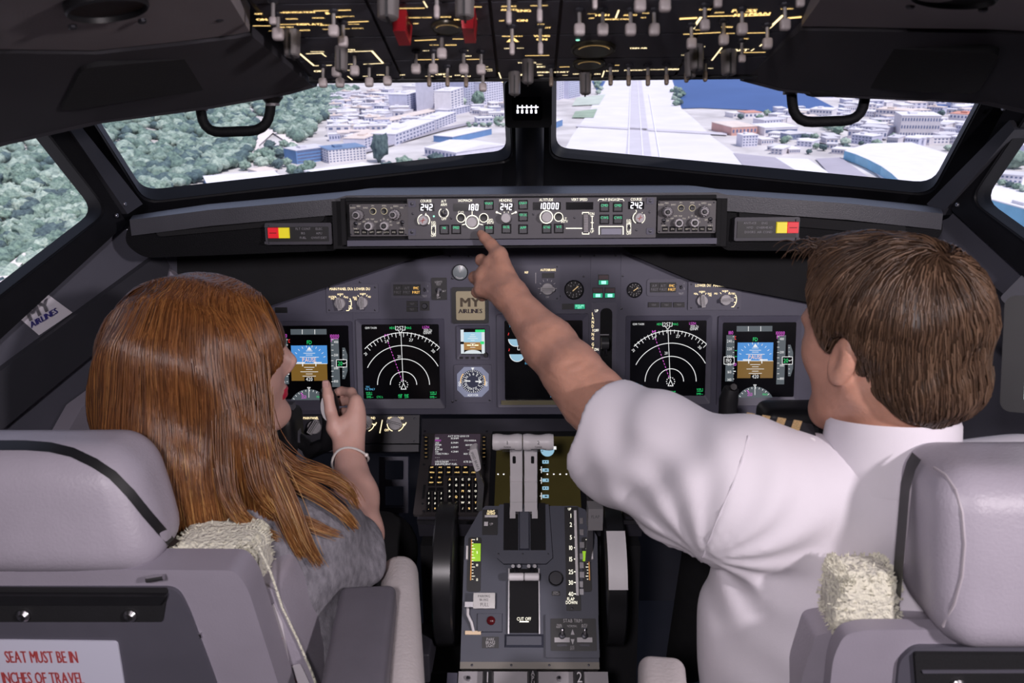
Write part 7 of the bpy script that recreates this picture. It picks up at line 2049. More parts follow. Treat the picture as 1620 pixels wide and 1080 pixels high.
def skin_obj(name, parts, mats, parent, midx=None):
    V = np.concatenate([p[0] for p in parts]); off = 0; Fs = []
    for v, f in parts: Fs.append(f + off); off += len(v)
    Fc = np.concatenate(Fs)
    me = bpy.data.meshes.new(name)
    org = np.array([V[:, 0].mean(), V[:, 1].mean(), V[:, 2].min()])
    me.vertices.add(len(V)); me.vertices.foreach_set('co', (V - org).astype(np.float32).ravel())
    me.loops.add(Fc.size); me.loops.foreach_set('vertex_index', Fc.astype(np.int32).ravel())
    me.polygons.add(len(Fc)); me.polygons.foreach_set('loop_start', np.arange(0, Fc.size, 4, dtype=np.int32)); 
    me.update(calc_edges=True); me.validate()
    for m in mats: me.materials.append(m)
    if midx is not None:
        cen = V[Fc].mean(1); me.polygons.foreach_set('material_index', midx(cen).astype(np.int32))
    me.polygons.foreach_set('use_smooth', [True] * len(me.polygons)); me.update()
    return link(name, me, Vector(org), parent)
def strands(name, paths, r0, r1, mats, pick, parent, sides=3):
    """paths: array (n, k, 3)"""
    n, k, _ = paths.shape
    T = np.gradient(paths, axis=1); T /= np.linalg.norm(T, axis=2, keepdims=True) + 1e-9
    ref = np.array([.31, -.83, .46]); A = np.cross(T, ref); A /= np.linalg.norm(A, axis=2, keepdims=True) + 1e-9
    B = np.cross(T, A)
    rad = np.linspace(1, 0, k)[None, :, None] ** .6 * (r0[:, None, None] - r1) + r1
    V = np.stack([paths + (A * math.cos(6.2832 * s_ / sides) + B * math.sin(6.2832 * s_ / sides)) * rad for s_ in range(sides)], 2).reshape(-1, 3)
    base = (np.arange(n) * k * sides)[:, None, None]; ring = (np.arange(k - 1) * sides)[None, :, None]; s_ = np.arange(sides)[None, None, :]; s2 = (s_ + 1) % sides
    f = np.stack([base + ring + s_, base + ring + s2, base + ring + sides + s2, base + ring + sides + s_], 3)
    mi = np.broadcast_to(pick(n, k - 1)[:, :, None], (n, k - 1, sides)).ravel()
    me = bpy.data.meshes.new(name); Fc = f.reshape(-1, 4)
    org = V.mean(0)
    me.vertices.add(len(V)); me.vertices.foreach_set('co', (V - org).astype(np.float32).ravel())
    me.loops.add(Fc.size); me.loops.foreach_set('vertex_index', Fc.astype(np.int32).ravel())
    me.polygons.add(len(Fc)); me.polygons.foreach_set('loop_start', np.arange(0, Fc.size, 4, dtype=np.int32))
    me.update(calc_edges=True)
    for m in mats: me.materials.append(m)
    me.polygons.foreach_set('material_index', mi.astype(np.int32)); me.polygons.foreach_set('use_smooth', [True] * len(me.polygons)); me.update()
    o = link(name, me, Vector(org), parent); o['kind'] = 'stuff'
    return o
def grow(fn, P0, step, n, dirf, off, jit, seed):
    """strands that hug a distance field: dirf(P, N, i) gives the wanted direction"""
    rs_ = np.random.RandomState(seed); P = P0.copy(); out = []
    ev = lambda A: fn(Q(A[:, 0], A[:, 1], A[:, 2]))
    for i in range(n):
        d = ev(P); e = 1e-3
        N = np.stack([ev(P + np.eye(3)[a] * e) - d for a in range(3)], 1); N /= np.linalg.norm(N, axis=1, keepdims=True) + 1e-9
        P = P - N * (d - off)[:, None]
        out.append(P.copy())
        D_ = dirf(P, N, i) + rs_.normal(0, jit, P.shape)
        D_ -= N * (D_ * N).sum(1, keepdims=True); D_ /= np.linalg.norm(D_, axis=1, keepdims=True) + 1e-9
        P = P + D_ * step
    return np.stack(out, 1)
SKINM = mat('skin_man', (.55, .285, .205), .48, var=.10, scale=35, bump=.10, bscale=220, sub=.08)
SKINW = mat('skin_woman', (.62, .37, .31), .46, var=.05, scale=30, bump=.04, bscale=200, sub=.08)
LIP = mat('lipstick_red', (.55, .02, .06), .35)
NAIL = mat('finger_nail', (.60, .36, .33), .25)
SHIRT = mat('white_shirt', (.74, .70, .76), .75, var=.025, scale=12, bump=.12, bscale=900, sheen=.1)
TEE = mat('grey_heather', (.25, .24, .27), .9, scale=120, c2=(.13, .125, .145), bump=.3, bscale=500, stretch=(1, 1, .45))
PANTS = mat('black_trousers', (.008, .008, .010), .85, var=.2, scale=30)
EYEW = mat('eye_white', (.75, .72, .70), .2); IRIS = mat('iris', (.08, .06, .05), .2)
def sph(m, c, r, name, parent):
    b = MB(None, [m]); b.rbox(c, (r, r, r), r * .999, 4); return b.build(name, parent=parent)
tp = lambda v: tuple(v)
K = lambda *a: tp(PD(*a))

# ================================================================== the man
man = thing('person', 'person in white pilot shirt with gold striped shoulder boards pointing at the panel', 'person', (.53, 1.15, -.10))
HM = Frame3(PD(1405, 527, 1.085), (-.52, .854, -.06), (.02, -.05, 1))
def man_head(P):
    p = HM.loc(P)
    a = np.abs(p.y); s = Q(p.x, a, p.z)
    d = ell(p, (0, 0, .022), (.106, .083, .100))
    d = U(.03, d, ell(p, (.045, 0, -.045), (.060, .062, .088)))
    d = U(.025, d, cap(s, (-.005, .058, -.062), (.072, .022, -.118), .024, .022), ell(p, (.082, 0, -.116), (.024, .026, .022)))
    d = U(.02, d, ell(s, (.062, .040, -.030), (.030, .026, .030)))
    d = U(.014, d, ell(s, (.088, .026, .012), (.018, .026, .010)))
    d = U(.012, d, cap(p, (.097, 0, .004), (.120, 0, -.030), .010, .0135), ell(s, (.108, .011, -.036), (.013, .010, .010)))
    d = smax(d, -ell(s, (.104, .032, -.006), (.016, .018, .012)), .012)
    d = U(.008, d, ell(p, (.101, 0, -.066), (.011, .026, .007)), ell(p, (.098, 0, -.078), (.011, .023, .008)))
    d = U(.03, d, cap(P, tp(HM.W(-.02, 0, -.05)), K(1410, 740, 1.115), .060, .066))
    ear = ell(Q(p.x + .25 * p.z, p.y, p.z), (-.008, .088, -.022), (.019, .012, .033))
    ear = smax(ear, -ell(Q(p.x + .25 * p.z, p.y, p.z), (.000, .101, -.018), (.010, .009, .019)), .006)
    ear2 = ell(Q(p.x + .25 * p.z, p.y, p.z), (-.008, -.088, -.022), (.019, .012, .033))
    return U(.008, d, ear, ear2)
c_ = HM.c
mh = nets(man_head, (c_.x - .17, c_.y - .17, c_.z - .20), (c_.x + .17, c_.y + .17, c_.z + .15), .0034)
mh = (relax(mh[0], mh[1], 1), mh[1])
W_, M1, E_, CF_ = K(808, 468, 1.50), K(868, 545, 1.425), K(938, 630, 1.345), K(1010, 705, 1.26)
fing = {'i': [(790, 403, 1.540, .0125), (777, 387, 1.556, .0112), (767, 376, 1.567, .0098), (761, 370, 1.573, .0078)],
        'm': [(775, 418, 1.548, .0125), (761, 411, 1.570, .0105), (769, 424, 1.592, .0095), (780, 432, 1.582, .008)],
        'r': [(763, 436, 1.545, .0120), (750, 438, 1.566, .0105), (759, 449, 1.590, .0095), (771, 450, 1.580, .008)],
        'p': [(763, 457, 1.538, .0110), (754, 462, 1.556, .0095), (763, 469, 1.578, .0085), (773, 467, 1.570, .007)],
        't': [(803, 447, 1.525, .0150), (790, 436, 1.575, .0125), (779, 424, 1.598, .0105), (772, 416, 1.604, .008)]}
def man_arm(P):
    d = U(.02, cap(P, CF_, E_, .055, .050), cap(P, E_, M1, .0485, .0435), cap(P, M1, W_, .0430, .0270))
    d = U(.02, d, ell(P, K(905, 588, 1.37), (.045, .052, .047)))
    palm = U(.014, *[cap(P, W_, K(*fing[k][0][:3]), .021, .0155) for k in 'imrp'])
    d = U(.018, d, palm, cap(P, W_, K(*fing['t'][0][:3]), .02, .016))
    for k in 'imrpt':
        c = fing[k]
        fd = U(.004, *[cap(P, K(*c[j][:3]), K(*c[j + 1][:3]), c[j][3], c[j + 1][3]) for j in range(3)])
        d = smin(d, fd, .005)
    for k in 'imr':                        # tendons and knuckles
        d = smin(d, ell(P, K(fing[k][0][0], fing[k][0][1], fing[k][0][2] - .009), (.010, .010, .010)), .008)
    return d + .0007 * np.sin(P.x * 190 + 3 * np.sin(P.z * 140)) * np.sin(P.z * 170)
lo_ = np.minimum.reduce([np.array(K(730, 350, 1.5)), np.array(K(1010, 760, 1.2)), np.array(K(1010, 705, 1.4)), np.array(K(730, 500, 1.6))]) - .03
hi_ = np.maximum.reduce([np.array(K(730, 350, 1.62)), np.array(K(1030, 640, 1.2)), np.array(K(1000, 560, 1.4)), np.array(K(830, 350, 1.62))]) + .03
ma = nets(man_arm, lo_, hi_, .0030)
ma = (relax(ma[0], ma[1], 1), ma[1])
def man_torso(P):
    return U(.06, ell(P, K(1395, 990, 1.23), (.215, .10, .21)), cap(P, K(1405, 790, 1.16), K(1190, 782, 1.17), .05, .055), cap(P, K(1405, 790, 1.16), K(1600, 805, 1.18), .05, .055), cap(P, K(1180, 765, 1.16), K(1010, 705, 1.26), .06, .05), ell(P, K(1395, 1120, 1.26), (.17, .11, .14)), cap(P, K(1408, 640, 1.11), K(1405, 740, 1.15), .058, .062), cap(P, K(1610, 800, 1.18), K(1680, 980, 1.25), .055, .045), cap(P, K(1680, 980, 1.25), K(1560, 1000, 1.48), .044, .034))
mtz = nets(man_torso, (.05, .78, .12), (.95, 1.55, 1.10), .010)
body = skin_obj('body', [mh, ma, mtz], [SKINM, LIP], man)
for s_ in (-1, 1):
    e = sph(EYEW, HM.W(.083, s_ * .032, -.006), .0125, 'eye', man); sph(IRIS, HM.W(.0925, s_ * .032, -.006), .0055, 'iris', e)
# white shirt
Lsh, Lcf = K(1152, 778, 1.145), K(962, 690, 1.285)
ax_ = Vector(Lcf) - Vector(Lsh); ax_.normalize()
def shirt(P):
    slv = cap(P, Lsh, K(945, 682, 1.30), .099, .090)
    tor = ell(P, K(1398, 985, 1.22), (.262, .135, .25))
    d = U(.05, tor, cap(P, K(1402, 785, 1.125), K(1200, 778, 1.145), .072, .088), cap(P, K(1402, 785, 1.125), K(1610, 800, 1.16), .072, .085), ell(P, K(1392, 1080, 1.22), (.245, .145, .26)), cap(P, K(1612, 800, 1.16), K(1690, 960, 1.22), .085, .075))
    # folds: gathered at the armpit, along the sleeve, down the back
    dv = (P.x - Lsh[0]) * ax_.x + (P.y - Lsh[1]) * ax_.y + (P.z - Lsh[2]) * ax_.z
    rad = (P.z - Lsh[2]) * .9 + (P.x - Lsh[0]) * .35
    w1 = np.sin(dv * 62 + 9 * rad + 1.6 * np.sin(rad * 26 + dv * 14)) * np.exp(-((dv - .06) / .11) ** 2)
    w1b = np.sin(rad * 55 - dv * 22 + 2 * np.sin(dv * 20)) * np.exp(-((dv - .12) / .09) ** 2)
    slv = slv - .0032 * w1 - .0022 * w1b
    d = smin(d, slv, .045)
    far = np.clip((P.x - .26) / .1, 0, 1)
    w2 = np.sin(P.x * 60 + 10 * (P.z - .6) + 2.2 * np.sin(P.z * 17 + P.x * 9)) * np.clip((.86 - P.z) / .2, 0, 1)
    A0 = K(1112, 880, 1.10)
    rr = np.sqrt((P.x - A0[0]) ** 2 + (P.y - A0[1]) ** 2 + (P.z - A0[2]) ** 2)
    an = np.arctan2(P.z - A0[2], P.x - A0[0])
    w3 = np.sin(an * 13 + 3 * np.sin(rr * 16)) * np.exp(-((rr - .10) / .10) ** 2)
    d = d - .0026 * w2 * (.4 + .6 * far) - .0030 * w3
    pc = (P.x - Lcf[0]) * ax_.x + (P.y - Lcf[1]) * ax_.y + (P.z - Lcf[2]) * ax_.z
    d = smax(d, pc - .004 * np.sin(P.z * 60), .004)
    d = smax(d, -cap(P, tp(HM.W(-.03, 0, -.10)), K(1408, 700, 1.112), .066, .074), .012)
    return d
sh = nets(shirt, (.05, .86, .12), (.90, 1.52, 1.02), .0052)
so = skin_obj('shirt', [(relax(sh[0], sh[1], 1), sh[1])], [SHIRT], man)
TS = bvh(so)
# cuff hem, yoke and sleeve seams stuck onto the cloth
def seam(pxs, r, m, nm, parent, off=.0005):
    pts = [stick(TS, x, y, off)[0] for x, y in pxs]; pts = [p for p in pts if p is not None]
    if len(pts) > 2:
        b = MB(None, [m]); b.tube(pts, r, 5); return b.build(nm, parent=parent)
SEAMM = mat('shirt_seam', (.66, .62, .68), .8)
seam([(1184, 690), (1172, 730), (1158, 770), (1140, 810), (1124, 850), (1112, 880)], .0013, SEAMM, 'sleeve_seam', so, .0008)
# collar
b = MB(None, [SHIRT]); cc = Vector(K(1408, 702, 1.112)); n_ = 40; pts = []
for i in range(n_ + 1):
    g = math.radians(-250 + 320 * i / n_)
    dr = Vector((math.cos(g) * .081, math.sin(g) * .080, 0))
    tilt = -math.sin(g) * .012
    for (k_, dz) in ((1.12, -.050), (1.05, -.012), (1.0, .030 + tilt * .3), (.965, .036 + tilt * .3), (.95, .030 + tilt * .3), (.95, -.040)):
        pts.append(cc + Vector((dr.x * k_, dr.y * k_, dz + tilt)))
b.add(pts, [(i * 6 + j, (i + 1) * 6 + j, (i + 1) * 6 + j + 1, i * 6 + j + 1) for i in range(n_) for j in range(5)]); b.build('collar', parent=so)
# shoulder board
sb0, sb1 = Vector(K(1166, 676, 1.165)), Vector(K(1292, 697, 1.115))
sx = (sb1 - sb0); Ls = sx.length; bf = Fr(sb0, sx, (0, .9, .35))
b = MB(bf, [mat('board_black', (.012, .012, .016), .7)]); b.prism(round_poly([(0, -.026), (Ls * .9, -.026), (Ls, 0), (Ls * .9, .026), (0, .026)], .004), -.004, .004)
o = b.build('shoulder_board', parent=man)
for i in range(4):
    x0 = Ls * (.06 + i * .20)
    b = MB(bf, [mat('gold_braid', (.62, .42, .20), .45, metal=.35, var=.25, scale=400, bump=.5, bscale=900)]); b.box(x0, -.0275, x0 + Ls * .115, .0275, -.0052, .0056, .0006); b.build('gold_stripe', parent=o)
b = MB(None, [WHITEP]); b.tube([bf.P(Ls * .96, -.01, .002), bf.P(Ls * .96, -.01, .010)], .0045, 10); b.build('button', parent=o)
# trousers
def mtr(P): return U(.04, ell(P, (.53, 1.17, .47), (.19, .15, .11)), cap(P, (.44, 1.20, .47), (.38, 1.56, .50), .088, .066), cap(P, (.62, 1.20, .47), (.68, 1.56, .50), .088, .066), cap(P, (.38, 1.56, .50), (.36, 1.70, .05), .062, .05), cap(P, (.68, 1.56, .50), (.68, 1.70, .05), .062, .05))
tr = nets(mtr, (.2, .95, -.06), (.88, 1.82, .66), .011); skin_obj('trousers', [tr], [PANTS], man)
# short brown hair
def hair_m(P, infl=0.0):
    p = HM.loc(P)
    d = U(.02, ell(p, (-.006, 0, .026), (.120 + infl, .097 + infl, .099 + infl)), ell(p, (.058, -.01, .096), (.058, .062, .026)), ell(p, (-.06, 0, -.045), (.062, .074, .060)))
    hl = np.where(p.x > 0, -.034 + .95 * p.x, -.034 + .78 * p.x)
    hl = np.where(p.x > .03, -.006 + 1.5 * (p.x - .03), hl)
    d = smax(d, hl - p.z, .010)
    d = smax(d, -ell(Q(p.x + .25 * p.z, np.abs(p.y), p.z), (-.004, .098, -.030), (.028, .03, .044)), .006)
    return d + .0022 * np.sin(p.x * 85 + 2.4 * np.sin(p.z * 46 + p.y * 30)) * np.sin(p.y * 90 + p.z * 38)
hm = nets(hair_m, (c_.x - .17, c_.y - .17, c_.z - .16), (c_.x + .17, c_.y + .17, c_.z + .19), .004)
HB = [mat('hair_brown_%d' % i, c, .38, spec=.45, var=.15, scale=50) for i, c in enumerate(((.050, .028, .017), (.075, .042, .026), (.105, .060, .036), (.14, .085, .055)))]
ho = skin_obj('hair', [(relax(hm[0], hm[1], 1), hm[1])], [HB[0]], man)
rs_ = np.random.RandomState(4)
vs = hm[0]; sel = vs[rs_.randint(0, len(vs), 5200)]
loc = HM.loc(Q(sel[:, 0], sel[:, 1], sel[:, 2])); keep_ = (loc.z > np.where(loc.x > 0, -.02, -.10))
sel = sel[keep_]
whorl = np.array(HM.W(-.075, .012, .098)); fx, ux, lx = np.array(HM.f), np.array(HM.u), np.array(HM.l)
def mdir(P, N, i):
    D_ = P - whorl; D_ /= np.linalg.norm(D_, axis=1, keepdims=True) + 1e-6
    sw = np.cross(N, D_)
    L_ = (P - np.array(HM.c)) @ ux
    return D_ + .35 * sw - ux * np.clip(.9 - 6 * np.maximum(L_ - .02, 0), .0, .9)[:, None]
def lift(S, amt, k=8):
    return S
hs = grow(hair_m, sel, .0052, 8, mdir, np.linspace(0, 1, len(sel)) * .002 + .0012, .16, 2)
strands('hair_strands', hs, rs_.uniform(.0008, .0016, len(hs)), .0003, HB, lambda n, k: np.minimum(rs_.choice([0, 1, 1, 2, 2, 3], n)[:, None] + (np.arange(k) > 5)[None, :] * 0, 3), ho)
# loose forelock
fl_ = []
for i in range(240):
    p0 = np.array(HM.W(rs_.uniform(.03, .105), rs_.uniform(-.065, .06), rs_.uniform(.100, .115)))
    d0 = fx * rs_.uniform(.4, 1) + lx * rs_.uniform(-.5, .5) + ux * rs_.uniform(.0, .7)
    fl_.append([p0 + d0 * t * .030 - ux * .022 * t * t for t in np.linspace(0, 1, 7)])
strands('forelock', np.array(fl_), rs_.uniform(.0008, .0014, 240), .0003, HB, lambda n, k: np.repeat(rs_.choice([1, 2, 3], n)[:, None], k, 1), ho)

# ================================================================== the woman
wom = thing('person', 'person with long auburn hair in grey T-shirt holding the left yoke', 'person', (-.48, 1.3, -.10))
HW = Frame3(PD(344, 566, 1.33), (.94, .35, -.02), (-.03, -.03, 1))
def wom_head(P):
    p = HW.loc(P); a = np.abs(p.y); s = Q(p.x, a, p.z)
    d = ell(p, (0, 0, .03), (.098, .076, .092))
    d = U(.025, d, ell(p, (.043, 0, -.040), (.056, .057, .084)))
    d = U(.02, d, cap(s, (.0, .052, -.068), (.074, .016, -.106), .018, .017), ell(p, (.086, 0, -.100), (.021, .023, .020)))
    d = U(.02, d, ell(s, (.062, .036, -.028), (.026, .022, .028)))
    d = U(.010, d, cap(p, (.088, 0, .018), (.109, 0, -.014), .0085, .0115), ell(s, (.099, .010, -.024), (.012, .0085, .009)))
    d = smax(d, -ell(s, (.100, .031, .002), (.014, .017, .010)), .010)
    d = U(.006, d, ell(p, (.0960, 0, -.0585), (.0085, .020, .0048)), ell(p, (.0945, 0, -.0680), (.0088, .018, .0058)))
    d = U(.025, d, cap(p, (-.02, 0, -.05), (-.035, 0, -.20), .047, .052))
    return U(.01, d, ell(s, (-.01, .080, -.01), (.016, .010, .030)))
c_ = HW.c
wh = nets(wom_head, (c_.x - .15, c_.y - .15, c_.z - .22), (c_.x + .15, c_.y + .15, c_.z + .14), .0032)
wh = (relax(wh[0], wh[1], 1), wh[1])
sR, eR, wR = K(512, 850, 1.36), K(566, 845, 1.45), K(552, 712, 1.575)
gf = {'i': [(563, 634, 1.590, .0098), (556, 620, 1.612, .0088), (540, 618, 1.632, .0082), (527, 622, 1.630, .0068)],
      'm': [(566, 648, 1.592, .0098), (560, 634, 1.616, .0088), (543, 634, 1.636, .0082), (529, 638, 1.634, .0068)],
      'r': [(566, 662, 1.590, .0094), (560, 652, 1.614, .0085), (543, 651, 1.634, .0078), (530, 654, 1.632, .0065)],
      'p': [(563, 676, 1.586, .0088), (558, 668, 1.608, .0078), (544, 667, 1.626, .0072), (533, 669, 1.624, .006)],
      't': [(530, 676, 1.572, .0128), (523, 650, 1.562, .0108), (519, 626, 1.562, .0098), (516, 607, 1.566, .0080)]}
def wom_arm(P):
    d = U(.02, cap(P, sR, eR, .046, .040), cap(P, eR, K(561, 785, 1.50), .041, .0385), cap(P, K(561, 785, 1.50), wR, .0385, .0250))
    d = U(.014, d, *[cap(P, wR, K(*gf[k][0][:3]), .020, .0125) for k in 'imrp'])
    d = U(.012, d, cap(P, wR, K(*gf['t'][0][:3]), .019, .0145), cap(P, K(*gf['t'][0][:3]), K(558, 660, 1.585), .013, .011))
    for k in 'imrpt':
        c = gf[k]; d = smin(d, U(.004, *[cap(P, K(*c[j][:3]), K(*c[j + 1][:3]), c[j][3], c[j + 1][3]) for j in range(3)]), .004)
    return d
lo_ = np.minimum.reduce([np.array(K(500, 590, 1.5)), np.array(K(480, 920, 1.3)), np.array(K(480, 920, 1.55))]) - .03
hi_ = np.maximum.reduce([np.array(K(610, 590, 1.66)), np.array(K(620, 800, 1.3)), np.array(K(620, 600, 1.66))]) + .02
wa = nets(wom_arm, lo_, hi_, .0030); wa = (relax(wa[0], wa[1], 1), wa[1])
def wom_torso(P): return U(.05, ell(P, K(385, 940, 1.36), (.135, .085, .20)), cap(P, K(360, 800, 1.34), K(505, 848, 1.36), .045, .045), cap(P, K(360, 800, 1.34), K(230, 850, 1.36), .045, .045), cap(P, K(350, 690, 1.33), K(360, 810, 1.34), .046, .05), cap(P, K(225, 860, 1.36), K(215, 1010, 1.42), .04, .035), cap(P, K(215, 1010, 1.42), K(330, 900, 1.62), .034, .026), ell(P, K(410, 1130, 1.36), (.15, .11, .12)))
wt = nets(wom_torso, (-.85, 1.05, .2), (-.15, 1.75, 1.05), .010)
def lipsel(cn):
    p = HW.loc(Q(cn[:, 0], cn[:, 1], cn[:, 2]))
    return ((p.x > .0935) & (np.abs(p.y) < .021) & (p.z < -.0545) & (p.z > -.0735)).astype(int)
skin_obj('body', [wh, wa, wt], [SKINW, LIP], wom, lipsel)
for s_ in (-1, 1):
    e = sph(EYEW, HW.W(.0765, s_ * .031, .001), .0110, 'eye', wom); sph(IRIS, HW.W(.0848, s_ * .031, .001), .005, 'iris', e)
b = MB(None, [HB[0]])
for i in range(9):
    p = HW.W(.089, -.022 - i * .0022, .007 - abs(i - 4) * .0008); b.tube([p, p + HW.f * .006 + HW.u * .002, p + HW.f * .010 + HW.u * .006], [.0006, .0005, .0002], 4)
tag(b.build('eyelashes', parent=wom), kind='stuff')
p0 = Vector(K(516.5, 611, 1.560)); p1 = Vector(K(515, 603, 1.562))
b = MB(None, [NAIL]); b.rbox((p0 + p1) / 2 + Vector((0, -.0030, 0)), (.0060, .0030, .0072), .0028, 4); b.build('thumb_nail', parent=wom)
# bracelet
b = MB(None, [mat('silver', (.80, .77, .74), .25, metal=.25)]); wd_ = (Vector(wR) - Vector(K(561, 785, 1.50))).normalized(); wc = Vector(wR) - wd_ * .018
u_ = wd_.cross(Vector((0, 1, 0))).normalized(); v_ = wd_.cross(u_)
pts = [wc + (u_ * math.cos(g) * .0335 + v_ * math.sin(g) * .031) - wd_ * .012 * (math.cos(g) ** 2) for g in [i * 6.2832 / 28 for i in range(29)]]
b.tube(pts, .0022, 8); bo = b.build('bracelet', parent=wom)
for i in (0, 14):
    sph(MATS['silver'], pts[i], .004, 'bead', bo)
# T-shirt
shR = K(500, 858, 1.35); slE = K(548, 876, 1.40); sa_ = (Vector(slE) - Vector(shR)).normalized()
def tee(P):
    tor = U(.06, ell(P, K(385, 950, 1.345), (.168, .112, .23)), cap(P, K(360, 826, 1.32), K(492, 856, 1.34), .062, .064), cap(P, K(360, 826, 1.32), K(235, 856, 1.35), .062, .062), ell(P, K(428, 1090, 1.345), (.150, .120, .17)))
    sl = cap(P, shR, K(556, 880, 1.41), .070, .072)
    sl = smax(sl, (P.x - slE[0]) * sa_.x + (P.y - slE[1]) * sa_.y + (P.z - slE[2]) * sa_.z - .028, .01)
    d = smin(tor, sl, .04)
    w = np.sin(P.z * 70 + P.x * 40 + 2 * np.sin(P.x * 30)) * np.clip((.80 - P.z) / .12, 0, 1)
    w2 = np.sin(P.z * 90 - P.x * 55 + 2 * np.sin(P.z * 26)) * np.exp(-((P.x + .30) / .08) ** 2)
    d = d - .0034 * w - .0022 * w2
    return smax(d, -cap(P, K(348, 660, 1.33), K(356, 770, 1.33), .055, .062), .01)
tt = nets(tee, (-.76, 1.08, .14), (-.14, 1.60, .98), .0055)
to = skin_obj('t_shirt', [(relax(tt[0], tt[1], 1), tt[1])], [TEE], wom)
def wtr(P): return U(.04, ell(P, K(430, 1150, 1.38), (.165, .13, .11)), cap(P, K(490, 1110, 1.42), K(602, 868, 1.74), .092, .066), cap(P, K(380, 1110, 1.44), K(420, 900, 1.80), .09, .066), cap(P, K(602, 868, 1.74), K(640, 1050, 1.95), .066, .045), cap(P, K(420, 900, 1.80), K(430, 1080, 1.98), .066, .045))
tr = nets(wtr, (-.75, 1.05, -.05), (-.12, 2.05, .80), .011); skin_obj('trousers', [tr], [PANTS], wom)
# long hair
h1, h2, h3 = K(292, 640, 1.33), K(306, 770, 1.30), K(352, 850, 1.28)
def hair_w(P):
    p = HW.loc(P)
    d = U(.05, ell(p, (-.020, 0, .022), (.124, .104, .100)), cap(P, tp(HW.W(-.050, 0, -.01)), h1, .115, .118), cap(P, h1, h2, .118, .098), cap(P, h2, h3, .098, .060), cap(P, tp(HW.W(.012, -.055, .03)), K(392, 700, 1.275), .050, .045), cap(P, K(392, 700, 1.275), K(440, 800, 1.27), .045, .026))
    d = smax(d, p.x - .062 - np.clip((p.z + .016) * 1.25, 0, .07), .010)
    return d + .0022 * np.sin(p.y * 95 + 3 * np.sin(p.z * 9) + p.x * 60)
hw = nets(hair_w, (c_.x - .28, c_.y - .22, c_.z - .36), (c_.x + .20, c_.y + .22, c_.z + .15), .0052)
HA = [mat('hair_auburn_%d' % i, c, .30, spec=.5, var=.15, scale=40) for i, c in enumerate(((.090, .032, .011), (.135, .048, .015), (.185, .070, .021), (.27, .115, .036), (.46, .25, .085)))]
wo = skin_obj('hair', [(relax(hw[0], hw[1], 1), hw[1])], [HA[0]], wom)
rs_ = np.random.RandomState(9)
fx, ux, lx = np.array(HW.f), np.array(HW.u), np.array(HW.l); cw = np.array(HW.c)
n_ = 6000
al = rs_.uniform(-1.0, 1.0, n_) * math.pi
part = rs_.uniform(-.09, .088, n_)
P0 = cw + np.outer(part, fx) + np.outer(rs_.normal(.0, .004, n_), lx) + ux * .124
side_ = np.where(rs_.rand(n_) < .78, -1.0, 1.0)
back = rs_.uniform(-1.4, .10, n_)
def wdir(P, N, i):
    t = i / 24.0
    D_ = np.outer(side_, lx) * max(0, 1 - t * 4.5) + np.outer(back, fx) * max(0, 1.0 - t * 4.0) - ux * (.25 + 2.2 * min(1, t * 4))
    ri = np.clip((P[:, 2] < cw[2] - .12), 0, 1)[:, None] * np.array([[.16, -.02, 0]])
    return D_ + ri
ofs = rs_.uniform(.0005, .006, n_)
hs = grow(hair_w, P0, .0185, 24, wdir, ofs, .05, 3)
P1 = hw[0][rs_.randint(0, len(hw[0]), 5200)]
l1 = HW.loc(Q(P1[:, 0], P1[:, 1], P1[:, 2])); P1 = P1[(l1.z < .10) & (l1.x < .05)]
hs2 = grow(hair_w, P1, .0185, 13, lambda P, N, i: np.array([[.0, 0, -1.0]]) + np.clip((P[:, 2] < cw[2] - .12), 0, 1)[:, None] * np.array([[.16, -.02, 0]]), rs_.uniform(.0003, .005, len(P1)), .05, 5)
wave = np.sin(np.linspace(0, 7, 24)[None, :] + rs_.uniform(0, 6.28, n_)[:, None]) * .0022
hs += wave[:, :, None] * np.array([.8, .5, .1])
def shade(n, k):
    base_ = rs_.choice([0, 1, 1, 2, 2, 3], n)[:, None]
    t = np.arange(k)[None, :] / k
    return np.clip(base_ + (t > rs_.uniform(.62, .95, n)[:, None]).astype(int), 0, 4)
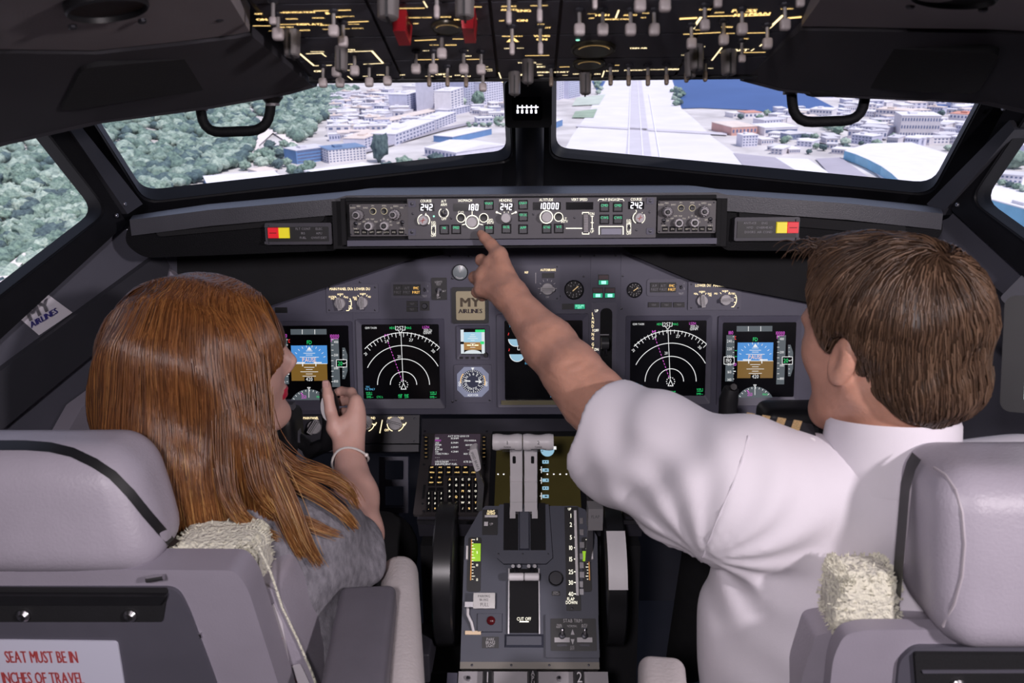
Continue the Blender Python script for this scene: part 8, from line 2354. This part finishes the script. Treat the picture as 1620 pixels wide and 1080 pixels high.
strands('hair_strands', hs, rs_.uniform(.0006, .0012, n_), .0004, HA, shade, wo)
strands('hair_underlayer', hs2, rs_.uniform(.0007, .0013, len(hs2)), .0004, HA, shade, wo)
# locks over the shoulder
lk = []; TW = bvh(to)
guides = [[(396, 560, 1.245), (404, 640, 1.24), (424, 720, 1.24), (462, 800, 1.235), (486, 862, 1.235), (506, 893, 1.24)],
          [(402, 600, 1.25), (412, 690, 1.25), (448, 752, 1.262), (505, 780, 1.268), (545, 812, 1.275), (562, 834, 1.285)],
          [(400, 620, 1.26), (418, 700, 1.27), (468, 742, 1.28), (520, 752, 1.29), (552, 775, 1.30), (566, 800, 1.305)],
          [(405, 620, 1.24), (412, 700, 1.235), (430, 770, 1.23), (455, 830, 1.23), (470, 862, 1.235), (480, 880, 1.24)],
          [(395, 640, 1.23), (400, 720, 1.225), (412, 780, 1.22), (440, 812, 1.235), (490, 830, 1.25), (535, 846, 1.262)],
          [(350, 660, 1.215), (352, 740, 1.21), (362, 790, 1.20), (380, 820, 1.205), (410, 838, 1.22), (440, 850, 1.23)]]
for gi, g in enumerate(guides):
    A_ = np.array([K(*q) for q in g]); tt_ = np.linspace(0, 1, 22); kx = np.linspace(0, 1, len(g))
    for i in range((300, 260, 180, 240, 220, 180)[gi]):
        sp = rs_.normal(0, 1, 3) * np.array([.008, .005, .007]); e_ = rs_.uniform(.75, 1.04)
        q = np.stack([np.interp(tt_ * e_, kx, A_[:, a]) for a in range(3)], 1)
        for _ in range(3): q[1:-1] = (q[:-2] + 2 * q[1:-1] + q[2:]) / 4
        lk.append(q + sp[None, :] * (1.0 - .55 * tt_[:, None]) + (np.sin(tt_ * 6 + rs_.uniform(0, 6)) * .003)[:, None] * np.array([[.6, .2, .6]]))
lk = np.array(lk)
strands('shoulder_locks', lk, rs_.uniform(.0006, .0011, len(lk)), .0003, HA, lambda n, k: np.clip(rs_.choice([1, 2, 2, 3], n)[:, None] + (np.arange(k)[None, :] / k > .45).astype(int), 0, 4), wo)
